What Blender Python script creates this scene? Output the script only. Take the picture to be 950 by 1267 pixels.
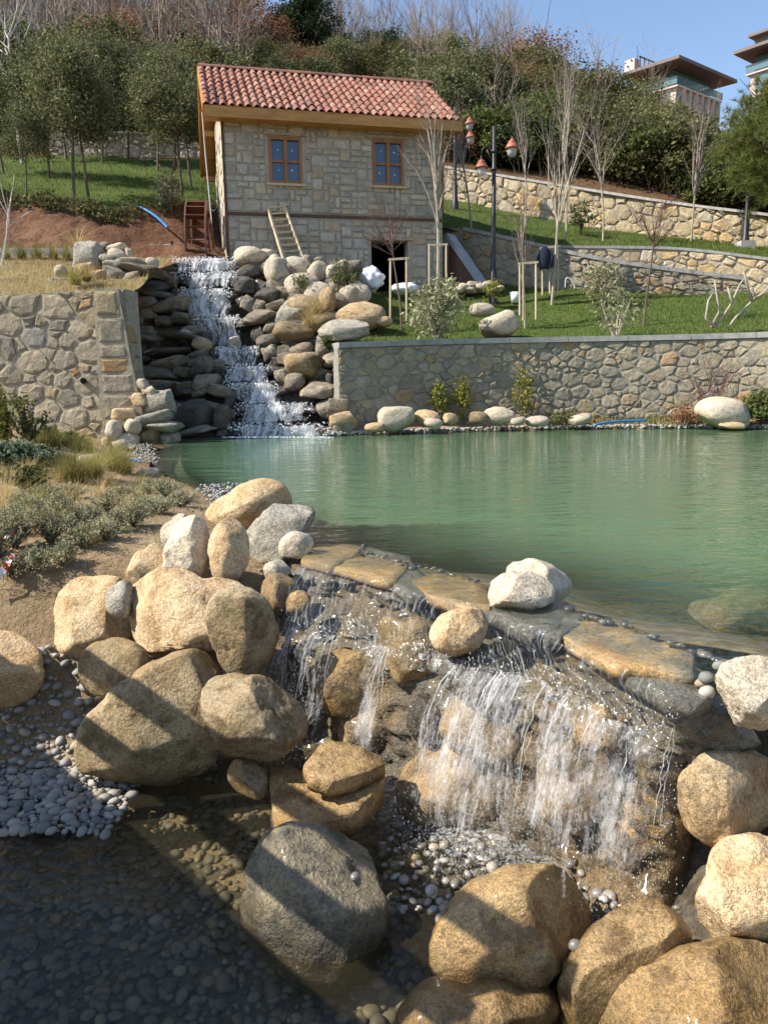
import bpy, math, random
import numpy as np
from mathutils import Vector, Matrix

for o in list(bpy.data.objects):
    bpy.data.objects.remove(o)
SC = bpy.context.scene
COL = SC.collection

# ------------------------------------------------------------------ camera
CAM_Z = 1.0
HORIZON = 470.0          # row of the horizon in the photograph (1267 rows)
F_PX = 950.0             # focal length in photograph pixels (950 wide)
ROLL = 0.017
PITCH = math.atan((633.5 - HORIZON) / F_PX)
_c, _s = math.cos(ROLL), math.sin(ROLL)
_cp, _sp = math.cos(PITCH), math.sin(PITCH)
RIGHT = Vector((_c, -_s * _sp, -_s * _cp))
UP = Vector((_s, _c * _sp, _c * _cp))
FWD = Vector((0, _cp, -_sp))
CAM = Vector((0, 0, CAM_Z))
cam_data = bpy.data.cameras.new('camera')
cam = bpy.data.objects.new('camera', cam_data)
COL.objects.link(cam)
M = Matrix.Identity(4)
for i in range(3):
    M[i][0] = RIGHT[i]; M[i][1] = UP[i]; M[i][2] = -FWD[i]; M[i][3] = CAM[i]
cam.matrix_world = M
cam_data.sensor_fit = 'HORIZONTAL'
cam_data.sensor_width = 36.0
cam_data.lens = 36.0 * F_PX / 950.0
cam_data.clip_start = 0.05
cam_data.clip_end = 3000.0
SC.camera = cam

# ------------------------------------------------------------------ sky, sun, exposure
SUN_AZ = Vector((-0.98, -0.20, 0)).normalized()     # towards the sun, on the ground
SUN_EL = math.radians(44)
SUN_DIR = (SUN_AZ * math.cos(SUN_EL) + Vector((0, 0, math.sin(SUN_EL)))).normalized()
world = bpy.data.worlds.new('World')
SC.world = world
world.use_nodes = True
wn = world.node_tree
wn.nodes.clear()
sky = wn.nodes.new('ShaderNodeTexSky')
sky.sky_type = 'NISHITA'
sky.sun_disc = False
sky.sun_elevation = SUN_EL
sky.sun_rotation = math.atan2(SUN_DIR.x, SUN_DIR.y)
sky.altitude = 100.0
sky.air_density = 1.0
sky.dust_density = 0.6
sky.ozone_density = 1.6
wbg = wn.nodes.new('ShaderNodeBackground')
wbg.inputs['Strength'].default_value = 0.125
wout = wn.nodes.new('ShaderNodeOutputWorld')
wn.links.new(sky.outputs[0], wbg.inputs[0])
wn.links.new(wbg.outputs[0], wout.inputs[0])
sun_data = bpy.data.lights.new('sun', 'SUN')
sun_data.energy = 5.0
sun_data.angle = math.radians(0.53)
sun_data.color = (1.0, 0.93, 0.82)
sun = bpy.data.objects.new('sun', sun_data)
COL.objects.link(sun)
sun.rotation_euler = (-SUN_DIR).to_track_quat('-Z', 'Y').to_euler()
sun.location = SUN_DIR * 60
SC.view_settings.view_transform = 'Standard'
SC.view_settings.look = 'None'
SC.view_settings.gamma = 1.0
SC.view_settings.exposure = 0.85
SC.view_settings.use_curve_mapping = False
SC.render.engine = 'CYCLES'
SC.cycles.max_bounces = 7
SC.cycles.diffuse_bounces = 3
SC.cycles.glossy_bounces = 3
SC.cycles.transmission_bounces = 4
SC.cycles.transparent_max_bounces = 14
SC.cycles.caustics_reflective = False
SC.cycles.caustics_refractive = False
SC.cycles.use_denoising = True
SC.cycles.sample_clamp_indirect = 6.0

# ------------------------------------------------------------------ helpers
R = random.Random(7)
def U(a, b): return R.uniform(a, b)

def ray(px, py):
    return RIGHT * ((px - 475) / F_PX) + UP * ((633.5 - py) / F_PX) + FWD

def at(px, py, y):
    d = ray(px, py); return CAM + d * (y / d.y)

def atz(px, py, z):
    d = ray(px, py); return CAM + d * ((z - CAM_Z) / d.z)

# vectorised value noise ---------------------------------------------------
_rs = np.random.RandomState(3)
_TAB = _rs.rand(32, 32, 32)
def vnoise(p):
    p = np.asarray(p, float)
    i = np.floor(p).astype(int); f = p - i
    f = f * f * (3 - 2 * f)
    i0 = i & 31; i1 = (i + 1) & 31
    x0, y0, z0 = i0[..., 0], i0[..., 1], i0[..., 2]
    x1, y1, z1 = i1[..., 0], i1[..., 1], i1[..., 2]
    fx, fy, fz = f[..., 0], f[..., 1], f[..., 2]
    a = _TAB[x0, y0, z0] * (1 - fx) + _TAB[x1, y0, z0] * fx
    b = _TAB[x0, y1, z0] * (1 - fx) + _TAB[x1, y1, z0] * fx
    c = _TAB[x0, y0, z1] * (1 - fx) + _TAB[x1, y0, z1] * fx
    d = _TAB[x0, y1, z1] * (1 - fx) + _TAB[x1, y1, z1] * fx
    a = a * (1 - fy) + b * fy; c = c * (1 - fy) + d * fy
    return (a * (1 - fz) + c * fz) * 2 - 1

def fbm(p, octv=4):
    s = 0; a = 0.5; p = np.asarray(p, float)
    for k in range(octv):
        s = s + a * vnoise(p + 7.3 * k); p = p * 2.03; a *= 0.5
    return s

def mesh_np(name, verts, faces, smooth=False):
    """verts (N,3); faces (M,k) with constant k, or a list of such arrays"""
    me = bpy.data.meshes.new(name)
    fl = faces if isinstance(faces, list) else [faces]
    fl = [np.asarray(f, dtype=np.int32) for f in fl if len(f)]
    v = np.asarray(verts, dtype=np.float32)
    me.vertices.add(len(v)); me.vertices.foreach_set('co', v.ravel())
    nl = sum(f.size for f in fl); npoly = sum(len(f) for f in fl)
    me.loops.add(nl)
    me.loops.foreach_set('vertex_index', np.concatenate([f.ravel() for f in fl]))
    me.polygons.add(npoly)
    tot = np.concatenate([np.full(len(f), f.shape[1], np.int32) for f in fl])
    st = np.concatenate([[0], np.cumsum(tot)[:-1]]).astype(np.int32)
    me.polygons.foreach_set('loop_start', st)
    me.polygons.foreach_set('use_smooth', np.full(npoly, smooth, dtype=bool))
    me.update(calc_edges=True); me.validate()
    return me

class MB:
    """collects simple solids into one mesh"""
    def __init__(s): s.v = []; s.f = []
    def add(s, v, f):
        n = len(s.v); s.v += [tuple(x) for x in v]; s.f += [tuple(i + n for i in q) for q in f]; return s
    def box(s, c, size, ax=None):
        c = Vector(c); X, Y, Z = ax or (Vector((1, 0, 0)), Vector((0, 1, 0)), Vector((0, 0, 1)))
        X = X * size[0] / 2; Y = Y * size[1] / 2; Z = Z * size[2] / 2
        v = [c + X * a + Y * b + Z * d for d in (-1, 1) for b in (-1, 1) for a in (-1, 1)]
        return s.add(v, [(0, 2, 3, 1), (4, 5, 7, 6), (0, 1, 5, 4), (2, 6, 7, 3), (0, 4, 6, 2), (1, 3, 7, 5)])
    def beam(s, a, b, w, h, up=(0, 0, 1)):
        a = Vector(a); b = Vector(b); d = (b - a); L = d.length; d.normalize()
        upv = Vector(up)
        if abs(d.dot(upv)) > 0.98: upv = Vector((0, 1, 0))
        x = d.cross(upv).normalized(); z = x.cross(d)
        return s.box((a + b) / 2, (w, L, h), (x, d, z))
    def tube(s, pts, rad, n=6, cap=True):
        pts = [Vector(p) for p in pts]
        if not hasattr(rad, '__len__'): rad = [rad] * len(pts)
        base = len(s.v); prev = None
        for i, p in enumerate(pts):
            d = (pts[min(i + 1, len(pts) - 1)] - pts[max(i - 1, 0)])
            if d.length < 1e-9: d = Vector((0, 0, 1))
            d.normalize()
            r = prev if prev is not None else Vector((1, 0, 0)) if abs(d.x) < .9 else Vector((0, 1, 0))
            r = (r - d * r.dot(d)); r.normalize(); prev = r
            q = d.cross(r)
            for k in range(n):
                t = 2 * math.pi * k / n
                s.v.append(tuple(p + (r * math.cos(t) + q * math.sin(t)) * rad[i]))
        for i in range(len(pts) - 1):
            for k in range(n):
                a = base + i * n + k; b = base + i * n + (k + 1) % n
                s.f.append((a, b, b + n, a + n))
        if cap:
            s.f.append(tuple(base + k for k in range(n - 1, -1, -1)))
            e = base + (len(pts) - 1) * n
            s.f.append(tuple(e + k for k in range(n)))
        return s
    def lathe(s, c, prof, n=16):
        """prof: list of (radius, z)"""
        c = Vector(c); base = len(s.v)
        for r, z in prof:
            for k in range(n):
                t = 2 * math.pi * k / n
                s.v.append((c.x + r * math.cos(t), c.y + r * math.sin(t), c.z + z))
        for i in range(len(prof) - 1):
            for k in range(n):
                a = base + i * n + k; b = base + i * n + (k + 1) % n
                s.f.append((a, b, b + n, a + n))
        return s
    def mesh(s, name, smooth=False):
        me = bpy.data.meshes.new(name); me.from_pydata(s.v, [], s.f); me.update()
        if smooth: me.polygons.foreach_set('use_smooth', [True] * len(me.polygons))
        return me

def obj(name, me, mat=None, parent=None, loc=None, rot=None, scale=None):
    o = bpy.data.objects.new(name, me)
    COL.objects.link(o)
    if mat is not None and me is not None:
        if len(me.materials) == 0: me.materials.append(mat)
    if parent is not None: o.parent = parent
    if loc is not None: o.location = loc
    if rot is not None: o.rotation_euler = rot
    if scale is not None: o.scale = scale
    return o

def tag(o, label, cat, group=None):
    o['label'] = label; o['category'] = cat
    if group: o['group'] = group
    return o

def struct(o, kind='structure', label=None):
    o['kind'] = kind
    if label: o['label'] = label
    return o

def root(name, label, cat, loc=(0, 0, 0), rz=0, group=None):
    o = bpy.data.objects.new(name, None); COL.objects.link(o)
    o.empty_display_size = 0.1
    o.location = loc; o.rotation_euler = (0, 0, rz)
    return tag(o, label, cat, group)

_ICO = {}
def ico(n):
    if n not in _ICO:
        import bmesh
        bm = bmesh.new(); bmesh.ops.create_icosphere(bm, subdivisions=n, radius=1)
        bm.verts.ensure_lookup_table()
        v = np.array([x.co[:] for x in bm.verts]); f = np.array([[q.index for q in p.verts] for p in bm.faces])
        bm.free(); _ICO[n] = (v, f)
    return _ICO[n]

def interp_poly(pts, n):
    """resample a polyline of 3-tuples to n points, even in index space"""
    pts = np.asarray(pts, float); t = np.linspace(0, len(pts) - 1, n)
    i = np.clip(np.floor(t).astype(int), 0, len(pts) - 2); f = (t - i)[:, None]
    # Catmull-Rom
    p0 = pts[np.clip(i - 1, 0, len(pts) - 1)]; p1 = pts[i]; p2 = pts[i + 1]; p3 = pts[np.clip(i + 2, 0, len(pts) - 1)]
    return 0.5 * (2 * p1 + (p2 - p0) * f + (2 * p0 - 5 * p1 + 4 * p2 - p3) * f ** 2 + (3 * p1 - p0 - 3 * p2 + p3) * f ** 3)

def loft(rows, nu, nv, amp=0.0, freq=1.0, smooth_rows=True, seed=0, linear=False):
    """surface through the polylines in rows; returns verts, faces, (nv,nu,3) grid"""
    g = np.array([interp_poly(r, nu) for r in rows])
    if linear:
        t = np.linspace(0, len(rows) - 1, nv); i = np.clip(np.floor(t).astype(int), 0, len(rows) - 2); f = (t - i)[:, None, None]
        G = g[i] * (1 - f) + g[i + 1] * f
    else:
        G = np.array([interp_poly(g[:, k], nv) for k in range(nu)]).transpose(1, 0, 2)
    if amp:
        n = fbm(np.concatenate([G[..., :2] * freq, np.full(G.shape[:2] + (1,), seed * 3.7)], -1), 4)
        G[..., 2] += n * amp
    idx = np.arange(nu * nv).reshape(nv, nu)
    f = np.stack([idx[:-1, :-1], idx[:-1, 1:], idx[1:, 1:], idx[1:, :-1]], -1).reshape(-1, 4)
    return G.reshape(-1, 3), f, G

def grid_height(G, x, y):
    """nearest grid vertex height"""
    d = (G[..., 0] - x) ** 2 + (G[..., 1] - y) ** 2
    k = np.unravel_index(np.argmin(d), d.shape)
    return float(G[k][2])
# ------------------------------------------------------------------ materials
MATS = {}
class NT:
    """tiny node-tree writer"""
    def __init__(s, name):
        s.m = bpy.data.materials.new(name); s.m.use_nodes = True
        s.t = s.m.node_tree; s.t.nodes.clear()
        s.out = s.t.nodes.new('ShaderNodeOutputMaterial')
    def n(s, typ, ins=None, **props):
        nd = s.t.nodes.new('ShaderNode' + typ)
        for k, v in props.items(): setattr(nd, k, v)
        for k, v in (ins or {}).items(): s.set(nd.inputs[k], v)
        return nd
    def set(s, sock, v):
        if hasattr(v, 'links'): s.t.links.new(v, sock)
        elif hasattr(v, 'outputs'): s.t.links.new(v.outputs[0], sock)
        else:
            if sock.type == 'RGBA' and len(v) == 3: v = (*v, 1)
            sock.default_value = v
    def noise(s, vec, scale, detail=4, rough=0.55, dist=0.0):
        return s.n('TexNoise', {'Vector': vec, 'Scale': scale, 'Detail': detail, 'Roughness': rough, 'Distortion': dist}).outputs['Fac']
    def ramp(s, fac, stops, interp='LINEAR'):
        nd = s.n('ValToRGB', {'Fac': fac}); cr = nd.color_ramp; cr.interpolation = interp
        while len(cr.elements) < len(stops): cr.elements.new(0.5)
        for e, (p, c) in zip(cr.elements, stops):
            e.position = p; e.color = (*c, 1) if len(c) == 3 else c
        return nd.outputs[0]
    def mix(s, fac, a, b, mode='MIX'):
        nd = s.n('Mix', data_type='RGBA', blend_type=mode)
        s.set(nd.inputs[0], fac); s.set(nd.inputs[6], a); s.set(nd.inputs[7], b)
        return nd.outputs[2]
    def math(s, op, a, b=0.0, c=None, clamp=False):
        nd = s.n('Math', operation=op, use_clamp=clamp); s.set(nd.inputs[0], a); s.set(nd.inputs[1], b)
        if c is not None: s.set(nd.inputs[2], c)
        return nd.outputs[0]
    def vmath(s, op, a, b):
        nd = s.n('VectorMath', operation=op); s.set(nd.inputs[0], a); s.set(nd.inputs[1], b); return nd.outputs[0]
    def bump(s, h, strength, dist=0.01, normal=None):
        ins = {'Height': h, 'Strength': strength, 'Distance': dist}
        if normal is not None: ins['Normal'] = normal
        return s.n('Bump', ins).outputs[0]
    def schlick(s, nrm, f0=0.02):
        inc = s.n('NewGeometry').outputs['Incoming']
        d = s.n('VectorMath', operation='DOT_PRODUCT'); s.set(d.inputs[0], nrm); s.set(d.inputs[1], inc)
        c = s.math('SUBTRACT', 1.0, s.math('ABSOLUTE', d.outputs['Value']), clamp=True)
        return s.math('ADD', s.math('MULTIPLY', s.math('POWER', c, 5.0), 1.0 - f0), f0)
    def done(s, shader):
        s.t.links.new(shader.outputs[0] if hasattr(shader, 'outputs') else shader, s.out.inputs[0]); return s.m
    def pbr(s, color, rough=0.8, normal=None, spec=0.5, **kw):
        ins = {'Base Color': color, 'Roughness': rough, 'Specular IOR Level': spec}
        if normal is not None: ins['Normal'] = normal
        ins.update(kw)
        return s.n('BsdfPrincipled', ins)

def objcoord(t, rnd=True):
    tc = t.n('TexCoord').outputs['Object']
    if not rnd: return tc
    oi = t.n('ObjectInfo').outputs['Random']
    off = t.n('CombineXYZ', {0: t.math('MULTIPLY', oi, 37.0), 1: t.math('MULTIPLY', oi, 91.0), 2: t.math('MULTIPLY', oi, 53.0)})
    return t.vmath('ADD', tc, off.outputs[0])

def rock_mat(name, c1, c2, c3, rough=0.85, sc=1.0, bump=0.6, speck=0.5, spec=0.35, var=0.25, wetness=0.0, moss=0.0, waterline=False):
    t = NT(name); v = objcoord(t)
    big = t.noise(v, 2.2 * sc, 5, 0.6, 0.6)
    mid = t.noise(v, 9 * sc, 6, 0.65, 0.3)
    fine = t.noise(v, 70 * sc, 4, 0.7)
    spk = t.noise(v, 190 * sc, 2, 0.5)
    col = t.mix(t.ramp(big, [(0.42, (0, 0, 0)), (0.58, (1, 1, 1))]), c1, c2)
    col = t.mix(t.ramp(mid, [(0.49, (0, 0, 0)), (0.63, (1, 1, 1))]), col, c3)
    g = t.ramp(fine, [(0.36, (0.42, 0.41, 0.39)), (0.50, (1, 1, 1)), (0.64, (1.5, 1.45, 1.38))])
    col = t.mix(0.58, col, g, 'MULTIPLY')
    sp = t.ramp(spk, [(0.34, (0.25, 0.23, 0.20)), (0.43, (1, 1, 1)), (0.57, (1, 1, 1)), (0.66, (1.7, 1.62, 1.5))])
    col = t.mix(speck, col, sp, 'MULTIPLY')
    # iron stains and pale lichen patches
    st = t.noise(v, 3.7 * sc, 7, 0.7, 1.0)
    col = t.mix(t.ramp(st, [(0.58, (0, 0, 0)), (0.75, (0.6, 0.6, 0.6))]), col, (c1[0] * 0.62, c1[1] * 0.48, c1[2] * 0.34))
    if moss:
        ms = t.noise(v, 5.1 * sc, 6, 0.7, 0.5)
        col = t.mix(t.ramp(ms, [(0.55, (0, 0, 0)), (0.68, (moss, moss, moss))]), col, (0.10, 0.105, 0.03))
    li = t.noise(v, 7.0 * sc, 9, 0.78, 0.7); lk = 0.12 if wetness else 0.5
    col = t.mix(t.ramp(li, [(0.56, (0, 0, 0)), (0.64, (lk, lk, lk))]), col, (min(c2[0] * 1.35, .7), min(c2[1] * 1.38, .66), min(c2[2] * 1.45, .58)))
    # hairline cracks
    vo = t.n('TexVoronoi', {'Vector': t.vmath('ADD', v, t.n('TexNoise', {'Vector': v, 'Scale': 5 * sc, 'Detail': 3}).outputs['Color']), 'Scale': 2.4 * sc}, feature='DISTANCE_TO_EDGE')
    crack = t.ramp(vo.outputs['Distance'], [(0.0, (0, 0, 0)), (0.012, (1, 1, 1))])
    col = t.mix(0.22, col, crack, 'MULTIPLY')
    oi = t.n('ObjectInfo').outputs['Random']
    b = t.math('ADD', t.math('MULTIPLY', oi, var), 1.0 - var / 2)
    col = t.mix(1.0, col, t.n('CombineColor', {0: b, 1: b, 2: b}).outputs[0], 'MULTIPLY')
    if waterline:
        pz = t.n('SeparateXYZ', {0: t.n('NewGeometry').outputs['Position']}).outputs['Z']
        wz = t.math('ADD', pz, t.math('MULTIPLY', t.math('SUBTRACT', mid, 0.5), 0.22))
        wf = t.n('MapRange', {0: wz, 1: -0.86, 2: -0.76, 3: 1.0, 4: 0.0}).outputs[0]
        col = t.mix(wf, col, t.mix(1.0, col, (0.42, 0.40, 0.34, 1), 'MULTIPLY'))
    h = t.math('ADD', t.math('MULTIPLY', mid, 0.5), t.math('ADD', t.math('MULTIPLY', fine, 0.22), t.math('MULTIPLY', big, 0.8)))
    h = t.math('ADD', h, t.math('MULTIPLY', crack, 0.05))
    nrm = t.bump(h, bump, 0.085 / sc)
    nrm = t.bump(spk, 0.25 * bump, 0.006 / sc, nrm)
    rg = t.math('ADD', rough, t.math('MULTIPLY', t.math('SUBTRACT', mid, 0.5), 0.4))
    kw = {}
    if wetness: kw = {'Coat Weight': wetness, 'Coat Roughness': 0.12, 'Coat IOR': 1.33}
    return t.done(t.pbr(col, rg, nrm, spec, **kw))

M_ROCK_TAN = rock_mat('granite_tan', (0.47, 0.325, 0.175), (0.54, 0.42, 0.265), (0.35, 0.235, 0.12))
M_ROCK_PALE = rock_mat('granite_pale', (0.55, 0.47, 0.34), (0.47, 0.41, 0.32), (0.36, 0.30, 0.22))
M_ROCK_GREY = rock_mat('schist_grey', (0.32, 0.30, 0.25), (0.42, 0.39, 0.31), (0.22, 0.20, 0.165), bump=0.9)
M_ROCK_BROWN = rock_mat('granite_brown', (0.255, 0.18, 0.092), (0.35, 0.275, 0.17), (0.16, 0.118, 0.062), moss=0.4, waterline=True)
M_ROCK_POOL = rock_mat('granite_pool', (0.13, 0.115, 0.085), (0.24, 0.20, 0.13), (0.075, 0.068, 0.055), rough=0.5, wetness=0.4, bump=0.9, moss=0.25, waterline=True)
M_ROCK_GOLD = rock_mat('granite_wet_gold', (0.27, 0.165, 0.060), (0.34, 0.23, 0.105), (0.155, 0.095, 0.038), rough=0.5, wetness=0.5, speck=0.7, waterline=True)
M_ROCK_WET = rock_mat('stone_wet_dark', (0.10, 0.082, 0.060), (0.15, 0.125, 0.092), (0.06, 0.05, 0.04), rough=0.4, wetness=0.7, moss=0.3)
M_ROCK_WETB = rock_mat('stone_wet_brown', (0.27, 0.18, 0.08), (0.30, 0.225, 0.135), (0.15, 0.105, 0.058), rough=0.42, wetness=0.7)
M_SLAB = rock_mat('slab_wet_ochre', (0.36, 0.215, 0.08), (0.20, 0.165, 0.11), (0.38, 0.26, 0.115), rough=0.4, wetness=0.6, bump=0.4)
M_SLATE = rock_mat('slate_wet_grey', (0.15, 0.14, 0.115), (0.21, 0.195, 0.16), (0.10, 0.092, 0.075), rough=0.4, wetness=0.6, bump=1.0)
M_CASC = rock_mat('cascade_stone', (0.20, 0.165, 0.12), (0.28, 0.24, 0.18), (0.12, 0.10, 0.078), rough=0.7, var=0.7, sc=0.7)
M_CASC_WET = rock_mat('cascade_stone_wet', (0.072, 0.060, 0.046), (0.11, 0.092, 0.07), (0.045, 0.038, 0.03), rough=0.45, var=0.6, sc=0.7, wetness=0.5)

def pebble_mat(name, stops, rough, wet=0.0):
    t = NT(name)
    rn = t.n('NewGeometry').outputs['Random Per Island']
    oi = t.n('ObjectInfo').outputs['Random']
    r = t.math('FRACT', t.math('ADD', rn, oi))
    col = t.ramp(r, stops)
    v = t.n('TexCoord').outputs['Object']
    col = t.mix(0.5, col, t.ramp(t.noise(v, 60, 4), [(0.3, (0.6, 0.6, 0.6)), (0.7, (1.2, 1.2, 1.2))]), 'MULTIPLY')
    kw = {'Coat Weight': wet, 'Coat Roughness': 0.1} if wet else {}
    return t.done(t.pbr(col, rough, t.bump(t.noise(v, 90, 3), 0.15, 0.003), 0.4, **kw))
M_PEBBLE = pebble_mat('pebble_grey', [(0, (0.24, 0.23, 0.21)), (0.35, (0.34, 0.33, 0.31)), (0.6, (0.16, 0.16, 0.155)), (0.8, (0.40, 0.375, 0.33)), (0.93, (0.30, 0.22, 0.15)), (1, (0.46, 0.45, 0.42))], 0.7)
M_PEBBLE_BED = pebble_mat('pebble_submerged', [(0, (0.13, 0.115, 0.088)), (0.4, (0.19, 0.165, 0.12)), (0.7, (0.09, 0.082, 0.066)), (0.9, (0.22, 0.175, 0.105)), (1, (0.25, 0.22, 0.17))], 0.6)
M_CHIP = pebble_mat('chip_dark', [(0, (0.05, 0.05, 0.048)), (0.5, (0.10, 0.095, 0.085)), (0.8, (0.16, 0.14, 0.11)), (1, (0.28, 0.26, 0.22))], 0.4, 0.4)
M_PEBBLE_WET = pebble_mat('pebble_wet', [(0, (0.22, 0.19, 0.16)), (0.4, (0.32, 0.30, 0.27)), (0.7, (0.16, 0.145, 0.125)), (0.9, (0.38, 0.30, 0.20)), (1, (0.48, 0.46, 0.43))], 0.35, 0.5)

def ground_mat(name, stops, scale, bscale, bstr, rough=0.95, fine=60, dist=0.03):
    t = NT(name); v = t.n('NewGeometry').outputs['Position']
    a = t.noise(v, scale, 6, 0.65, 0.3); b = t.noise(v, scale * 9, 5, 0.7)
    f = t.math('ADD', t.math('MULTIPLY', a, 0.6), t.math('MULTIPLY', b, 0.4))
    col = t.ramp(f, stops)
    fi = t.noise(v, fine, 3, 0.7)
    col = t.mix(0.6, col, t.ramp(fi, [(0.3, (0.55, 0.55, 0.55)), (0.7, (1.3, 1.3, 1.3))]), 'MULTIPLY')
    h = t.math('ADD', t.noise(v, bscale, 6, 0.7), t.math('MULTIPLY', fi, 0.3))
    return t.done(t.pbr(col, rough, t.bump(h, bstr, dist), 0.2))
M_SOIL = ground_mat('soil_brown', [(0.30, (0.17, 0.115, 0.065)), (0.5, (0.27, 0.195, 0.115)), (0.68, (0.37, 0.285, 0.18))], 1.3, 14, 1.0)
M_REDSOIL = ground_mat('soil_red', [(0.3, (0.085, 0.038, 0.020)), (0.5, (0.14, 0.068, 0.036)), (0.7, (0.21, 0.12, 0.07))], 0.7, 3, 1.0, fine=14, dist=0.15)
M_DRYGRASS = ground_mat('ground_dry_grass', [(0.3, (0.12, 0.085, 0.04)), (0.5, (0.21, 0.165, 0.08)), (0.7, (0.26, 0.22, 0.12))], 1.2, 10, 1.0)
M_LAWN = ground_mat('lawn_green', [(0.28, (0.045, 0.070, 0.014)), (0.5, (0.078, 0.112, 0.022)), (0.72, (0.125, 0.15, 0.04))], 0.8, 22, 1.0, fine=26, dist=0.06)
M_FOREST = ground_mat('forest_floor', [(0.3, (0.07, 0.042, 0.02)), (0.5, (0.14, 0.078, 0.038)), (0.7, (0.22, 0.125, 0.06))], 0.25, 2, 1.0, fine=6, dist=0.3)
M_GRAVELBED = ground_mat('gravel_bed', [(0.3, (0.085, 0.072, 0.052)), (0.5, (0.14, 0.12, 0.085)), (0.7, (0.20, 0.17, 0.12))], 6, 30, 1.0, fine=40)
def silt_mat():
    t = NT('pond_silt'); pos = t.n('NewGeometry').outputs['Position']
    z = t.n('SeparateXYZ', {0: pos}).outputs['Z']
    n = t.noise(pos, 7, 6, 0.7, 0.4); sh = t.n('MapRange', {0: t.math('ADD', z, t.math('MULTIPLY', n, 0.1)), 1: -0.50, 2: -0.12, 3: 0.0, 4: 1.0}).outputs[0]
    stony = t.ramp(n, [(0.35, (0.10, 0.085, 0.055)), (0.5, (0.19, 0.155, 0.10)), (0.65, (0.30, 0.25, 0.17))])
    return t.done(t.pbr(t.mix(sh, (0.05, 0.10, 0.05, 1), stony), 0.9, t.bump(n, 0.8, 0.05), 0.2))
M_SILT = silt_mat()
M_WETROCKBED = rock_mat('rock_bed_wet', (0.25, 0.175, 0.085), (0.21, 0.185, 0.14), (0.14, 0.10, 0.058), rough=0.42, wetness=0.6, bump=1.0)

def stone_wall_mat(name, stops, sc=6, rough=0.9, bump=0.8, mul=1.0):
    t = NT(name); oi = t.n('ObjectInfo').outputs['Random']; v = objcoord(t)
    isl = t.n('NewGeometry').outputs['Random Per Island']
    rr = t.math('FRACT', t.math('ADD', oi, isl))
    col = t.ramp(rr, stops)
    n1 = t.noise(v, sc, 6, 0.65, 0.4); n2 = t.noise(v, sc * 6, 5, 0.7)
    col = t.mix(0.8, col, t.ramp(n1, [(0.3, (0.62 * mul, 0.60 * mul, 0.57 * mul)), (0.5, (mul, mul, mul)), (0.7, (1.3 * mul, 1.24 * mul, 1.12 * mul))]), 'MULTIPLY')
    col = t.mix(0.7, col, t.ramp(n2, [(0.3, (0.65, 0.65, 0.65)), (0.7, (1.25, 1.25, 1.25))]), 'MULTIPLY')
    h = t.math('ADD', n1, t.math('MULTIPLY', n2, 0.35))
    return t.done(t.pbr(col, rough, t.bump(h, bump, 0.05), 0.25))
M_RUBBLE = stone_wall_mat('rubble_stone', [(0, (0.28, 0.245, 0.18)), (0.3, (0.34, 0.29, 0.205)), (0.6, (0.225, 0.205, 0.165)), (0.86, (0.34, 0.27, 0.165)), (0.94, (0.35, 0.215, 0.10)), (1, (0.28, 0.265, 0.23))])
M_UPSTONE = stone_wall_mat('yellow_rubble_stone', [(0, (0.42, 0.33, 0.20)), (0.35, (0.50, 0.41, 0.27)), (0.6, (0.34, 0.28, 0.19)), (0.8, (0.50, 0.34, 0.16)), (1, (0.46, 0.42, 0.33))])
M_ASHLAR = stone_wall_mat('house_stone', [(0, (0.40, 0.35, 0.27)), (0.25, (0.48, 0.43, 0.34)), (0.45, (0.34, 0.31, 0.26)), (0.62, (0.50, 0.42, 0.29)), (0.8, (0.40, 0.37, 0.32)), (0.92, (0.44, 0.33, 0.21)), (1, (0.52, 0.48, 0.41))], sc=4, bump=0.5)
M_PINKSTONE = stone_wall_mat('pink_stone', [(0, (0.44, 0.35, 0.26)), (0.5, (0.50, 0.42, 0.33)), (1, (0.40, 0.33, 0.27))], sc=4, bump=0.5)

def plain(name, col, rough=0.7, nscale=0, namp=0.25, spec=0.4, metal=0.0, bump=0.0, stretch=None):
    t = NT(name); c = col; nrm = None
    if nscale:
        v = objcoord(t)
        if stretch: v = t.vmath('MULTIPLY', v, stretch)
        n = t.noise(v, nscale, 6, 0.65, 0.2)
        c = t.mix(1.0, col, t.ramp(n, [(0.25, (1 - namp,) * 3), (0.75, (1 + namp,) * 3)]), 'MULTIPLY')
        if bump: nrm = t.bump(n, bump, 0.01)
    return t.done(t.pbr(c, rough, nrm, spec, Metallic=metal))
M_MORTAR = plain('mortar', (0.235, 0.22, 0.185), 0.95, 12, 0.45, bump=1.0)
M_MORTAR_WARM = plain('mortar_warm', (0.30, 0.26, 0.195), 0.95, 12, 0.4, bump=1.0)
M_MORTAR_HOUSE = plain('mortar_house', (0.36, 0.31, 0.245), 0.95, 14, 0.3, bump=0.6)
M_CAP = plain('coping_concrete', (0.27, 0.265, 0.25), 0.85, 7, 0.35, bump=0.5)
M_CAP_PALE = plain('coping_pale', (0.40, 0.38, 0.35), 0.85, 7, 0.3, bump=0.4)
M_WOOD = plain('varnished_wood', (0.30, 0.125, 0.032), 0.45, 9, 0.45, bump=0.2, stretch=(1, 1, 0.15))
M_WOOD_EAVE = plain('eave_timber', (0.46, 0.225, 0.062), 0.6, 9, 0.4, bump=0.2, stretch=(0.2, 1, 1))
M_WOOD_GREY = plain('weathered_timber', (0.36, 0.28, 0.19), 0.8, 14, 0.4, bump=0.3, stretch=(1, 1, 0.1))
M_STAKE = plain('pale_stake_timber', (0.50, 0.40, 0.26), 0.75, 14, 0.3, bump=0.3, stretch=(1, 1, 0.1))
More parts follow.
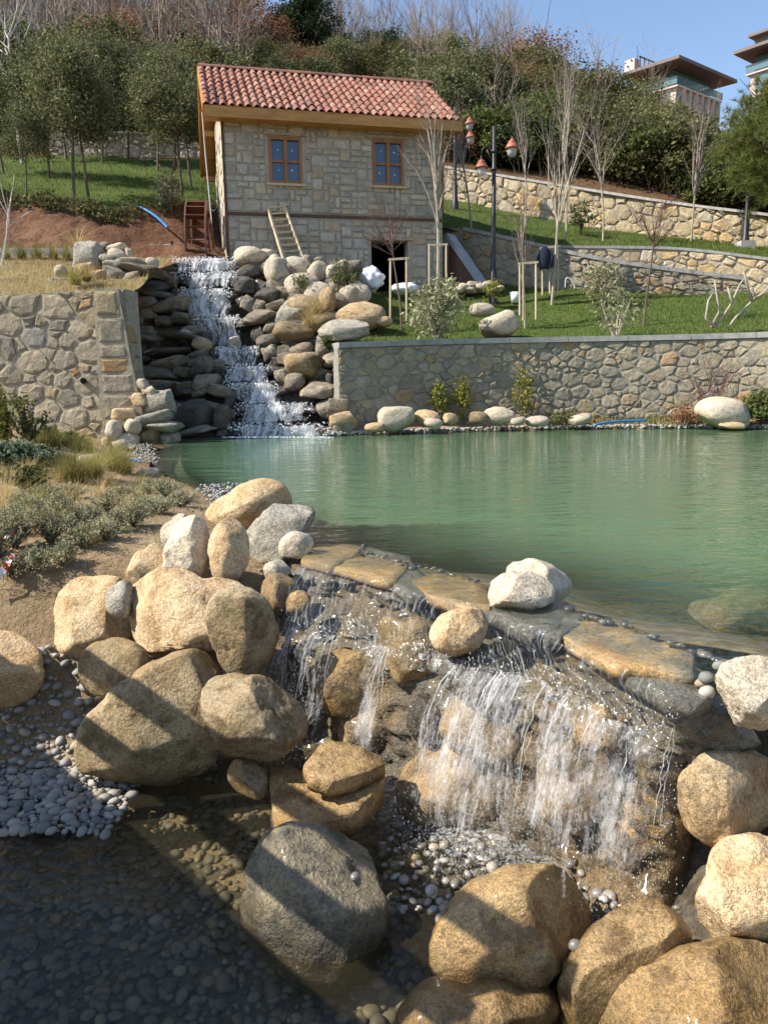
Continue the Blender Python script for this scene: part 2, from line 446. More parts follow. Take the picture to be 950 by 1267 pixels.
M_DECK = plain('deck_timber', (0.25, 0.18, 0.11), 0.8, 8, 0.4, bump=0.3, stretch=(1, 0.1, 1))
M_DARKWOOD = plain('dark_timber', (0.10, 0.052, 0.032), 0.7, 8, 0.4)
M_RUST = plain('rusty_steel', (0.13, 0.052, 0.03), 0.75, 7, 0.5, bump=0.2)
M_TILE = stone_wall_mat('clay_tile', [(0, (0.25, 0.105, 0.072)), (0.3, (0.30, 0.140, 0.098)), (0.6, (0.19, 0.082, 0.058)), (0.8, (0.34, 0.19, 0.14)), (0.93, (0.15, 0.075, 0.058)), (1, (0.24, 0.115, 0.084))], sc=5, rough=0.75, bump=0.2)
M_BLACK = plain('dark_metal', (0.022, 0.023, 0.026), 0.45, 0, spec=0.5)
M_COPPER = plain('copper_lantern', (0.40, 0.125, 0.075), 0.45, 12, 0.25)
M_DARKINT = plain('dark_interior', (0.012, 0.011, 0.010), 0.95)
M_BLUEHOSE = plain('blue_hose', (0.03, 0.18, 0.48), 0.4)
M_CLOTH = plain('navy_cloth', (0.012, 0.016, 0.035), 0.9, 20, 0.3)
M_WHITEPLASTIC = plain('white_plastic', (0.72, 0.73, 0.74), 0.35, 6, 0.12)
M_CEMENT = plain('grey_cement', (0.30, 0.31, 0.32), 0.85, 5, 0.25)
M_HOTELCONC = plain('hotel_concrete', (0.55, 0.46, 0.41), 0.8, 0.4, 0.08)
M_HOTELPINK = plain('hotel_pink_panel', (0.50, 0.29, 0.24), 0.8, 0.4, 0.08)
M_HOTELROOF = plain('hotel_roof_soffit', (0.16, 0.13, 0.12), 0.7, 0.4, 0.1)
M_RED = plain('tape_red', (0.55, 0.03, 0.03), 0.4)
M_WHITE = plain('tape_white', (0.75, 0.74, 0.72), 0.4)

def glass_mat(name, tint, rough=0.03):
    t = NT(name)
    return t.done(t.pbr(tint, rough, None, 0.9, **{'IOR': 1.5}))
M_PANE = glass_mat('window_glass', (0.035, 0.065, 0.12))
M_HOTELGLASS = glass_mat('hotel_glass', (0.10, 0.17, 0.17), 0.08)
def lampglass():
    t = NT('lantern_glass')
    return t.done(t.n('MixShader', {0: 0.55, 1: t.n('BsdfTransparent'), 2: t.pbr((0.6, 0.6, 0.58), 0.15)}))
M_LAMPGLASS = lampglass()

def leaf_mat(name, stops, trans=0.35, rough=0.7):
    t = NT(name)
    r = t.n('NewGeometry').outputs['Random Per Island']
    oi = t.n('ObjectInfo').outputs['Random']
    col = t.ramp(r, stops)
    b = t.math('ADD', t.math('MULTIPLY', oi, 0.6), 0.92)
    col = t.mix(1.0, col, t.n('CombineColor', {0: b, 1: b, 2: t.math('MULTIPLY', b, 0.95)}).outputs[0], 'MULTIPLY')
    p = t.pbr(col, rough, None, 0.15)
    tr = t.n('BsdfTranslucent', {'Color': col})
    return t.done(t.n('MixShader', {0: trans, 1: p, 2: tr}))
M_LEAF_OAK = leaf_mat('holm_oak_leaf', [(0, (0.050, 0.060, 0.024)), (0.4, (0.088, 0.098, 0.042)), (0.75, (0.125, 0.130, 0.062)), (1, (0.19, 0.185, 0.10))])
M_LEAF_GREEN = leaf_mat('forest_leaf', [(0, (0.036, 0.050, 0.016)), (0.5, (0.072, 0.092, 0.028)), (1, (0.135, 0.145, 0.05))])
M_LEAF_OLIVE = leaf_mat('forest_leaf_olive', [(0, (0.058, 0.062, 0.024)), (0.5, (0.108, 0.108, 0.044)), (1, (0.18, 0.165, 0.075))])
M_LEAF_DARK = leaf_mat('pine_dark_leaf', [(0, (0.012, 0.028, 0.012)), (0.5, (0.024, 0.046, 0.018)), (1, (0.045, 0.07, 0.03))])
M_LEAF_RUST = leaf_mat('rust_leaf', [(0, (0.13, 0.055, 0.028)), (0.5, (0.20, 0.095, 0.05)), (1, (0.26, 0.145, 0.08))])
M_NEEDLE = leaf_mat('pine_needle', [(0, (0.058, 0.08, 0.02)), (0.5, (0.11, 0.13, 0.034)), (1, (0.18, 0.18, 0.06))])
M_LEAF_SILVER = leaf_mat('silver_leaf', [(0, (0.14, 0.145, 0.075)), (0.5, (0.25, 0.25, 0.15)), (1, (0.42, 0.40, 0.27))])
M_LEAF_CLIMB = leaf_mat('climber_leaf', [(0, (0.07, 0.09, 0.015)), (0.5, (0.14, 0.145, 0.03)), (1, (0.26, 0.22, 0.06))])
M_LEAF_BLUE = leaf_mat('euphorbia_leaf', [(0, (0.07, 0.10, 0.065)), (0.5, (0.13, 0.165, 0.11)), (1, (0.22, 0.24, 0.16))])
M_GRASS = leaf_mat('grass_blade', [(0, (0.045, 0.075, 0.014)), (0.5, (0.09, 0.125, 0.025)), (1, (0.16, 0.175, 0.055))])
M_FEATHER = leaf_mat('feather_grass_blade', [(0, (0.12, 0.125, 0.03)), (0.5, (0.22, 0.20, 0.06)), (1, (0.34, 0.28, 0.12))])
M_STRAW = leaf_mat('straw_blade', [(0, (0.26, 0.19, 0.08)), (0.5, (0.38, 0.29, 0.14)), (1, (0.48, 0.39, 0.21))])
M_BARK = plain('bark_brown', (0.115, 0.085, 0.058), 0.9, 18, 0.4, bump=0.6, stretch=(1, 1, 0.25))
M_BARK_PALE = plain('bark_pale', (0.36, 0.31, 0.24), 0.9, 18, 0.4, bump=0.6, stretch=(1, 1, 0.25))
M_BARK_WHITE = plain('bark_white', (0.52, 0.49, 0.44), 0.9, 8, 0.3, bump=0.3)
M_TWIG = plain('twig_greybrown', (0.22, 0.165, 0.125), 0.9)
M_TWIG_RED = plain('twig_reddish', (0.16, 0.085, 0.07), 0.9)
M_TWIG_GREY = plain('twig_grey', (0.30, 0.245, 0.205), 0.9)

# ---- water
def pond_mat():
    t = NT('pond_water')
    pos = t.n('NewGeometry').outputs['Position']
    st = t.vmath('MULTIPLY', pos, (0.75, 1.5, 1.0))
    n1 = t.noise(st, 2.6, 3, 0.55, 0.6)
    n2 = t.noise(st, 9.0, 3, 0.55, 0.4)
    n3 = t.noise(pos, 1.0, 2, 0.5)
    h = t.math('ADD', t.math('MULTIPLY', n1, 0.7), t.math('MULTIPLY', n2, 0.30))
    nrm = t.bump(h, 0.5, 0.06)
    nrm = t.bump(n3, 0.2, 0.08, nrm)
    tur = t.n('Attribute', attribute_name='turbidity').outputs['Fac']
    murk = t.n('BsdfDiffuse', {'Color': t.mix(t.noise(pos, 0.35, 3), (0.070, 0.145, 0.073, 1), (0.095, 0.162, 0.084, 1))})
    clear = t.n('BsdfTransparent', {'Color': (0.95, 0.97, 0.94, 1)})
    body = t.n('MixShader', {0: tur, 1: clear, 2: murk})
    fr = t.schlick(nrm)
    gl = t.n('BsdfGlossy', {'Color': (1, 1, 1, 1), 'Roughness': 0.04, 'Normal': nrm})
    return t.done(t.n('MixShader', {0: fr, 1: body, 2: gl}))
M_POND = pond_mat()

def pool_mat():
    t = NT('pool_water')
    pos = t.n('NewGeometry').outputs['Position']
    n1 = t.noise(pos, 9, 3, 0.6, 0.8); n2 = t.noise(pos, 30, 2, 0.5, 0.5)
    w = t.n('TexWave', {'Vector': pos, 'Scale': 3.0, 'Distortion': 9.0, 'Detail': 2.0}, wave_type='RINGS').outputs['Fac']
    h = t.math('ADD', n1, t.math('ADD', t.math('MULTIPLY', n2, 0.25), t.math('MULTIPLY', w, 0.10)))
    nrm = t.bump(h, 0.35, 0.03)
    fr = t.schlick(nrm)
    gl = t.n('BsdfGlossy', {'Roughness': 0.03, 'Normal': nrm})
    clear = t.n('BsdfTransparent', {'Color': (0.82, 0.81, 0.72, 1)})
    murk = t.n('BsdfDiffuse', {'Color': (0.10, 0.085, 0.05, 1)})
    body = t.n('MixShader', {0: 0.12, 1: clear, 2: murk})
    return t.done(t.n('MixShader', {0: fr, 1: body, 2: gl}))
M_POOL = pool_mat()

def fall_mat(name, white, lo, hi, sx, mixw, top=1.0):
    """falling water: UV.x across the flow, UV.y along it (metres); 'edge' thins it out at its borders"""
    t = NT(name)
    uv = t.n('UVMap').outputs[0]
    n1 = t.noise(t.vmath('MULTIPLY', uv, (sx, sx * 0.09, 1)), 1.0, 4, 0.6, 0.8)
    n2 = t.noise(t.vmath('MULTIPLY', uv, (sx * 0.20, sx * 0.07, 1)), 1.0, 4, 0.6, 0.6)
    n3 = t.noise(t.vmath('MULTIPLY', uv, (sx * 1.3, sx * 0.75, 1)), 1.0, 5, 0.75, 1.2)
    a = t.math('ADD', t.math('MULTIPLY', n1, mixw[0]), t.math('ADD', t.math('MULTIPLY', n2, mixw[1]), t.math('MULTIPLY', n3, mixw[2])))
    e = t.n('Attribute', attribute_name='edge').outputs['Fac']
    a2 = t.math('ADD', a, t.math('MULTIPLY', t.math('SUBTRACT', e, 1.0), 0.30))
    fac = t.n('MapRange', {0: a2, 1: lo, 2: hi, 3: 0.0, 4: top}).outputs[0]
    nrm = t.bump(a, 1.0, 0.03)
    body = t.n('MixShader', {0: 0.35, 1: t.pbr((white, white, white * 1.01), 0.10, nrm, 0.7), 2: t.n('BsdfTranslucent', {'Color': (white, white, white, 1)})})
    return t.done(t.n('MixShader', {0: fac, 1: t.n('BsdfTransparent'), 2: body}))
M_FALL_FAR = fall_mat('cascade_white_water', 0.86, 0.465, 0.585, 15.0, (0.40, 0.35, 0.25))
M_FALL_NEAR = fall_mat('fall_thin_water', 0.86, 0.483, 0.66, 48.0, (0.26, 0.36, 0.38), 0.76)
def film_mat():
    t = NT('water_film')
    uv = t.n('UVMap').outputs[0]
    n = t.noise(t.vmath('MULTIPLY', uv, (60, 9, 1)), 1.0, 4, 0.6, 0.5)
    nrm = t.bump(n, 0.5, 0.02)
    fr = t.schlick(nrm, 0.03)
    gl = t.n('BsdfGlossy', {'Roughness': 0.08, 'Normal': nrm})
    wh = t.n('BsdfDiffuse', {'Color': (0.6, 0.62, 0.62, 1)})
    body = t.n('MixShader', {0: t.n('MapRange', {0: n, 1: 0.52, 2: 0.78, 3: 0.0, 4: 0.34}).outputs[0], 1: t.n('BsdfTransparent', {'Color': (0.9, 0.92, 0.9, 1)}), 2: wh})
    return t.done(t.n('MixShader', {0: fr, 1: body, 2: gl}))
M_FILM = film_mat()
def drop_mat():
    t = NT('water_drops')
    p = t.pbr((0.85, 0.87, 0.88), 0.08, None, 0.7)
    return t.done(t.n('MixShader', {0: 0.36, 1: t.n('BsdfTransparent'), 2: p}))
M_DROP = drop_mat()
M_SPRAY = plain('white_spray', (0.82, 0.84, 0.85), 0.3)
def foam_mat():
    t = NT('foam')
    pos = t.n('NewGeometry').outputs['Position']
    a = t.noise(pos, 40, 6, 0.8, 1.2)
    w = t.n('Attribute', attribute_name='turbidity').outputs['Fac']
    f = t.n('MapRange', {0: t.math('ADD', t.math('MULTIPLY', w, 0.38), a), 1: 0.80, 2: 1.02, 3: 0.0, 4: 0.8}).outputs[0]
    return t.done(t.n('MixShader', {0: f, 1: t.n('BsdfTransparent'), 2: t.pbr((0.78, 0.80, 0.80), 0.35, t.bump(a, 0.6, 0.02))}))
M_FOAM = foam_mat()
# ------------------------------------------------------------------ terrain
def V3(*p): return Vector(p)
def pxrow(lst):
    """[(px, py, depth)] -> world points"""
    return [tuple(at(a, b, d)) for a, b, d in lst]

def terrain(name, rows, nu, nv, mat, amp=0.05, freq=1.0, seed=0, linear=False):
    v, f, G = loft(rows, nu, nv, amp, freq, seed=seed, linear=linear)
    o = struct(obj(name, mesh_np(name, v, f, True), mat)); return o, G

# far sheet that reaches the horizon, below everything else
_n = 24; _g = np.linspace(-1500, 1500, _n); _X, _Y = np.meshgrid(_g, _g)
_v = np.stack([_X, _Y, np.full_like(_X, -2.2)], -1).reshape(-1, 3)
_i = np.arange(_n * _n).reshape(_n, _n)
struct(obj('ground', mesh_np('ground', _v, np.stack([_i[:-1, :-1], _i[:-1, 1:], _i[1:, 1:], _i[1:, :-1]], -1).reshape(-1, 4)), M_FOREST))

# right retaining wall, front top edge
WR_TOP = pxrow([(418, 424, 14.35), (550, 420, 15.0), (700, 417, 15.2), (850, 414, 14.8), (950, 411, 14.3), (1120, 404, 13.0)])
WB_TOP = pxrow([(573, 285, 21.5), (640, 299, 20.9), (694, 312, 20.5), (758, 325, 20.1), (850, 338, 19.6), (925, 347, 19.2)])
WB_BASE = pxrow([(573, 351, 21.5), (640, 353, 20.9), (694, 355, 20.5), (758, 358, 20.1), (850, 361, 19.6), (925, 362, 19.2)])
WA_TOP = pxrow([(640, 301, 22.3), (700, 304, 22.0), (802, 305, 21.6), (859, 308, 21.3), (950, 319, 20.6), (1060, 334, 19.8)])
UW_TOP = pxrow([(530, 203, 29.4), (622, 217, 28.2), (752, 238, 26.7), (853, 253, 25.4), (950, 265, 24.3), (1060, 281, 23.2)])
UW_BASE = pxrow([(530, 243, 29.4), (622, 260, 28.2), (752, 285, 26.7), (853, 295, 25.4), (950, 305, 24.3), (1060, 318, 23.2)])
LW_TOP = pxrow([(-150, 368, 13.5), (0, 365, 13.4), (80, 361, 13.3), (155, 357, 13.2)])

_lf = [(x, y + 0.34, z - 0.10) for x, y, z in WR_TOP]
_lf = [tuple(at(400, 424, 14.6))] + _lf
_lb = pxrow([(400, 356, 18.6), (470, 360, 19.75), (573, 356, 21.2), (640, 354, 20.9), (758, 359, 20.1), (925, 363, 19.2), (1120, 366, 18.0)])
_lm = [tuple((np.array(a) * 0.5 + np.array(b) * 0.5) + np.array([0, 0, -0.06])) for a, b in zip(_lf, _lb)]
lower_lawn, G_LAWN = terrain('lawn', [_lf, _lm, _lb], 140, 80, M_LAWN, 0.10, 0.9, 1)
_uf = pxrow([(545, 281, 22.3), (640, 302.5, 22.36), (700, 305.5, 22.06), (802, 306.5, 21.66), (859, 309.5, 21.36), (950, 320.5, 20.66), (1060, 335, 19.9)])
_ub = interp_poly(UW_BASE, 7).tolist()
upper_lawn, G_ULAWN = terrain('upper_lawn', [_uf, _ub], 120, 60, M_LAWN, 0.10, 0.7, 2, linear=True)
# fill between the two lawns under the ramp
terrain('ramp_path', [pxrow([(573, 300, 21.6), (694, 318, 20.7), (850, 350, 19.8), (925, 366, 19.4)]), pxrow([(573, 300, 22.3), (700, 325, 21.9), (859, 345, 21.2), (950, 366, 20.5)])], 30, 8, M_CEMENT, 0.0, linear=True)
terrain('stair_ground', [pxrow([(520, 354, 20.9), (560, 354, 21.2), (600, 354, 21.4)]), pxrow([(520, 278, 23.4), (560, 281, 22.5), (600, 290, 22.2)])], 20, 12, M_SOIL, 0.05, 1.0, 3, linear=True)
_tf = [(x, y + 0.3, z - 0.03) for x, y, z in LW_TOP]
_tb = pxrow([(-120, 318, 17.4), (0, 318, 17.4), (80, 318, 17.5), (215, 319, 17.6)])
terrace, G_TERR = terrain('terrace', [_tf, _tb], 60, 40, M_DRYGRASS, 0.10, 1.2, 3, linear=True)
_rb = pxrow([(-120, 326, 17.5), (0, 325, 17.5), (80, 325, 17.6), (215, 326, 17.7), (290, 324, 19.2)])
_rm = pxrow([(-120, 282, 18.9), (0, 282, 18.9), (80, 288, 19.0), (180, 292, 19.6), (290, 292, 22.5)])
_rt = pxrow([(-120, 246, 20.3), (0, 252, 20.3), (80, 258, 20.4), (180, 262, 21.2), (290, 262, 25.0)])
bank, G_BANK = terrain('earth_bank', [_rb, _rm, _rt], 90, 50, M_REDSOIL, 0.55, 0.9, 4)
_ll = pxrow([(-120, 246, 20.25), (0, 252, 20.25), (80, 258, 20.35), (180, 262, 21.1), (290, 262, 24.8)])
_lt = pxrow([(-120, 195, 31.0), (0, 194, 31.0), (80, 193, 31.2), (180, 194, 31.6), (290, 196, 32.0)])
left_lawn, G_LLAWN = terrain('hill_lawn', [_ll, _lt], 90, 60, M_LAWN, 0.28, 0.5, 5, linear=True)
_h0 = pxrow([(-260, 200, 30.8), (0, 196, 31.0), (250, 196, 31.8), (400, 212, 31.2), (530, 206, 29.5), (752, 241, 26.6), (950, 268, 24.2), (1250, 305, 21.2)])
_h2 = pxrow([(-260, 96, 62), (0, 96, 62), (250, 92, 62), (400, 104, 62), (530, 116, 62), (752, 160, 62), (950, 222, 62), (1250, 240, 62)])
_h1 = [tuple(np.array(a) * 0.5 + np.array(b) * 0.5 + np.array([0, 0, 0.8 if i < 6 else 0.0])) for i, (a, b) in enumerate(zip(_h0, _h2))]
_h3 = pxrow([(-260, 140, 95), (0, 140, 95), (250, 140, 95), (400, 150, 95), (530, 160, 95), (752, 190, 95), (950, 222, 95), (1250, 240, 95)])
_h4 = pxrow([(-260, 240, 220), (0, 240, 220), (250, 240, 220), (400, 240, 220), (530, 240, 220), (752, 225, 220), (950, 220, 220), (1250, 220, 220)])
_v, _f, G_HILL = loft([_h0, _h1, _h2, _h3, _h4], 160, 161, 0, 1, linear=True)
G_HILL[..., 2] += fbm(np.concatenate([G_HILL[..., :2] * .25, np.full(G_HILL.shape[:2] + (1,), 22.0)], -1), 4) * .8 * np.clip(np.arange(161) / 12.0, 0, 1)[:, None]
hill = struct(obj('hillside', mesh_np('hillside', G_HILL.reshape(-1, 3), _f, True), M_FOREST))
# pond bed and the far shore
_near = [(-3.5, 12.6, 0), (-2.95, 9.9, 0), (-1.9, 7.6, 0), (-0.85, 5.7, 0), (-0.55, 4.6, 0)]
SHORE = pxrow([(405, 541, 13.9), (470, 533, 14.2), (560, 531, 14.5), (700, 529, 14.7), (850, 529, 14.3), (950, 530, 13.8), (1120, 530, 12.6)])
SHORE = [(x, y, 0.0) for x, y, z in SHORE]
_wb = [(x, y + 0.12, 0.24) for x, y, z in interp_poly(WR_TOP, 7)]
shore, G_SHORE = terrain('shore', [[(x, y - 0.5, -0.22) for x, y, z in SHORE], [(x, y, 0.015) for x, y, z in SHORE], _wb], 120, 24, M_SOIL, 0.05, 2.0, 7)
# left bank, row by row away from the camera
LB = [
    [(-4.5, 2.7, -1.02), (-2.5, 2.75, -1.06), (-1.3, 2.8, -1.09), (-0.5, 2.9, -1.08)],
    [(-4.5, 3.40, -0.90), (-2.5, 3.40, -0.91), (-1.3, 3.42, -0.98), (-0.5, 3.4, -1.02)],
    [(-4.6, 3.75, -0.70), (-2.6, 3.74, -0.71), (-1.3, 3.74, -0.76), (-0.5, 3.75, -0.92)],
    [(-4.7, 4.05, -0.16), (-2.7, 4.05, -0.18), (-1.3, 4.10, -0.35), (-0.55, 4.15, -0.5)],
    [(-4.8, 4.40, 0.12), (-2.8, 4.40, 0.08), (-1.4, 4.45, -0.02), (-0.66, 4.5, -0.12)],
    [(-5.5, 5.3, 0.20), (-3.0, 5.3, 0.14), (-1.5, 5.4, 0.05), (-0.72, 5.5, -0.06)],
    [(-6.5, 7.3, 0.26), (-4.0, 7.3, 0.18), (-2.5, 7.4, 0.08), (-1.70, 7.5, -0.08)],
    [(-7.5, 9.8, 0.34), (-5.0, 9.8, 0.22), (-3.8, 9.8, 0.08), (-3.0, 9.9, -0.12)],
    [(-8.5, 12.2, 0.42), (-6.0, 12.2, 0.28), (-4.8, 12.2, 0.06), (-3.75, 12.6, -0.16)],
    [(-9.0, 13.9, 0.45), (-6.0, 13.9, 0.30), (-4.8, 13.9, 0.10), (-4.0, 13.9, -0.14)],
]
left_bank, G_BANKL = terrain('soil_bank', LB, 110, 130, M_SOIL, 0.055, 2.2, 8)
# floor of the lower pool and the right-hand bank under the boulders
pool_bed, G_POOL = terrain('pool_bed', [
    [(-4.0, -0.6, -1.2), (-1, -0.6, -1.2), (0.3, -0.6, -1.15), (1.2, -0.6, -0.85), (2.4, -0.6, -0.3), (4, -0.6, 0.0)],
    [(-4.0, 1.4, -1.12), (-1, 1.4, -1.14), (0.3, 1.4, -1.1), (0.95, 1.4, -0.95), (2.2, 1.4, -0.35), (4, 1.4, 0.0)],
    [(-4.0, 2.4, -1.08), (-1, 2.4, -1.12), (0.3, 2.4, -1.06), (0.80, 2.4, -0.92), (1.6, 2.35, -0.5), (4, 2.2, 0.0)],
    [(-4.0, 3.0, -1.06), (-1, 3.1, -1.08), (0.2, 3.1, -1.0), (0.75, 2.9, -0.85), (1.5, 2.55, -0.35), (4, 2.5, -0.02)]], 90, 70, M_GRAVELBED, 0.05, 4.0, 9)
# rock core behind the near fall: lip -> ledge -> base
LIPX = [340, 380, 450, 520, 600, 680, 760, 830, 900]
LIPY = [694, 704, 719, 739, 756, 789, 826, 864, 900]
LEDY = [770, 778, 793, 812, 830, 842, 882, 908, 935]
BASY = [920, 935, 965, 1010, 1050, 1075, 1090, 1100, 1105]
BASZ = [-0.98, -0.97, -0.96, -0.96, -0.95, -0.92, -0.80, -0.75, -0.70]
LEDZL = [-.24, -.24, -.22, -.20, -.18, -.12, -.14, -.17, -.17]
LIPZL = [0, 0, 0, 0, 0, 0, -.03, -.06, -.08]
LIP = [atz(x, y, z) for x, y, z in zip(LIPX, LIPY, LIPZL)]
LED = [atz(x, y, z) for x, y, z in zip(LIPX, LEDY, LEDZL)]
BAS = [atz(x, y, z) for x, y, z in zip(LIPX, BASY, BASZ)]
for k in range(len(LIP)):       # keep the ledge ahead of the lip and the base ahead of the ledge
    n = Vector((-0.62, -0.78, 0))
    if (LED[k] - LIP[k]).dot(n) < 0.03: LED[k] = Vector((LIP[k].x + n.x * .03, LIP[k].y + n.y * .03, LED[k].z))
    if (BAS[k] - LED[k]).dot(n) < -0.03: BAS[k] = Vector((LED[k].x - n.x * 0.03, LED[k].y - n.y * 0.03, BAS[k].z))
LIPX[-1] = 880
LIP[-1] = LIP[-2] + Vector((.22, .02, -.02)); LED[-1] = LED[-2] + Vector((.24, .14, 0)); BAS[-1] = BAS[-2] + Vector((.26, .26, 0.05))
_bk = [p + Vector((0.42, 0.55, -0.16)) for p in LIP]
_sh = lambda P, a, b: [tuple(p + Vector((0.04, 0.05, 0)) * a + Vector((0, 0, b))) for p in P]
_v, _f, G_CORE = loft([[tuple(p) for p in _bk], _sh(LIP, 2.4, -0.05), _sh(LIP, 1.0, -0.16), _sh(LED, 1.6, -0.06), _sh(LED, 0.8, -0.18), _sh(BAS, 0.8, 0.1), _sh(BAS, -2.0, -0.12)], 170, 110, 0, 1)
_d = fbm(_v * 6.0, 4)[:, None] * np.array([[0.05, 0.08, 0.03]]) + fbm(_v * np.array([[12., 12., 40.]]) + 9, 3)[:, None] * np.array([[0.03, 0.05, 0.012]])
struct(obj('streambed', mesh_np('streambed', _v + _d, _f, True), M_WETROCKBED))
# pond bottom
_pf = [(x, y - 0.3, -0.55) for x, y, z in SHORE]
_pf = [(-4.4, 13.8, -0.3), (-2.4, 13.9, -0.5)] + _pf
_pn = [(-3.3, 12.5, -0.12), (-2.5, 9.8, -0.15), (-1.4, 7.5, -0.15), (-0.5, 5.7, -0.12), (-0.35, 4.75, -0.10)] + [tuple(LIP[k] + Vector((0.30, 0.42, -0.10))) for k in (1, 3, 5, 7)]
_pn[-1] = (1.6, 2.75, -0.1)
_pm = [tuple(np.array(a) * 0.72 + np.array(b) * 0.28 + np.array([0, 0, -0.45])) for a, b in zip(_pn, _pf)]
_pm2 = [tuple(np.array(a) * 0.35 + np.array(b) * 0.65 + np.array([0, 0, -0.6])) for a, b in zip(_pn, _pf)]
terrain('pond_bed', [_pn, _pm, _pm2, _pf], 80, 50, M_SILT, 0.05, 1.5, 10)

# ------------------------------------------------------------------ still water
def set_attr(me, name, vals):
    a = me.attributes.new(name, 'FLOAT', 'POINT'); a.data.foreach_set('value', np.asarray(vals, np.float32).ravel())
_wn = [(-4.6, 13.2, 0), (-3.5, 12.2, 0), (-3.0, 9.9, 0), (-1.95, 7.5, 0), (-0.95, 5.7, 0), (-0.62, 4.75, 0)] + [tuple(LIP[k] - Vector((-0.02, -0.02, 0))) for k in (1, 2, 3, 4, 5, 6, 7)] + [(1.25, 2.32, 0), (1.8, 2.3, 0), (3.2, 2.0, 0)]
_wf = [(-5.0, 14.3, 0), (-4.0, 14.4, 0), (-2.5, 14.4, 0)] + interp_poly([(x, y + 0.15, 0) for x, y, z in SHORE], len(_wn) - 3).tolist()
_v, _f, _G = loft([_wn, _wf], 150, 120, 0, 1, linear=True)
_v[:, 2] = 0.014
for _r in range(6): _v[_r * 150:(_r + 1) * 150, 2] = 0.014 + np.minimum(0, _G[0, :, 2]) * (1 - _r / 6)
_lipd = np.full(len(_v), 1e9)
for a in interp_poly(_pn, 80):
    _lipd = np.minimum(_lipd, np.hypot(_v[:, 0] - a[0], _v[:, 1] - a[1]))
_lipd2 = np.full(len(_v), 1e9)
for a in interp_poly(_wn[1:], 120):
    _lipd2 = np.minimum(_lipd2, np.hypot(_v[:, 0] - a[0], _v[:, 1] - a[1]))
_dep = np.clip((_lipd2 - np.where(_v[:, 1] > 5.2, 0.05, 0.40)) / np.where(_v[:, 1] > 5.2, 0.7, 1.5), 0, 1)       # metres from the near edge -> how much silt lies in the line of sight
_dep = 0.03 + 0.93 * (_dep * _dep * (3 - 2 * _dep)) ** 0.7
me = mesh_np('pond_water', _v, _f, True); set_attr(me, 'turbidity', _dep)
struct(obj('pond_water', me, M_POND))
_v, _f, _G = loft([[(-5, -1.0, -0.9), (-1, -1.0, -0.9), (1.3, -1.0, -0.9)], [(-5, 1.5, -0.9), (-1, 1.5, -0.9), (1.2, 1.5, -0.9)], [(-5, 3.9, -0.9), (-0.8, 3.9, -0.9), (1.2, 3.0, -0.9)]], 60, 60, 0, 1, linear=True)
_v[:, 2] = -0.9
struct(obj('pool_water', mesh_np('pool_water', _v, _f, True), M_POOL))

# ------------------------------------------------------------------ walls of rubble
def clip_poly(poly, n, d):
    out = []
    for i in range(len(poly)):
        a, b = poly[i], poly[(i + 1) % len(poly)]
        da = a[0] * n[0] + a[1] * n[1] - d; db = b[0] * n[0] + b[1] * n[1] - d
        if da <= 0: out.append(a)
        if (da < 0 < db) or (db < 0 < da):
            t = da / (da - db); out.append((a[0] + (b[0] - a[0]) * t, a[1] + (b[1] - a[1]) * t))
    return out

def voronoi_cells(W, H, sx, sy, rnd, jit=0.42):
    # power diagram of unequal sites: small stones wedged between large ones
    S = []; asp = sx / sy
    def try_add(n, lo, hi):
        for _ in range(n):
            x, y, r = rnd.uniform(0, W), rnd.uniform(0, H), sx * rnd.uniform(lo, hi)
            if all(math.hypot(x - a[0], (y - a[1]) * asp) > (r + a[2]) * .92 for a in S if abs(x - a[0]) < 2 * sx): S.append((x, y, r))
    k_ = int(W * H / (sx * sy)); try_add(k_ * 3, .55, .85); try_add(k_ * 6, .36, .5); try_add(k_ * 14, .20, .30)
    cells = []
    for a in S:
        poly = [(0, 0), (W, 0), (W, H), (0, H)]
        for b in S:
            if b is a: continue
            dx, dy = b[0] - a[0], b[1] - a[1]
            if abs(dx) > 3.2 * sx or abs(dy) > 3.2 * sy: continue
            m = ((a[0] + b[0]) / 2, (a[1] + b[1]) / 2)
            poly = clip_poly(poly, (dx, dy * asp * asp), m[0] * dx + m[1] * dy * asp * asp + (a[2] ** 2 - b[2] ** 2) / 2)
            if len(poly) < 3: break
        if len(poly) >= 3: cells.append(poly)
    return cells

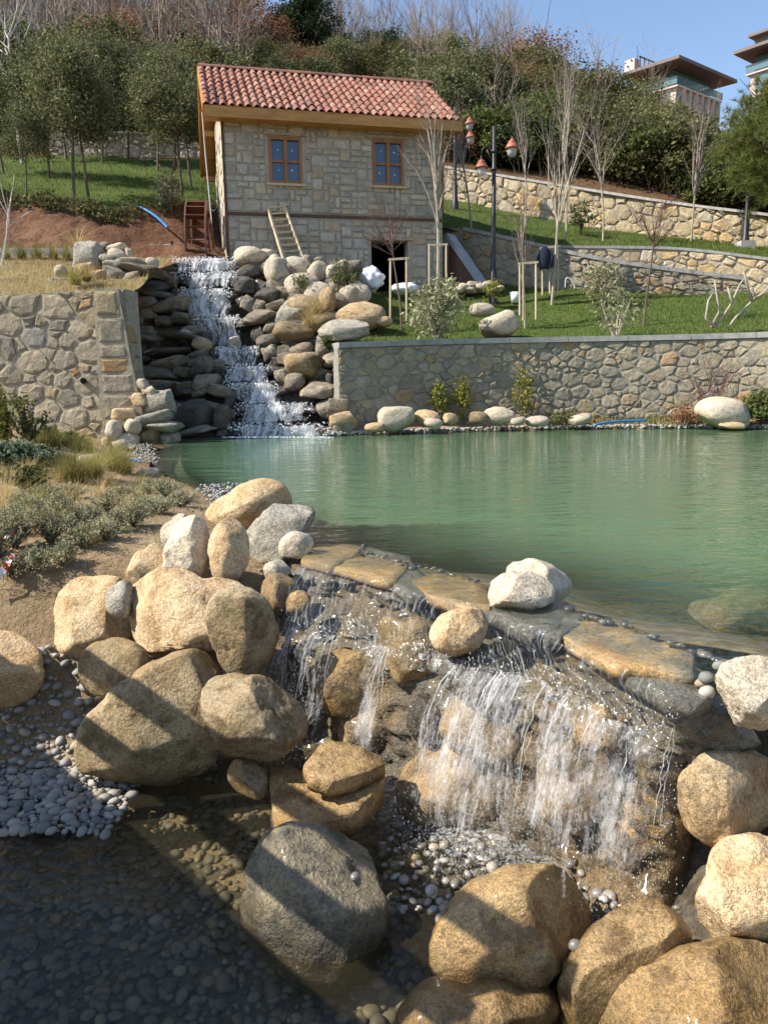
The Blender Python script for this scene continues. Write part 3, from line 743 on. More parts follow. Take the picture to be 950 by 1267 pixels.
def stone_from_poly(poly, joint, proud, rnd, rough=0.25):
    """outline (u, w) -> list of rings in (u, w, depth) around the centroid; None if too small"""
    pts = []
    for i in range(len(poly)):
        a, b = poly[i], poly[(i + 1) % len(poly)]
        L = math.hypot(b[0] - a[0], b[1] - a[1])
        if L < 0.015: continue
        pts.append(a)
        if L > 0.13: pts.append(((a[0] + b[0]) / 2 + rnd.uniform(-.1, .1) * L * .5, (a[1] + b[1]) / 2 + rnd.uniform(-.1, .1) * L * .5))
    if len(pts) < 3: return None
    cx = sum(p[0] for p in pts) / len(pts); cy = sum(p[1] for p in pts) / len(pts)
    r = sum(math.hypot(p[0] - cx, p[1] - cy) for p in pts) / len(pts)
    if r < joint * 1.6: return None
    k0 = 1 - joint / r
    tilt = (rnd.uniform(-1, 1) * proud / r * .5, rnd.uniform(-1, 1) * proud / r * .5)
    v = []; n = len(pts)
    jt = [rnd.uniform(0.92, 1.04) for _ in pts]
    for (x, y), j in zip(pts, jt): v.append(((x - cx) * k0 * j, (y - cy) * k0 * j, -0.02))
    for (x, y), j in zip(pts, jt):
        q = (x - cx) * k0 * j * 0.95, (y - cy) * k0 * j * 0.95
        v.append((q[0], q[1], proud * 0.55 * rnd.uniform(1 - rough, 1 + rough) + q[0] * tilt[0] + q[1] * tilt[1]))
    for (x, y), j in zip(pts, jt):
        q = (x - cx) * k0 * j * 0.74, (y - cy) * k0 * j * 0.74
        v.append((q[0], q[1], proud * rnd.uniform(1 - rough * 1.4, 1 + rough) + q[0] * tilt[0] + q[1] * tilt[1]))
    v.append((0, 0, proud * 1.05))
    f = []
    for i in range(n):
        j = (i + 1) % n
        f += [(i, j, n + j, n + i), (n + i, n + j, 2 * n + j, 2 * n + i), (2 * n + i, 2 * n + j, 3 * n)]
    return (cx, cy), v, f

class Wall:
    """curved wall frame: s along the top edge, w 0..1 from base to top, depth towards the camera side"""
    def __init__(s, top, base):
        n = 60
        s.t = interp_poly(top, n); s.b = interp_poly(base, n)
        d = np.diff(s.t[:, :2], axis=0); s.len = np.concatenate([[0], np.cumsum(np.hypot(d[:, 0], d[:, 1]))])
        s.L = s.len[-1]
        tg = np.gradient(s.t[:, :2], axis=0); tg /= np.linalg.norm(tg, axis=1)[:, None]
        s.nr = np.stack([tg[:, 1], -tg[:, 0]], -1)
    def P(s, u, w, d=0.0):
        t = np.array([np.interp(u, s.len, s.t[:, k]) for k in range(3)])
        b = np.array([np.interp(u, s.len, s.b[:, k]) for k in range(3)])
        n = np.array([np.interp(u, s.len, s.nr[:, k]) for k in range(2)]); n /= np.linalg.norm(n)
        p = b + (t - b) * w
        return Vector((p[0] + n[0] * d, p[1] + n[1] * d, p[2]))
    def H(s): return float(np.mean(s.t[:, 2] - s.b[:, 2]))

def rubble_wall(name, label, top, base, thick, sx, sy, joint, proud, mstone, mmortar, cap=None, mcap=None, seed=1, ncap=8, group=None, backdrop=0.0, limit=300):
    rnd = random.Random(seed); W = Wall(top, base); o = root(name, label, 'wall', W.P(0, 0), 0, group)
    inv = Vector(o.location)
    nu, nw = 90, 16
    # mortar body
    v = []; idx = {}
    for i in range(nu):
        for j in range(nw):
            p = W.P(W.L * i / (nu - 1), j / (nw - 1), 0)
            p = p + Vector((0, -1, 0)) * float(fbm(np.array([[p.x * 5, p.y * 5, p.z * 5]]), 3)[0]) * 0.02
            idx[i, j] = len(v); v.append(p - inv)
    for i in range(nu):
        for j in (0, nw - 1):
            idx[i, j, 'b'] = len(v); v.append(W.P(W.L * i / (nu - 1), j / (nw - 1), -thick) - inv)
    f = []
    for i in range(nu - 1):
        for j in range(nw - 1): f.append((idx[i, j], idx[i + 1, j], idx[i + 1, j + 1], idx[i, j + 1]))
        f.append((idx[i, nw - 1], idx[i + 1, nw - 1], idx[i + 1, nw - 1, 'b'], idx[i, nw - 1, 'b']))
        f.append((idx[i, 0, 'b'], idx[i, nw - 1, 'b'], idx[i + 1, nw - 1, 'b'], idx[i + 1, 0, 'b']))
    for i in (0, nu - 1):
        f.append(tuple(idx[i, j] for j in range(nw)) + (idx[i, nw - 1, 'b'], idx[i, 0, 'b']))
    me = bpy.data.meshes.new('mortar'); me.from_pydata(v, [], f); me.update(); me.polygons.foreach_set('use_smooth', [False] * len(f))
    obj('mortar', me, mmortar, o)
    H = W.H(); cells = voronoi_cells(W.L, H, sx, sy, rnd)
    st = []
    for c in cells:
        q = stone_from_poly(c, joint * rnd.uniform(0.7, 1.6), proud * rnd.uniform(0.5, 1.3), rnd)
        if q: st.append(q)
    area = lambda q: -sum(abs(a[0]) + abs(a[1]) for a in q[1])
    st.sort(key=area)
    rest = MB()
    for k, ((cx, cy), vv, ff) in enumerate(st):
        pc = W.P(cx, cy / H, 0)
        vs = [W.P(min(max(cx + a[0], 0), W.L), min(max((cy + a[1]) / H, 0), 1), a[2]) for a in vv]
        if k < limit:
            me = bpy.data.meshes.new('stone'); me.from_pydata([x - pc for x in vs], [], ff); me.update()
            obj('stone', me, mstone, o, pc - inv)
        else: rest.add([x - inv for x in vs], ff)
    if rest.v: struct(obj('small_stones', rest.mesh('small_stones'), mstone, o), 'stuff')
    if cap:
        w, h = cap
        for i in range(ncap):
            a, b = W.L * i / ncap + 0.004, W.L * (i + 1) / ncap - 0.004
            m = MB(); m2 = 4; vv = []
            for k in range(m2 + 1):
                u = a + (b - a) * k / m2
                for dz in (0.0, h):
                    for dd in (0.05, -w + 0.05):
                        p = W.P(u, 1, dd); p.z += dz; vv.append(p - inv)
            ff = []
            for k in range(m2):
                q = 4 * k; ff += [(q, q + 4, q + 6, q + 2), (q + 2, q + 6, q + 7, q + 3), (q + 1, q + 3, q + 7, q + 5), (q, q + 1, q + 5, q + 4)]
            ff += [(0, 2, 3, 1), (4 * m2, 4 * m2 + 1, 4 * m2 + 3, 4 * m2 + 2)]
            m.add(vv, ff); obj('coping', m.mesh('coping'), mcap, o)
    return o, W

def drop(P, z): return [(x, y, z) for x, y, zz in P]
rubble_wall('retaining_wall', 'long grey rubble wall with concrete coping behind the pond shore', [(x, y, z - 0.09) for x, y, z in WR_TOP], drop(WR_TOP, 0.05), 0.35, 0.24, 0.18, 0.011, 0.026, M_RUBBLE, M_MORTAR, (0.46, 0.10), M_CAP, 11, 9)
lw, WL = rubble_wall('retaining_wall', 'tall rough stone wall without coping left of the cascade', LW_TOP, drop(LW_TOP, 0.0), 0.5, 0.36, 0.27, 0.013, 0.032, M_RUBBLE, M_MORTAR_WARM, None, None, 12)
# corner pier of that wall, battered towards the cascade
_p0, _p1 = WL.P(WL.L - 0.52, 0, 0.0), WL.P(WL.L - 0.10, 0, 0.0)
m = MB(); _t = 2.62
_pv = []
for z, ext in ((0.0, 0.34), (1.3, 0.17), (2.56, 0.0)):
    for x, y in ((_p0.x, -0.09), (_p1.x + ext, -0.09), (_p1.x + ext, 0.34), (_p0.x, 0.34)):
        _pv.append((x + U(-.02, .02), _p1.y + y + U(-.02, .02), z))
_pf2 = []
for k in range(2):
    for i in range(4): _pf2.append((4 * k + i, 4 * k + (i + 1) % 4, 4 * k + 4 + (i + 1) % 4, 4 * k + 4 + i))
_pf2.append((8, 9, 10, 11))
m.add([Vector(q) - lw.location for q in _pv], _pf2); obj('corner_pier', m.mesh('corner_pier'), M_MORTAR_WARM, lw)
_rnd = random.Random(5); _z = 0.05
while _z < 2.55:
    hh = _rnd.uniform(0.22, 0.45); ext = 0.34 * (1 - (_z + hh / 2) / 2.64)
    wd = (_p1.x + ext - _p0.x); poly = [(0, 0), (wd, 0), (wd - 0.03, hh), (0, hh)]
    q = stone_from_poly(poly, 0.03, 0.028, _rnd)
    if q:
        (cx, cy), vv, ff = q; pc = Vector((_p0.x + cx, _p1.y - 0.09, _z + cy))
        me = bpy.data.meshes.new('stone'); me.from_pydata([(a[0], -a[2], a[1]) for a in vv], [], [tuple(reversed(t)) for t in ff]); me.update()
        me.polygons.foreach_set('use_smooth', [False] * len(ff))
        obj('stone', me, M_RUBBLE, lw, pc - lw.location)
    q = stone_from_poly([(0, 0), (.4, 0), (.4, hh), (0, hh)], 0.02, 0.03, _rnd)
    if q:
        (cx, cy), vv, ff = q; pc = Vector((_p1.x + ext, _p1.y - 0.07 + cx, _z + cy))
        me = bpy.data.meshes.new('stone'); me.from_pydata([(a[2] - a[1] * .13, a[0], a[1]) for a in vv], [], ff); me.update(); obj('stone', me, M_RUBBLE, lw, pc - lw.location)
    _z += hh
m = MB().tube([at(103, 471, 13.2), at(103, 471, 13.6)], 0.055, 12); _o = obj('drain_pipe', MB().tube([Vector(at(103, 471, 13.20)) - lw.location, Vector(at(103, 471, 13.6)) - lw.location], 0.05, 14).mesh('drain_pipe'), M_DARKINT, lw)
rubble_wall('ramp_wall', 'low rubble wall with sloping grey coping behind the lower lawn', WB_TOP, [(x, y, z - 0.15) for x, y, z in WB_BASE], 0.3, 0.30, 0.20, 0.015, 0.035, M_RUBBLE, M_MORTAR, (0.40, 0.09), M_CAP, 13, 7)
rubble_wall('terrace_wall', 'yellowish rubble wall with level coping above the sloping ramp wall', [(x, y, z - 0.06) for x, y, z in WA_TOP], [(x, y, z - 1.25) for x, y, z in WA_TOP], 0.3, 0.34, 0.24, 0.015, 0.035, M_UPSTONE, M_MORTAR_WARM, (0.40, 0.07), M_CAP, 14, 7)
rubble_wall('hillside_wall', 'pale yellow rubble wall with thin coping below the wooded slope', [(x, y, z - 0.05) for x, y, z in UW_TOP], [(x, y, z - 0.2) for x, y, z in UW_BASE], 0.4, 0.36, 0.28, 0.018, 0.045, M_UPSTONE, M_MORTAR_WARM, (0.45, 0.08), M_CAP_PALE, 15, 9)
_pt = pxrow([(60, 163, 31.6), (150, 165, 31.6), (220, 168, 31.9), (290, 170, 32.0)])
_pb = pxrow([(60, 200, 31.6), (150, 200, 31.6), (220, 200, 31.9), (290, 200, 32.0)])
rubble_wall('garden_wall', 'pinkish stone wall half hidden behind the trees on the left slope', _pt, _pb, 0.3, 0.45, 0.30, 0.02, 0.04, M_PINKSTONE, M_MORTAR_WARM, (0.4, 0.08), M_CAP_PALE, 16, 5)
# kerb along the terrace
_k = MB(); _kp = pxrow([(-120, 316, 17.55), (0, 315, 17.55), (60, 315, 17.6), (125, 316, 17.65)])
kerb = root('path_kerb', 'grey stone kerb between the dry terrace and the red earth bank', 'kerb', _kp[0])
for i in range(12):
    q = interp_poly(_kp, 13); a, b = Vector(q[i]), Vector(q[i + 1])
    obj('kerb_stone', MB().beam(a + (b - a) * .01 - kerb.location, b - (b - a) * .01 - kerb.location, 0.22, 0.26).mesh('kerb_stone'), M_CAP_PALE, kerb)
# ------------------------------------------------------------------ the stone house
HA = math.radians(13.5)
HO = Vector((-3.58, 19.0, 3.45)); HX = Vector((math.cos(HA), math.sin(HA), 0)); HY = Vector((-math.sin(HA), math.cos(HA), 0))
house = root('stone_house', 'two-storey stone house with a red tiled roof above the cascade', 'house', HO, HA)
def hpx(px, py):
    d = ray(px, py); t = (HO - CAM).dot(HY) / d.dot(HY); p = CAM + d * t - HO
    return p.dot(HX), p.z
HW = hpx(547, 240)[0]; HD = 5.0; HT = 3.70
w1 = (*hpx(331, 167), *hpx(375, 228)); w2 = (*hpx(460, 171), *hpx(500, 231)); dr = (*hpx(459, 297), *hpx(505, 349))
def rect(q): return (min(q[0], q[2]), max(q[0], q[2]), min(q[1], q[3]), max(q[1], q[3]))
w1, w2, dr = rect(w1), rect(w2), rect(dr)
dr = (dr[0], dr[1], -0.3, dr[3])
band_z = hpx(415, 268)[1]
OPEN = [w1, w2, dr]
# mortar shell of the front wall with its three openings
xs = sorted({0, HW, *[a for o_ in OPEN for a in o_[:2]]}); zs = sorted({-1.2, HT, *[a for o_ in OPEN for a in o_[2:]]})
m = MB(); TH = 0.32
for i in range(len(xs) - 1):
    for j in range(len(zs) - 1):
        cx, cz = (xs[i] + xs[i + 1]) / 2, (zs[j] + zs[j + 1]) / 2
        if any(o_[0] < cx < o_[1] and o_[2] < cz < o_[3] for o_ in OPEN): continue
        m.box((cx, TH / 2, cz), (xs[i + 1] - xs[i] + .0005, TH, zs[j + 1] - zs[j] + .0005))
obj('front_wall', m.mesh('front_wall'), M_MORTAR_HOUSE, house)
RY, RZ, EZ, OV = 2.5, 5.50, 3.68, 0.40      # ridge, eave
for x in (0.0, HW - TH):
    m = MB()
    v = [(x, TH + .002, -1.2), (x + TH, TH + .002, -1.2), (x, HD - TH - .002, -1.2), (x + TH, HD - TH - .002, -1.2)]
    tz = [HT, HT]
    v += [(x, TH + .002, HT + .05), (x + TH, TH + .002, HT + .05), (x, HD - TH - .002, HT + .05), (x + TH, HD - TH - .002, HT + .05), (x, RY, RZ - .22), (x + TH, RY, RZ - .22)]
    m.add(v, [(0, 4, 8, 6, 2), (1, 3, 7, 9, 5), (0, 1, 5, 4), (2, 6, 7, 3), (4, 5, 9, 8), (6, 8, 9, 7)])
    obj('gable_wall', m.mesh('gable_wall'), M_MORTAR_HOUSE, house)
obj('back_wall', MB().box((HW / 2, HD - TH / 2, (HT - 1.2) / 2), (HW, TH, HT + 1.2)).mesh('back_wall'), M_MORTAR_HOUSE, house)
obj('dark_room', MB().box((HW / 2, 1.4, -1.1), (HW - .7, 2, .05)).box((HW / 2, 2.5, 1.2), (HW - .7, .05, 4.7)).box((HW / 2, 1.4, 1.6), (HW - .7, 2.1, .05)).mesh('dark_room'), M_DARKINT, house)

def block_mesh(w, h, proud, rnd, j=0.012):
    """squared stone with a chipped, bevelled face (u right, w up, depth out)"""
    a, b = w / 2 - j, h / 2 - j; c = min(a, b) * 0.22
    o4 = [(-a, -b), (a, -b), (a, b), (-a, b)]; pts = []
    for i in range(4):
        p, q = o4[i], o4[(i + 1) % 4]; pts.append((p[0] * rnd.uniform(.9, 1.0), p[1] * rnd.uniform(.9, 1.0)))
        pts.append(((p[0] + q[0]) / 2 * rnd.uniform(.95, 1.02), (p[1] + q[1]) / 2 * rnd.uniform(.95, 1.02)))
    n = len(pts); v = [(x, y, -0.02) for x, y in pts]
    v += [(x * (1 - c / a * .35), y * (1 - c / b * .35), proud * rnd.uniform(.55, .8)) for x, y in pts]
    v += [(x * .62, y * .62, proud * rnd.uniform(.8, 1.15)) for x, y in pts] + [(0, 0, proud)]
    f = []
    for i in range(n):
        k = (i + 1) % n; f += [(i, k, n + k, n + i), (n + i, n + k, 2 * n + k, 2 * n + i), (2 * n + i, 2 * n + k, 3 * n)]
    return v, f

def pack(W, z0, z1, cell, rnd, opens, weights):
    nx, nz = int(round(W / cell)), int(round((z1 - z0) / cell)); cx, cz = W / nx, (z1 - z0) / nz
    used = [[False] * nz for _ in range(nx)]; out = []
    for j in range(nz):
        for i in range(nx):
            x, z = (i + .5) * cx, z0 + (j + .5) * cz
            if any(o_[0] - cx * .25 < x < o_[1] + cx * .25 and o_[2] - cz * .25 < z < o_[3] + cz * .25 for o_ in opens): used[i][j] = True
    for j in range(nz):
        for i in range(nx):
            if used[i][j]: continue
            opts = [(a, b, w) for a, b, w in weights if i + a <= nx and j + b <= nz and all(not used[i + p][j + q] for p in range(a) for q in range(b))]
            t = rnd.random() * sum(o_[2] for o_ in opts); a = b = 1
            for a, b, w in opts:
                t -= w
                if t <= 0: break
            for p in range(a):
                for q in range(b): used[i + p][j + q] = True
            out.append(((i + a / 2) * cx, z0 + (j + b / 2) * cz, a * cx, b * cz))
    return out
rnd = random.Random(21)
WT = [(2, 1, 3.5), (2, 2, 3.2), (1, 1, 1.0), (3, 1, 1.6), (3, 2, 2.2), (1, 2, 0.9)]
sb = pack(HW, -0.35, HT - 0.02, 0.136, rnd, OPEN + [(-1, 9, band_z - .04, band_z + .04)], WT)
sb.sort(key=lambda q: -q[2] * q[3])
rest = MB()
for k, (x, z, w, h) in enumerate(sb):
    v, f = block_mesh(w * rnd.uniform(.97, 1.03), h * rnd.uniform(.95, 1.02), rnd.uniform(.018, .042), rnd)
    v = [(a, -d, b) for a, b, d in v]
    if k < 300:
        me = bpy.data.meshes.new('stone'); me.from_pydata(v, [], f); me.update(); obj('stone', me, M_ASHLAR, house, (x, 0, z))
    else: rest.add([(a + x, b, d + z) for a, b, d in v], f)
if rest.v: struct(obj('small_stones', rest.mesh('small_stones'), M_ASHLAR, house), 'stuff')
# gable facing the water wheel: seen edge-on
g = MB()
for (y, z, w, h) in pack(HD, -0.9, RZ - .25, 0.2, rnd, [], WT):
    if z + h / 2 > HT + (RZ - HT) * (1 - abs(y - RY) / RY) - .25: continue
    v, f = block_mesh(w, h, rnd.uniform(.018, .04), rnd); g.add([(-d, y - a, z + b) for a, b, d in v], f)
struct(obj('gable_stones', g.mesh('gable_stones'), M_ASHLAR, house), 'stuff')
# timber band course and lintels
obj('band_course', MB().box((HW / 2, -0.012, band_z), (HW + .03, 0.06, 0.065)).mesh('band_course'), M_DARKWOOD, house)
for q in (w1, w2):
    obj('lintel', MB().box(((q[0] + q[1]) / 2, -0.008, q[3] + .045), (q[1] - q[0] + .34, .07, .06)).mesh('lintel'), M_WOOD_GREY, house)
obj('lintel', MB().box(((dr[0] + dr[1]) / 2, -0.008, dr[3] + .05), (dr[1] - dr[0] + .3, .08, .075)).mesh('lintel'), M_WOOD_GREY, house)
obj('corner_post', MB().box((-0.012, -0.02, HT / 2 + .2), (0.05, 0.07, HT - .5)).mesh('corner_post'), M_DARKWOOD, house)
obj('corner_post', MB().box((HW + 0.012, -0.02, HT * .72), (0.05, 0.06, HT * .52)).mesh('corner_post'), M_WOOD, house)
for q in (w1, w2):
    win = bpy.data.objects.new('window', None); COL.objects.link(win); win.parent = house
    cx, cz, w, h = (q[0] + q[1]) / 2, (q[2] + q[3]) / 2, q[1] - q[0], q[3] - q[2]
    win.location = (cx, 0.05, cz); t = 0.075
    m = MB().box((-w / 2 + t / 2, 0, 0), (t, .09, h)).box((w / 2 - t / 2, 0, 0), (t, .09, h)).box((0, 0, h / 2 - t / 2), (w - 2 * t, .09, t)).box((0, 0, -h / 2 + t / 2), (w - 2 * t, .09, t))
    obj('frame', m.mesh('frame'), M_WOOD, win)
    obj('mullion', MB().box((0, -.006, 0), (.085, .085, h - 2 * t - .002)).mesh('mullion'), M_WOOD, win)
    for sx in (-1, 1):
        obj('transom', MB().box((sx * (w / 4 - .01), .004, -.02), (w / 2 - t - .048, .06, .055)).mesh('transom'), M_WOOD, win)
        for sz in (-1, 1):
            ww = w / 2 - t - .04; hh = h / 2 - t - .01
            p = obj('pane', MB().box((0, 0, 0), (ww, .012, hh)).mesh('pane'), M_PANE, win, (sx * (w / 4 - .015), .02, sz * (h / 4 - .03) - .01))
            p.rotation_euler = (U(-.012, .012), 0, U(-.012, .012))
            # protective sticker left on the new glass
            s_ = MB(); mm = [(math.cos(a) * .026 * U(.4, 1.2), 0, math.sin(a) * .02 * U(.4, 1.2)) for a in np.linspace(0, 5.6, 8)]
            s_.add(mm, [tuple(range(8))]); obj('sticker', s_.mesh('sticker'), M_WHITE, win, (sx * (w / 4 - .015) + U(-.03, .03), .010, sz * (h / 4 - .03) + U(-.05, .05)))
    obj('sill', MB().box((0, -.06, -h / 2 - .03), (w + .14, .16, .05)).mesh('sill'), M_STAKE, win)
# roof: boarded slabs, timber fascia, tiles one by one
SL = math.hypot(RY + OV, RZ - EZ); sa = math.atan2(RZ - EZ, RY + OV); X0, X1 = -0.40, HW + 0.38
roof = bpy.data.objects.new('roof', None); COL.objects.link(roof); roof.parent = house
for sgn, nm in ((1, 'front_boarding'), (-1, 'back_boarding')):
    yb = -OV if sgn == 1 else HD + OV
    v = []
    for x in (X0, X1):
        for (y, z) in ((yb, EZ), (RY, RZ), (RY, RZ - .12), (yb, EZ - .10)): v.append((x, y, z))
    obj(nm, MB().add(v, [(0, 1, 5, 4), (3, 7, 6, 2), (0, 4, 7, 3), (0, 3, 2, 1), (4, 5, 6, 7)]).mesh(nm), M_WOOD_EAVE, roof)
obj('fascia', MB().box(((X0 + X1) / 2, -OV - .022, EZ - .10), (X1 - X0, .045, .24)).mesh('fascia'), M_WOOD_EAVE, roof)
obj('wall_plate', MB().box((HW / 2, -.05, HT - .11), (HW + .5, .14, .16)).mesh('wall_plate'), M_WOOD_EAVE, roof)
obj('eave_soffit', MB().box((HW / 2, -OV / 2 - .01, EZ - .19), (X1 - X0 - .02, OV - .06, .03)).mesh('eave_soffit'), M_WOOD_EAVE, roof)
for y, z in ((RY, RZ - .22), (RY - 1.25, (EZ + RZ) / 2 - .28), (RY + 1.25, (EZ + RZ) / 2 - .28), (HD + .1, EZ - .22)):
    obj('purlin', MB().box((X0 / 2 + .05, y, z), (abs(X0) - .02, .12, .14)).mesh('purlin'), M_WOOD_EAVE, roof)
for sgn in (1, -1):
    a = (X0 - .02, (-OV if sgn == 1 else HD + OV), EZ - .04); b = (X0 - .02, RY, RZ - .04)
    obj('barge_board', MB().beam(a, b, .04, .20).mesh('barge_board'), M_WOOD_EAVE, roof)
prof = [(-.100, .004), (-.082, .034), (-.052, .062), (-.015, .070), (.020, .058), (.046, .026), (.070, .008), (.098, .010)]
def tile_mesh(L=0.44):
    v = []; n = len(prof)
    for y, dz, k in ((0, 0.028, 1.0), (L, 0.0, .94)):
        for x, z in prof: v.append((x * k, y, z + dz))
    for x, z in prof: v.append((x, 0.0, z + .028 - .02))
    f = [(i, i + 1, n + i + 1, n + i) for i in range(n - 1)] + [(2 * n + i, 2 * n + i + 1, i + 1, i) for i in range(n - 1)]
    me = bpy.data.meshes.new('roof_tile'); me.from_pydata(v, [], f); me.update(); me.materials.append(M_TILE); return me
TM = tile_mesh(); NC = 33; NR = 9; cw = (X1 - X0 + .04) / NC; rl = SL / NR
rnd = random.Random(4)
for r_ in range(NR):
    for c in range(NC):
        d = -0.05 + r_ * rl
        y = -OV + d * math.cos(sa); z = EZ + d * math.sin(sa) + .012
        o = obj('roof_tile', TM, None, roof, (X0 - .02 + cw * (c + .5) + rnd.uniform(-.006, .006), y + rnd.uniform(-.012, .012), z + rnd.uniform(0, .006)), (sa + rnd.uniform(-.012, .012), rnd.uniform(-.02, .02), rnd.uniform(-.015, .015)), (cw / .196, 1.0, 1.0))
bt = MB()
for r_ in range(NR):
    for c in range(NC):
        d = -0.05 + r_ * rl; y = HD + OV - d * math.cos(sa); z = EZ + d * math.sin(sa) + .012
        ca, sn = math.cos(sa), math.sin(sa)
        n0 = len(prof); pts = []
        for yy, k in ((0, .028), (.44, 0)):
            for x, zz in prof: pts.append((X0 + cw * (c + .5) + x, y - yy * ca + (zz + k) * sn, z + yy * sn + (zz + k) * ca))
        bt.add(pts, [(i, n0 + i, n0 + i + 1, i + 1) for i in range(n0 - 1)])
struct(obj('back_tiles', bt.mesh('back_tiles'), M_TILE, roof), 'stuff')
def ridge_mesh():
    v = []; n = 9
    for x, r_ in ((0, .10), (.36, .085)):
        for k in range(n):
            a = math.pi * k / (n - 1); v.append((x, r_ * math.cos(a) * 1.1, r_ * math.sin(a)))
    return MB().add(v, [(k, k + 1, n + k + 1, n + k) for k in range(n - 1)]).mesh('ridge_tile', True)
RM = ridge_mesh(); RM.materials.append(M_TILE)
k = 0; x = X0 - .02
while x < X1 - .1:
    obj('ridge_tile', RM, None, roof, (x, RY, RZ + .03), (0, -.03, U(-.03, .03))); x += .33
# wire hanging from the eave corner
wire = tag(obj('hanging_wire', MB().tube([at(250, 138, 18.6), at(254, 190, 18.7), at(262, 276, 18.8)], .012, 6).mesh('hanging_wire'), M_WHITE), 'thin pale rope hanging from the roof corner beside the house', 'rope')

# ladder against the front wall
lad = root('wooden_ladder', 'wooden ladder leaning on the front wall of the stone house', 'ladder', at(362, 325, 18.6))
A0, B0 = at(352, 324, 18.75), at(376, 322, 18.95); A1, B1 = at(329, 249, 19.25), at(349, 247, 19.35)
for a, b in ((A0, A1), (B0, B1)):
    obj('rail', MB().beam(a - lad.location, b - lad.location, .055, .07).mesh('rail'), M_STAKE, lad)
for k in range(9):
    t = (k + .6) / 9.6
    obj('rung', MB().beam(A0.lerp(A1, t) - lad.location, B0.lerp(B1, t) - lad.location, .05, .04).mesh('rung'), M_STAKE, lad)

# water wheel, edge-on beside the gable
wheel = root('water_wheel', 'rusty steel water wheel standing beside the gable wall', 'water wheel', HO + HX * -0.62 + HY * 1.0 + Vector((0, 0, 0.52)), HA - 0.10)
WRd, WW = 1.42, 0.46
for s_ in (-1, 1):
    m = MB(); n = 40; v = []
    for x in (s_ * WW / 2 - .015, s_ * WW / 2 + .015):
        for rr in (WRd - .24, WRd):
            for k in range(n):
                a = 2 * math.pi * k / n; v.append((x, rr * math.cos(a), rr * math.sin(a)))
    f = []
    for k in range(n):
        j = (k + 1) % n
        f += [(k, j, n + j, n + k), (2 * n + k, 3 * n + k, 3 * n + j, 2 * n + j), (n + k, n + j, 3 * n + j, 3 * n + k), (k, 2 * n + k, 2 * n + j, j)]
    obj('rim', m.add(v, f).mesh('rim'), M_RUST, wheel)
    for k in range(6):
        a = math.pi * k / 3 + .2
        obj('spoke', MB().beam((s_ * WW / 2, 0, 0), (s_ * WW / 2, (WRd - .2) * math.cos(a), (WRd - .2) * math.sin(a)), .05, .03, (1, 0, 0)).mesh('spoke'), M_RUST, wheel)
for k in range(26):
    a = 2 * math.pi * k / 26
    o = obj('bucket', MB().box((0, 0, 0), (WW - .035, .022, .26)).mesh('bucket') if k == 0 else bucket_me, M_RUST, wheel, (0, (WRd - .12) * math.cos(a), (WRd - .12) * math.sin(a)), (a - math.pi / 2 + .55, 0, 0))
    bucket_me = o.data
obj('axle', MB().tube([(-.75, 0, 0), (.6, 0, 0)], .05, 10).mesh('axle'), M_RUST, wheel)
# pier that carries the axle
pq = HO + HX * -1.45 + HY * 0.55
pier = root('stone_pier', 'short pale stone pier beside the water wheel', 'pier', pq, HA)
obj('core', MB().box((0, .3, .1), (.76, .56, 1.5)).mesh('core'), M_MORTAR_WARM, pier)
rnd = random.Random(9)
for (x, z, w, h) in pack(.78, -.4, .86, .145, rnd, [], WT):
    v, f = block_mesh(w, h, rnd.uniform(.02, .035), rnd); me = bpy.data.meshes.new('stone'); me.from_pydata([(a, -d, b) for a, b, d in v], [], f); me.update()
    obj('stone', me, M_PINKSTONE, pier, (x - .39, .02, z))
obj('bracket_post', MB().box((.16, -.06, .3), (.06, .06, 1.2)).mesh('bracket_post'), M_RUST, pier)
obj('bearing_arm', MB().box((.35, -.10, .30), (.62, .05, .05)).mesh('bearing_arm'), M_BLACK, pier)
# stair parapet right of the door
sp0, sp1 = at(556, 291, 20.75), at(598, 352, 19.95)
par = root('stair_parapet', 'sloping smooth grey concrete parapet beside the doorway', 'parapet', sp1)
obj('coping', MB().beam(sp0 - par.location, sp1 - par.location, .30, .10).mesh('coping'), M_CEMENT, par)
_a, _b = sp0 - par.location, sp1 - par.location; _lo = _b.z - .2
_nv = Vector((0.25, .85, 0)) * .12
m = MB().add([_a + _nv * s_ + Vector((0, 0, z)) for s_ in (-1, 1) for z in (-.08,)] + [_b + _nv * s_ + Vector((0, 0, -.08)) for s_ in (-1, 1)] + [Vector((_a.x, _a.y, _lo)) + _nv * s_ for s_ in (-1, 1)] + [Vector((_b.x, _b.y, _lo)) + _nv * s_ for s_ in (-1, 1)],
             [(0, 2, 6, 4), (1, 5, 7, 3), (0, 4, 5, 1), (2, 3, 7, 6), (0, 1, 3, 2)])
obj('wall', m.mesh('wall'), M_DARKWOOD, par)  # shadow below the sloping coping put into the wall's dark brown colour
# ------------------------------------------------------------------ boulders
def chop(v, rnd, k, zmin=0.35, lo=0.60, hi=0.93, soft=0.93):
    for _ in range(k):
        n = np.array([rnd.gauss(0, 1), rnd.gauss(0.25, 1), abs(rnd.gauss(0, 1)) + 0.2]); n /= np.linalg.norm(n)
        if n[2] < zmin: n[2] = zmin + 0.1; n /= np.linalg.norm(n)
        s = v @ n; d = s.max() * rnd.uniform(lo, hi)
        v -= np.outer(np.maximum(s - d, 0) * soft, n)
    return v

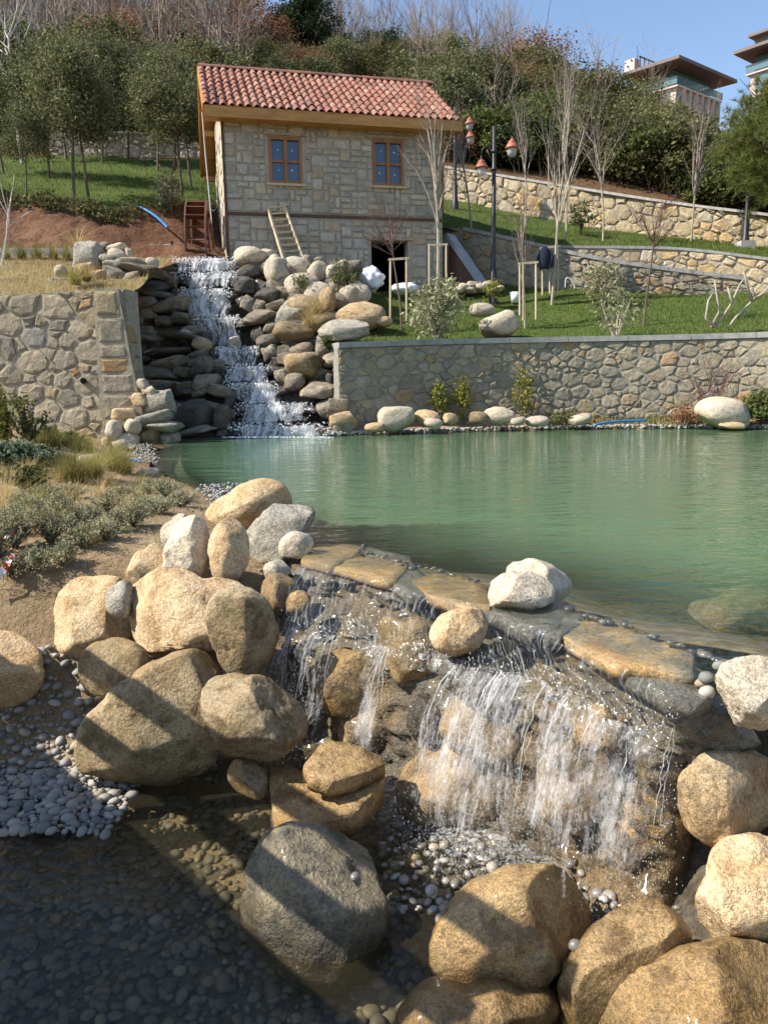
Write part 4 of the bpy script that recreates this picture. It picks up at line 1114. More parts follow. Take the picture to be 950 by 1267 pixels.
def boulder(name, label, poly, D, mat, thick=0.8, sub=4, chops=5, seed=None, amp=0.05, full=2.5, cat='boulder', group=None, strata=0.0):
    """poly: outline in photograph pixels; D: distance of the widest section; thick: depth / width"""
    rnd = random.Random(seed if seed is not None else int(poly[0][0] * 31 + poly[0][1] * 17))
    cx = (min(p[0] for p in poly) + max(p[0] for p in poly)) / 2; cy = (min(p[1] for p in poly) + max(p[1] for p in poly)) / 2
    C = at(cx, cy, D); t0 = (C - CAM).dot(FWD); mpp = t0 / F_PX
    ang = np.array([math.atan2(-(p[1] - cy), p[0] - cx) for p in poly]); rad = np.array([math.hypot(p[0] - cx, p[1] - cy) for p in poly])
    o_ = np.argsort(ang); ang, rad = ang[o_], rad[o_]
    A = np.concatenate([ang - 2 * math.pi, ang, ang + 2 * math.pi]); Rr = np.concatenate([rad, rad, rad])
    tt = np.linspace(-math.pi, math.pi, 181); rt = np.interp(tt, A, Rr)
    ker = np.array([1, 2, 3, 2, 1.]); ker /= ker.sum()
    rt = np.convolve(np.concatenate([rt[-9:-1], rt, rt[1:9]]), ker, 'same')[8:-8]
    v, f = ico(sub); v = v.copy()
    th = np.arctan2(v[:, 1], v[:, 0]); c = v[:, 2]
    rho = np.clip(1 - np.abs(c) ** full, 0, 1) ** (1 / full)
    rr = np.interp(th, tt, rt) * rho * mpp
    size = rad.mean() * mpp
    q = np.stack([np.cos(th) * rr, np.sin(th) * rr, np.sign(c) * np.abs(c) ** 0.95 * size * thick], -1)
    q = chop(q, rnd, chops + 2)
    off = np.array([rnd.uniform(0, 30) for _ in range(3)])
    nrm = q / (np.linalg.norm(q, axis=1)[:, None] + 1e-9)
    n1 = fbm(q / size * 1.3 + off, 3); n2 = fbm(q / size * 4.5 + off, 3); n3 = fbm(q / size * 13 + off, 3)
    disp = (n1 * amp * 1.3 + n2 * amp * 0.75 + n3 * amp * 0.42) * size
    if strata:
        s = np.sin((q[:, 0] * 0.55 + q[:, 1] * 0.9 + n1 * 0.25 * size) / size * 16 + n2 * 3)
        disp += s * strata * size
    if sub >= 4:      # fissures
        g1 = fbm(q / size * np.array([.9, 1.3, .9]) + off + 11, 3); g2 = fbm(q / size * np.array([1.6, .8, 1.2]) + off + 23, 3)
        disp = disp - (np.exp(-(g1 / .018) ** 2) * .035 + np.exp(-(g2 / .014) ** 2) * .022) * size
    q = q + nrm * disp[:, None]
    N = (CAM - C); N.z *= 0.35; N.normalize()
    X, Y = np.array(RIGHT), np.array(UP); W = q[:, :1] * X + q[:, 1:2] * Y + q[:, 2:] * np.array(N)
    me = mesh_np(name, W, f, True)
    return tag(obj(name, me, mat, None, C), label, cat, group)

def zf(x0, y0, s):
    return lambda *p: [(x0 + p[i] / s, y0 + p[i + 1] / s) for i in range(0, len(p), 2)]
Z1 = zf(40, 580, 2.639); Z2 = zf(330, 640, 2.879); Z3 = zf(600, 660, 2.714); Z5 = zf(280, 900, 2.794); Z6 = zf(500, 900, 2.111); ZP = zf(0, 0, 1.0)
boulder('boulder', 'broad flat tan boulder on the pond edge behind the upright stones', Z1(550, 150, 580, 120, 640, 85, 700, 45, 760, 32, 815, 45, 845, 95, 850, 130, 800, 165, 720, 185, 650, 190, 590, 180), 5.25, M_ROCK_TAN, 0.9, 4, 6)
boulder('boulder', 'grey jagged layered rock beside the left end of the spillway', Z1(690, 230, 740, 160, 850, 115, 925, 140, 905, 190, 880, 235, 840, 290, 800, 330, 740, 345, 690, 330), 4.65, M_ROCK_GREY, 0.8, 4, 8, strata=0.03)
boulder('boulder', 'small pale round stone against the grey layered rock', Z1(803, 250, 830, 215, 880, 208, 920, 235, 905, 270, 850, 290, 810, 285), 4.4, M_ROCK_PALE, 0.9, 3, 3)
boulder('boulder', 'tall pointed pale boulder standing upright on the tan block', Z1(425, 370, 430, 300, 445, 230, 470, 180, 530, 150, 570, 175, 582, 230, 578, 300, 565, 385, 490, 392), 4.25, M_ROCK_PALE, 0.75, 5, 11, full=3.0)
boulder('boulder', 'egg shaped upright tan boulder beside the pointed one', Z1(580, 300, 578, 240, 600, 185, 640, 155, 680, 165, 705, 215, 708, 270, 692, 335, 655, 376, 605, 372), 4.2, M_ROCK_TAN, 0.8, 4, 4, full=2.2)
boulder('boulder', 'small pale stone wedged behind the pointed upright boulder', Z1(418, 225, 450, 170, 490, 143, 515, 155, 520, 200, 470, 250, 430, 255), 4.55, M_ROCK_PALE, 0.8, 3, 4)
boulder('boulder', 'leaning tan stone left of the pointed upright boulder', Z1(306, 365, 320, 310, 370, 265, 430, 240, 460, 260, 450, 355, 380, 385), 4.3, M_ROCK_TAN, 0.8, 4, 5)
boulder('boulder', 'large rounded pale tan boulder at the edge of the planted bank', Z1(50, 580, 60, 500, 80, 410, 120, 365, 200, 350, 300, 362, 345, 400, 330, 480, 315, 570, 250, 640, 180, 690, 110, 695, 75, 650), 4.1, M_ROCK_TAN, 0.8, 5, 9, full=3.0)
boulder('boulder', 'thin grey stone squeezed between the two large tan boulders', Z1(238, 420, 270, 375, 330, 362, 330, 430, 300, 490, 262, 480), 3.95, M_ROCK_GREY, 0.7, 3, 4)
boulder('boulder', 'big blocky golden tan boulder on top of the left pile', Z1(280, 420, 300, 375, 350, 362, 560, 368, 660, 374, 720, 400, 700, 500, 640, 580, 500, 608, 400, 634, 340, 595, 300, 540, 288, 480), 3.85, M_ROCK_TAN, 0.7, 5, 11, full=3.4)
boulder('boulder', 'rounded brown boulder with a chipped face beside the left fall', Z1(565, 470, 590, 415, 680, 388, 740, 410, 790, 480, 810, 560, 780, 630, 700, 682, 650, 672, 600, 590, 575, 520), 3.55, M_ROCK_BROWN, 0.85, 5, 5)
boulder('boulder', 'smooth medium oval boulder lying on the grey pebbles', Z1(148, 680, 165, 600, 230, 565, 310, 562, 380, 600, 385, 650, 330, 705, 260, 735, 190, 747, 160, 725), 3.72, M_ROCK_BROWN, 0.85, 4, 4, full=2.2)
boulder('boulder', 'very large brown boulder at the waterline of the lower pool', Z1(143, 900, 160, 840, 220, 780, 320, 700, 420, 630, 520, 595, 600, 615, 640, 680, 625, 760, 620, 860, 600, 960, 520, 1015, 380, 1040, 240, 1030, 150, 980), 3.42, M_ROCK_BROWN, 0.75, 5, 12, full=3.0)
boulder('boulder', 'large smooth brown boulder under the chipped one by the fall', Z1(553, 720, 580, 690, 700, 680, 820, 720, 900, 780, 935, 850, 915, 910, 800, 945, 680, 957, 610, 905, 570, 830), 3.15, M_ROCK_BROWN, 0.85, 5, 9)
boulder('stone', 'small wet brown stone below the left end of the spillway', Z1(735, 400, 760, 352, 820, 346, 865, 380, 855, 430, 800, 462, 750, 440), 3.95, M_ROCK_WETB, 0.9, 3, 3, cat='stone')
boulder('stone', 'little ochre stone beside the left strand of the fall', Z1(825, 440, 850, 405, 900, 408, 912, 430, 875, 465, 832, 465), 3.8, M_ROCK_GOLD, 0.9, 3, 3, cat='stone')
boulder('stone', 'small pale flat stone under the round grey stone', Z1(748, 335, 780, 305, 830, 308, 845, 335, 800, 358, 760, 355), 4.15, M_ROCK_PALE, 0.9, 3, 3, cat='stone')
boulder('stone', 'rough wet reddish stone at the edge of the lower pool', Z1(632, 1000, 670, 952, 730, 962, 770, 1010, 760, 1070, 690, 1070), 3.1, M_ROCK_WETB, 0.9, 4, 6, cat='stone', amp=0.1)
boulder('boulder', 'rounded grey tan boulder beside the soil at the pebble bank', ZP(-45, 805, 0, 782, 30, 790, 53, 815, 53, 845, 30, 868, -10, 873, -50, 850), 3.85, M_ROCK_TAN, 0.9, 4, 4)
# right-hand pile
boulder('boulder', 'pale rounded boulder below the rough slate ledge', Z6(708, 160, 740, 90, 800, 55, 870, 60, 950, 90, 1010, 150, 1000, 250, 950, 302, 900, 292, 820, 306, 760, 272, 720, 215), 2.45, M_ROCK_TAN, 0.85, 5, 5)
boulder('boulder', 'blocky tan boulder under the pale rounded one', Z6(750, 510, 785, 400, 815, 310, 870, 295, 950, 305, 1030, 330, 1045, 480, 1010, 600, 900, 582, 810, 570, 765, 548), 2.22, M_ROCK_TAN, 0.8, 5, 11, full=3.2)
boulder('boulder', 'big wet golden brown boulder at the foot of the falls', Z6(62, 600, 75, 540, 120, 470, 220, 400, 330, 378, 430, 385, 490, 420, 528, 490, 500, 550, 450, 600, 410, 650, 340, 698, 250, 714, 150, 692, 90, 652), 2.25, M_ROCK_GOLD, 0.8, 5, 5)
boulder('boulder', 'smooth golden boulder between the big wet one and the blocky one', Z6(390, 740, 400, 680, 450, 590, 510, 520, 580, 475, 660, 468, 720, 510, 758, 565, 740, 640, 640, 720, 520, 790, 440, 815, 395, 795), 2.08, M_ROCK_GOLD, 0.8, 5, 5)
boulder('boulder', 'largest golden boulder lying against the right bank', Z6(440, 800, 520, 700, 640, 640, 760, 590, 830, 566, 900, 575, 1010, 610, 1070, 720, 1060, 860, 800, 930, 560, 920, 450, 870), 1.95, M_ROCK_GOLD, 0.8, 5, 5)
boulder('boulder', 'low flat wet boulder under the big golden brown one', Z6(-20, 740, 60, 672, 160, 690, 300, 700, 400, 690, 410, 800, 260, 890, 60, 900, -40, 850), 2.02, M_ROCK_GOLD, 0.8, 4, 5)
boulder('boulder', 'large wet grey boulder with pale spots standing in the lower pool', Z5(58, 720, 70, 580, 90, 470, 130, 390, 200, 358, 330, 362, 480, 415, 522, 470, 535, 560, 525, 700, 505, 810, 400, 890, 280, 925, 170, 890, 85, 805), 2.45, M_ROCK_POOL, 0.75, 5, 13, amp=0.08, full=3.4)
boulder('boulder', 'pale blocky boulder standing in the pond behind the spillway', Z3(50, 135, 65, 105, 110, 96, 200, 97, 250, 128, 302, 185, 290, 232, 200, 250, 100, 220), 3.55, M_ROCK_PALE, 0.85, 4, 6)
boulder('boulder', 'pale grooved boulder resting on the spillway slabs', Z3(-3, 200, 10, 165, 50, 138, 110, 133, 180, 143, 237, 190, 232, 222, 170, 248, 80, 265, 18, 257), 3.27, M_ROCK_PALE, 0.85, 4, 6, strata=0.02)
boulder('boulder', 'round tan boulder sitting on the wet ledge of the fall', Z2(577, 425, 595, 375, 640, 340, 700, 329, 765, 335, 787, 370, 772, 430, 735, 482, 680, 492, 620, 477, 590, 452), 3.02, M_ROCK_TAN, 0.9, 5, 4)
boulder('boulder', 'rough flaky pale boulder at the right end of the spillway', Z3(768, 490, 790, 450, 850, 423, 920, 416, 1010, 440, 1050, 540, 1000, 630, 890, 660, 830, 645, 788, 595), 2.38, M_ROCK_PALE, 0.85, 5, 9, amp=0.09, strata=0.015)
_sub = boulder('boulder', 'submerged brown rock showing through the green pond water', ZP(850, 728, 890, 718, 960, 716, 1010, 724, 990, 742, 930, 750, 870, 746), 3.75, M_ROCK_BROWN, 0.9, 4, 5)
_sub.location.z -= .10; _sub.scale = (1.1, 1.1, .8)
# rocks of the fall face seen through the water
_cg = G_CORE.reshape(-1, 3) - np.array(CAM); _cz = _cg @ np.array(FWD)
_cu = 475 + F_PX * (_cg @ np.array(RIGHT)) / _cz; _cv = 633.5 - F_PX * (_cg @ np.array(UP)) / _cz
def coreD(px, py):
    m_ = np.hypot(_cu - px, _cv - py) < 14
    return float(_cg[m_][:, 1].min()) if m_.any() else None
_boulder = boulder
def boulder(name, label, poly, D, mat, *a, **k):
    cx = sum(p[0] for p in poly) / len(poly); cy = sum(p[1] for p in poly) / len(poly); d = coreD(cx, cy)
    return _boulder(name, label, poly, (d + (0.10 if 'tall golden' in label else 0.05 if mat is M_SLATE else 0.0)) if d else D, mat, *a, **k)
FG = 'wet rocks behind the near fall'
boulder('rock_slab', 'rough wet grey slate ledge at the right end of the fall', Z3(545, 600, 640, 540, 720, 545, 800, 560, 830, 620, 905, 655, 945, 700, 900, 735, 800, 730, 700, 735, 600, 690), 2.5, M_SLATE, 0.45, 5, 8, cat='slab', amp=0.08, strata=0.03)
boulder('rock', 'orange brown wet rock behind the left strands of the fall', ZP(380, 838, 395, 812, 440, 806, 478, 822, 482, 858, 450, 880, 400, 878), 3.62, M_ROCK_GOLD, 0.45, 4, 12, cat='rock', full=3.6, strata=0.018)
boulder('rock', 'broad wet grey brown ledge rock below the middle slabs', ZP(436, 800, 450, 778, 500, 768, 552, 785, 566, 806, 540, 836, 490, 842, 450, 828), 3.25, M_ROCK_WETB, 0.45, 4, 12, cat='rock', full=3.6, strata=0.018)
boulder('rock', 'small golden corner rock beside the round tan boulder on the ledge', ZP(592, 812, 606, 796, 650, 806, 660, 826, 640, 842, 600, 834), 3.02, M_ROCK_GOLD, 0.45, 3, 12, cat='rock', full=3.6, strata=0.018)
boulder('rock', 'golden brown wet rock behind the middle of the fall', ZP(540, 880, 570, 850, 640, 846, 668, 880, 660, 926, 600, 940, 550, 925), 3.08, M_ROCK_WETB, 0.45, 4, 12, cat='rock', full=3.6, strata=0.018)
boulder('rock', 'large brown wet rock at the foot of the middle fall', ZP(478, 950, 510, 918, 590, 915, 650, 950, 668, 1010, 610, 1052, 540, 1040, 490, 1000), 2.96, M_ROCK_WETB, 0.45, 5, 12, cat='rock', full=3.6, strata=0.018)
boulder('rock', 'long ochre wet slab edge under the right part of the spillway', ZP(700, 900, 712, 880, 760, 890, 800, 908, 800, 925, 750, 922), 2.66, M_ROCK_GOLD, 0.45, 4, 12, cat='rock', full=3.6, strata=0.018)
boulder('rock', 'brown wet rock behind the right strands of the fall', ZP(655, 960, 680, 925, 740, 930, 770, 975, 760, 1030, 700, 1045, 662, 1015), 2.78, M_ROCK_WETB, 0.45, 4, 12, cat='rock', full=3.6, strata=0.018)
boulder('rock', 'tall golden brown wet rock beside the pale rounded boulder', ZP(752, 985, 765, 942, 815, 930, 852, 950, 872, 1030, 862, 1085, 835, 1112, 790, 1085, 762, 1040), 2.58, M_ROCK_GOLD, 0.45, 5, 12, cat='rock', full=3.6, strata=0.018)
boulder('rock', 'grey wet rock below the orange one in the left fall', ZP(400, 905, 420, 876, 470, 868, 500, 890, 496, 925, 440, 935), 3.42, M_ROCK_WETB, 0.45, 4, 12, cat='rock', full=3.6, strata=0.018)
boulder('rock', 'dark wet rock beside the single strand of falling water', ZP(505, 880, 520, 856, 552, 862, 560, 900, 545, 925, 512, 915), 3.22, M_ROCK_WET, 0.45, 4, 12, cat='rock', full=3.6, strata=0.018)
boulder('rock', 'wet grey rock under the round tan boulder on the ledge', ZP(540, 830, 560, 806, 620, 812, 690, 840, 690, 870, 640, 880, 580, 866), 3.02, M_ROCK_WET, 0.45, 4, 12, cat='rock', full=3.6, strata=0.018)

boulder = _boulder
# flat slabs of the spillway
def slab(label, poly, z, th, mat, seed, name='spillway_slab'):
    rnd = random.Random(seed); P = []
    for i in range(len(poly)):
        a, b = poly[i], poly[(i + 1) % len(poly)]
        for k in range(4):
            t = k / 4; P.append((a[0] + (b[0] - a[0]) * t + (rnd.uniform(-1.2, 1.2) if k else 0), a[1] + (b[1] - a[1]) * t + (rnd.uniform(-.8, .8) if k else 0)))
    W = [atz(x, y, z) for x, y in P]; C = sum(W, Vector()) / len(W); n = len(W)
    v = []; f = []
    for s_, dz in ((1.0, -th), (1.015, -th * .55), (1.0, -.008), (.97, 0.0), (.6, rnd.uniform(-.004, .005)), (.25, rnd.uniform(-.003, .005))):
        for w in W:
            d = w - C; j = 1 + rnd.uniform(-.012, .012); v.append((d.x * s_ * j, d.y * s_ * j, dz + rnd.uniform(-.004, .004)))
    for r_ in range(5):
        for i in range(n):
            j = (i + 1) % n; f.append((r_ * n + i, r_ * n + j, r_ * n + n + j, r_ * n + n + i))
    f.append(tuple(5 * n + i for i in range(n))); f.append(tuple(range(n - 1, -1, -1)))
    me = bpy.data.meshes.new(name); me.from_pydata(v, [], f); me.update()
    me.polygons.foreach_set('use_smooth', [True] * len(f))
    return tag(obj(name, me, mat, None, C), label, 'slab')
slab('leftmost flat ochre slab of the spillway under a film of water', ZP(372, 691, 394, 672, 446, 674, 452, 681, 411, 701), 0.004, .05, M_SLAB, 1)
slab('second flat ochre slab of the spillway, beside the narrow channel', ZP(413, 701, 441, 688, 505, 694, 500, 708, 489, 720), 0.004, .05, M_SLAB, 2)
slab('orange ochre slab of the spillway left of the pale grooved boulder', ZP(510, 718, 538, 709, 572, 710, 602, 724, 606, 753, 580, 752, 528, 735), 0.006, .05, M_SLAB, 3)
slab('dark wet slab of the spillway in front of the pale grooved boulder', ZP(600, 757, 640, 745, 700, 744, 712, 750, 690, 779, 656, 787), -0.004, .05, M_SLATE, 4)
slab('broad ochre and grey slab of the spillway right of the pale boulders', ZP(684, 782, 722, 764, 768, 770, 808, 784, 840, 797, 858, 806, 858, 834, 806, 826, 760, 824), -0.012, .05, M_SLAB, 5)
slab('cracked grey slab of the spillway beside the flaky pale boulder', ZP(762, 828, 803, 824, 858, 838, 880, 860, 860, 872, 822, 866), -0.05, .05, M_SLATE, 6)
slab('wet ochre slab wedged below the large smooth brown boulder', Z5(150, 140, 210, 138, 300, 172, 480, 190, 545, 160, 535, 210, 455, 285, 345, 310, 270, 340, 165, 345, 155, 260), -.68, .10, M_ROCK_GOLD, 8, 'rock_slab').rotation_euler = (.10, -.08, 0)
slab('upper wet slab leaning beside the single strand of water', Z5(268, 135, 330, 65, 400, 52, 540, 88, 550, 115, 440, 160, 350, 185, 285, 165), -.57, .07, M_ROCK_GOLD, 9, 'rock_slab').rotation_euler = (.06, .10, 0)
boulder('rock', 'dark wet rock under the wedged ochre slab', Z5(150, 300, 260, 250, 420, 260, 470, 320, 420, 380, 260, 400, 165, 380), 2.95, M_ROCK_WET, 0.7, 4, 8, cat='rock')
slab('narrow grey slab in the channel between the ochre slabs', ZP(486, 722, 500, 700, 516, 702, 530, 714, 532, 738, 505, 738), -0.008, .05, M_SLATE, 7)
slab('thin grey slab between the orange ochre slab and the dark wet one', ZP(594, 728, 608, 722, 640, 738, 648, 748, 612, 762, 596, 754), -0.006, .05, M_SLATE, 10)
slab('thin grey slab joining the dark wet slab to the broad ochre one', ZP(676, 772, 700, 752, 726, 760, 720, 772, 692, 790, 672, 790), -0.010, .05, M_SLATE, 11)
slab('thin grey slab behind the second ochre slab at the pond side', ZP(446, 683, 456, 676, 508, 688, 512, 698, 500, 700), -0.004, .05, M_SLATE, 12)

# ------------------------------------------------------------------ rocks of the cascade (shared shapes)
def rock_shape(seed, flat=1.0, chops=7, sub=3, amp=0.07):
    rnd = random.Random(seed); v, f = ico(sub); v = v.copy() * 0.5
    v = np.sign(v) * np.abs(v * 2) ** (0.8 if chops < 8 else 0.42) / 2
    for _ in range(chops):
        n = np.array([rnd.gauss(0, 1), rnd.gauss(0, 1), rnd.gauss(0, 1)]); n /= np.linalg.norm(n)
        s = v @ n; d = s.max() * rnd.uniform(.68 if chops < 8 else .58, .92 if chops < 8 else .85); v -= np.outer(np.maximum(s - d, 0) * (.85 if chops < 8 else .98), n)
    off = rnd.uniform(0, 30)
    v = v + (v / np.linalg.norm(v, axis=1)[:, None]) * (fbm(v * 3 + off, 4) * amp)[:, None]
    ext = v.max(0) - v.min(0); v = (v - (v.max(0) + v.min(0)) / 2) / ext
    return mesh_np('rock_shape', v, f, True)
SH_ROUND = [rock_shape(100 + i, chops=5) for i in range(7)]
SH_BLOCK = [rock_shape(200 + i, chops=10, amp=0.10, sub=4) for i in range(9)]
def matcopy(me, mat):
    key = me.name + '|' + mat.name
    if key not in MATS:
        c = me.copy(); c.materials.clear(); c.materials.append(mat); MATS[key] = c
    return MATS[key]
def rock(px, py, w, h, D, mat, label, group, kind='round', name='rock', cat='rock', depth=None):
    """photograph pixels: centre and size"""
    p = at(px, py, D); s = D / F_PX
    me = matcopy(R.choice(SH_ROUND if kind == 'round' else SH_BLOCK), mat)
    o = obj(name, me, None, None, p, (U(-.2, .2), U(-.28, .28), U(0, 6.28) if kind == 'round' and w < h * 1.5 else U(-.25, .25) + R.choice([0, math.pi])))
    o.scale = (w * s * 1.08, (depth or U(.7, 1.0)) * w * s, h * s * 1.12)
    return tag(o, label, cat, group)
CY = [319, 337, 357, 391, 430, 452, 473, 499, 525, 543]
CXL = [211, 217, 220, 238, 266, 278, 275, 290, 281, 275]
CXR = [293, 293, 287, 300, 321, 333, 345, 388, 409, 412]
def CD(y): return 18.2 - (y - 319) / 222.0 * 4.2
# bed of steps
xs_ = [150, 200, 250, 300, 350, 400, 432]
rows = [[tuple(at(x, 319, 19.2)) for x in xs_]]
for k in range(len(CY) - 1):
    a = [at(x, CY[k] + 3, CD(CY[k]) + .12) for x in xs_]
    zn = [at(x, CY[k + 1] + 5, CD(CY[k + 1])).z for x in xs_]
    rows += [[tuple(p) for p in a], [(p.x, p.y - .02, z) for p, z in zip(a, zn)]]
rows.append([tuple(at(x, 548, 13.8)) for x in xs_])
_v, _f, _G = loft(rows, 80, 100, 0, 1, linear=True)
_v = _v + fbm(_v * 2.6, 4)[:, None] * np.array([[.12, .18, .06]])
struct(obj('cascade_bed', mesh_np('cascade_bed', _v, _f, True), M_CASC_WET))
LBL_L = 'dark stacked stone in the shade left of the white cascade'
LBL_R = 'brown stacked stone in the pile right of the white cascade'
LBL_W = 'wet dark stone ledge in the middle of the white cascade'
def xl(y): return float(np.interp(y, CY, CXL))
def xr(y): return float(np.interp(y, CY, CXR))
R.seed(11)
y = 328
while y < 540:
    D = CD(y)
    x = 160 + (y - 328) * 0.06
    while x < xl(y) - 3:
        w = max(12, min(U(12, 60), xl(y) - x + 3)); h = U(9, 17)
        rock(x + w / 2, y + U(-6, 6), w, h, D - U(-.05, .1), M_CASC if R.random() < .6 else M_CASC_WET, LBL_L, 'stones left of the cascade', 'block' if R.random() < .85 else 'round')
        x += w * .93
    x = xr(y) + 2
    xe = 424 if y > 410 else 405
    while x < xe:
        w = U(13, 46); h = U(10, 22)
        rock(x + w / 2, y + U(-6, 6), w, h, D - U(-.05, .1), M_CASC if R.random() < .75 else M_CASC_WET, LBL_R, 'stones right of the cascade', 'block' if R.random() < .7 else 'round')
        x += w * .93
    y += U(12, 15)
for k in range(1, len(CY) - 1):   # ledge stones under the water
    x = CXL[k] - 6
    while x < CXR[k]:
        w = U(26, 48); rock(x + w / 2, CY[k] + 10, w, 13, CD(CY[k]) + .12, M_CASC_WET, LBL_W, 'ledge stones under the cascade', 'block'); x += w * .9
ZC = lambda zx, zy: (150 + zx / 3.276, 290 + zy / 3.276)
TOP = 'pale rounded boulder heaped beside the top of the cascade, below the ladder'
def big(zx, zy, w, h, mat, lab, D=None, grp='boulders heaped right of the cascade', kind='round'):
    x, y = ZC(zx, zy); rock(x, y, w / 3.276, h / 3.276, (D or CD(y)) - .25, mat, lab, grp, kind, 'boulder', 'boulder')
for q in [(525, 92, 120, 70), (600, 80, 60, 40), (645, 150, 120, 100), (715, 130, 100, 65), (800, 155, 95, 80), (735, 205, 130, 85), (795, 250, 100, 100), (850, 165, 60, 70), (900, 140, 70, 60), (920, 255, 90, 80), (950, 215, 60, 50), (620, 110, 60, 50)]:
    big(*q, M_ROCK_PALE, TOP, None)
big(760, 310, 170, 100, M_ROCK_BROWN, 'large brown boulder with dry straw grass hanging over it')
big(700, 400, 160, 75, M_ROCK_BROWN, 'flat brown boulder beside the dry straw grass')
big(800, 370, 150, 80, M_ROCK_BROWN, 'brown boulder under the dry straw grass at the lawn corner')
big(850, 420, 130, 60, M_ROCK_GREY, 'grey stone between the flat slab and the cascade pile', None, None, 'block')
big(735, 530, 140, 100, M_ROCK_BROWN, 'large rounded brown boulder low in the pile right of the cascade')
big(690, 325, 110, 95, M_ROCK_GREY, 'grey leaning boulder in the middle of the right stone pile', None, None, 'block')
big(330, 445, 75, 48, M_ROCK_TAN, 'round tan stone at the left edge of the white water')
big(262, 412, 50, 45, M_ROCK_PALE, 'small pale stone beside the round tan one in the cascade')
big(455, 440, 65, 45, M_ROCK_PALE, 'pale wet stone in the middle of the white water')
big(310, 725, 150, 105, M_CASC_WET, 'big dark wet block at the foot of the cascade', None, None, 'block')
big(410, 745, 70, 100, M_CASC_WET, 'narrow dark wet block beside the big one at the cascade foot', None, None, 'block')
big(345, 600, 110, 60, M_CASC, 'brown flat stone left of the lower white water', None, None, 'block')
big(340, 530, 70, 70, M_CASC, 'round brown stone left of the lower white water')
big(900, 750, 110, 55, M_ROCK_TAN, 'flat ochre slab at the foot of the right wall corner', None, None, 'block')
big(885, 700, 85, 80, M_CASC, 'brown block against the right wall corner', None, None, 'block')
for i, (x, y, w, h, m_) in enumerate([(447, 392, 56, 33, M_ROCK_TAN), (438, 367, 40, 26, M_ROCK_PALE), (474, 398, 22, 12, M_ROCK_TAN), (425, 408, 58, 20, M_ROCK_GREY), (415, 352, 30, 24, M_ROCK_PALE), (404, 372, 24, 30, M_ROCK_BROWN)]):
    rock(x, y, w, h, [16.2, 17.2, 16.0, 15.0, 17.6, 16.6][i], m_, ['big rounded tan boulder at the left end of the lower lawn', 'pale boulder behind the big tan one at the lawn edge', 'small tan stone beside the big tan boulder on the lawn', 'flat grey slab lying beside the corner of the coping', 'pale boulder heaped below the doorway corner of the house', 'brown boulder at the left edge of the lower lawn'][i], None, 'block' if i == 3 else 'round', 'boulder', 'boulder')
# pile at the corner of the left wall
ZL = lambda zx, zy: (zx / 3.958, 280 + zy / 3.958)
for (zx, zy, w, h, m_, lab) in [(565, 1000, 100, 90, M_ROCK_PALE, 0), (650, 980, 90, 65, M_ROCK_PALE, 0), (620, 1050, 120, 80, M_ROCK_PALE, 0), (530, 1060, 60, 60, M_ROCK_TAN, 0), (620, 918, 130, 65, M_ROCK_TAN, 1), (760, 932, 170, 55, M_ROCK_GREY, 1), (800, 975, 180, 50, M_ROCK_GREY, 1), (735, 1030, 110, 80, M_ROCK_BROWN, 1), (830, 1035, 100, 60, M_CASC, 1), (780, 865, 130, 130, M_ROCK_GREY, 1), (735, 805, 70, 50, M_ROCK_PALE, 1), (700, 770, 50, 45, M_ROCK_PALE, 1), (690, 850, 80, 60, M_ROCK_TAN, 1)]:
    x, y = ZL(zx, zy)
    rock(x, y, w / 3.958, h / 3.958, 12.75 if lab == 0 else 12.95, m_, ['pale rounded stone in the heap at the foot of the left wall corner', 'flat or angular stone stacked between the left wall corner and the cascade'][lab], ['stones at the left wall corner', 'stones between the left wall and the cascade'][lab], 'round' if lab == 0 else 'block', 'stone', 'stone')
# top left of the cascade, beside the terrace
for (zx, zy, w, h, m_) in [(430, 150, 120, 140, M_ROCK_GREY), (300, 225, 70, 60, M_ROCK_PALE), (295, 290, 100, 60, M_ROCK_GREY), (575, 105, 90, 40, M_ROCK_PALE), (575, 140, 80, 55, M_ROCK_PALE), (510, 100, 50, 40, M_ROCK_GREY), (635, 130, 40, 45, M_ROCK_PALE), (530, 160, 80, 45, M_ROCK_GREY), (560, 195, 100, 45, M_ROCK_GREY), (650, 178, 140, 40, M_CASC), (710, 218, 210, 45, M_CASC), (655, 255, 100, 60, M_CASC), (745, 182, 60, 50, M_ROCK_PALE), (565, 245, 110, 70, M_ROCK_GREY), (490, 245, 90, 50, M_ROCK_TAN), (420, 215, 90, 60, M_ROCK_TAN)]:
    x, y = ZL(zx, zy)
    rock(x, y, w / 3.958, h / 3.958, 15.2 - (y - 340) * .02, m_, 'grey or pale rock heaped on the corner of the terrace above the left wall', 'rocks on the terrace corner', 'block' if w > 80 else 'round', 'rock', 'rock')
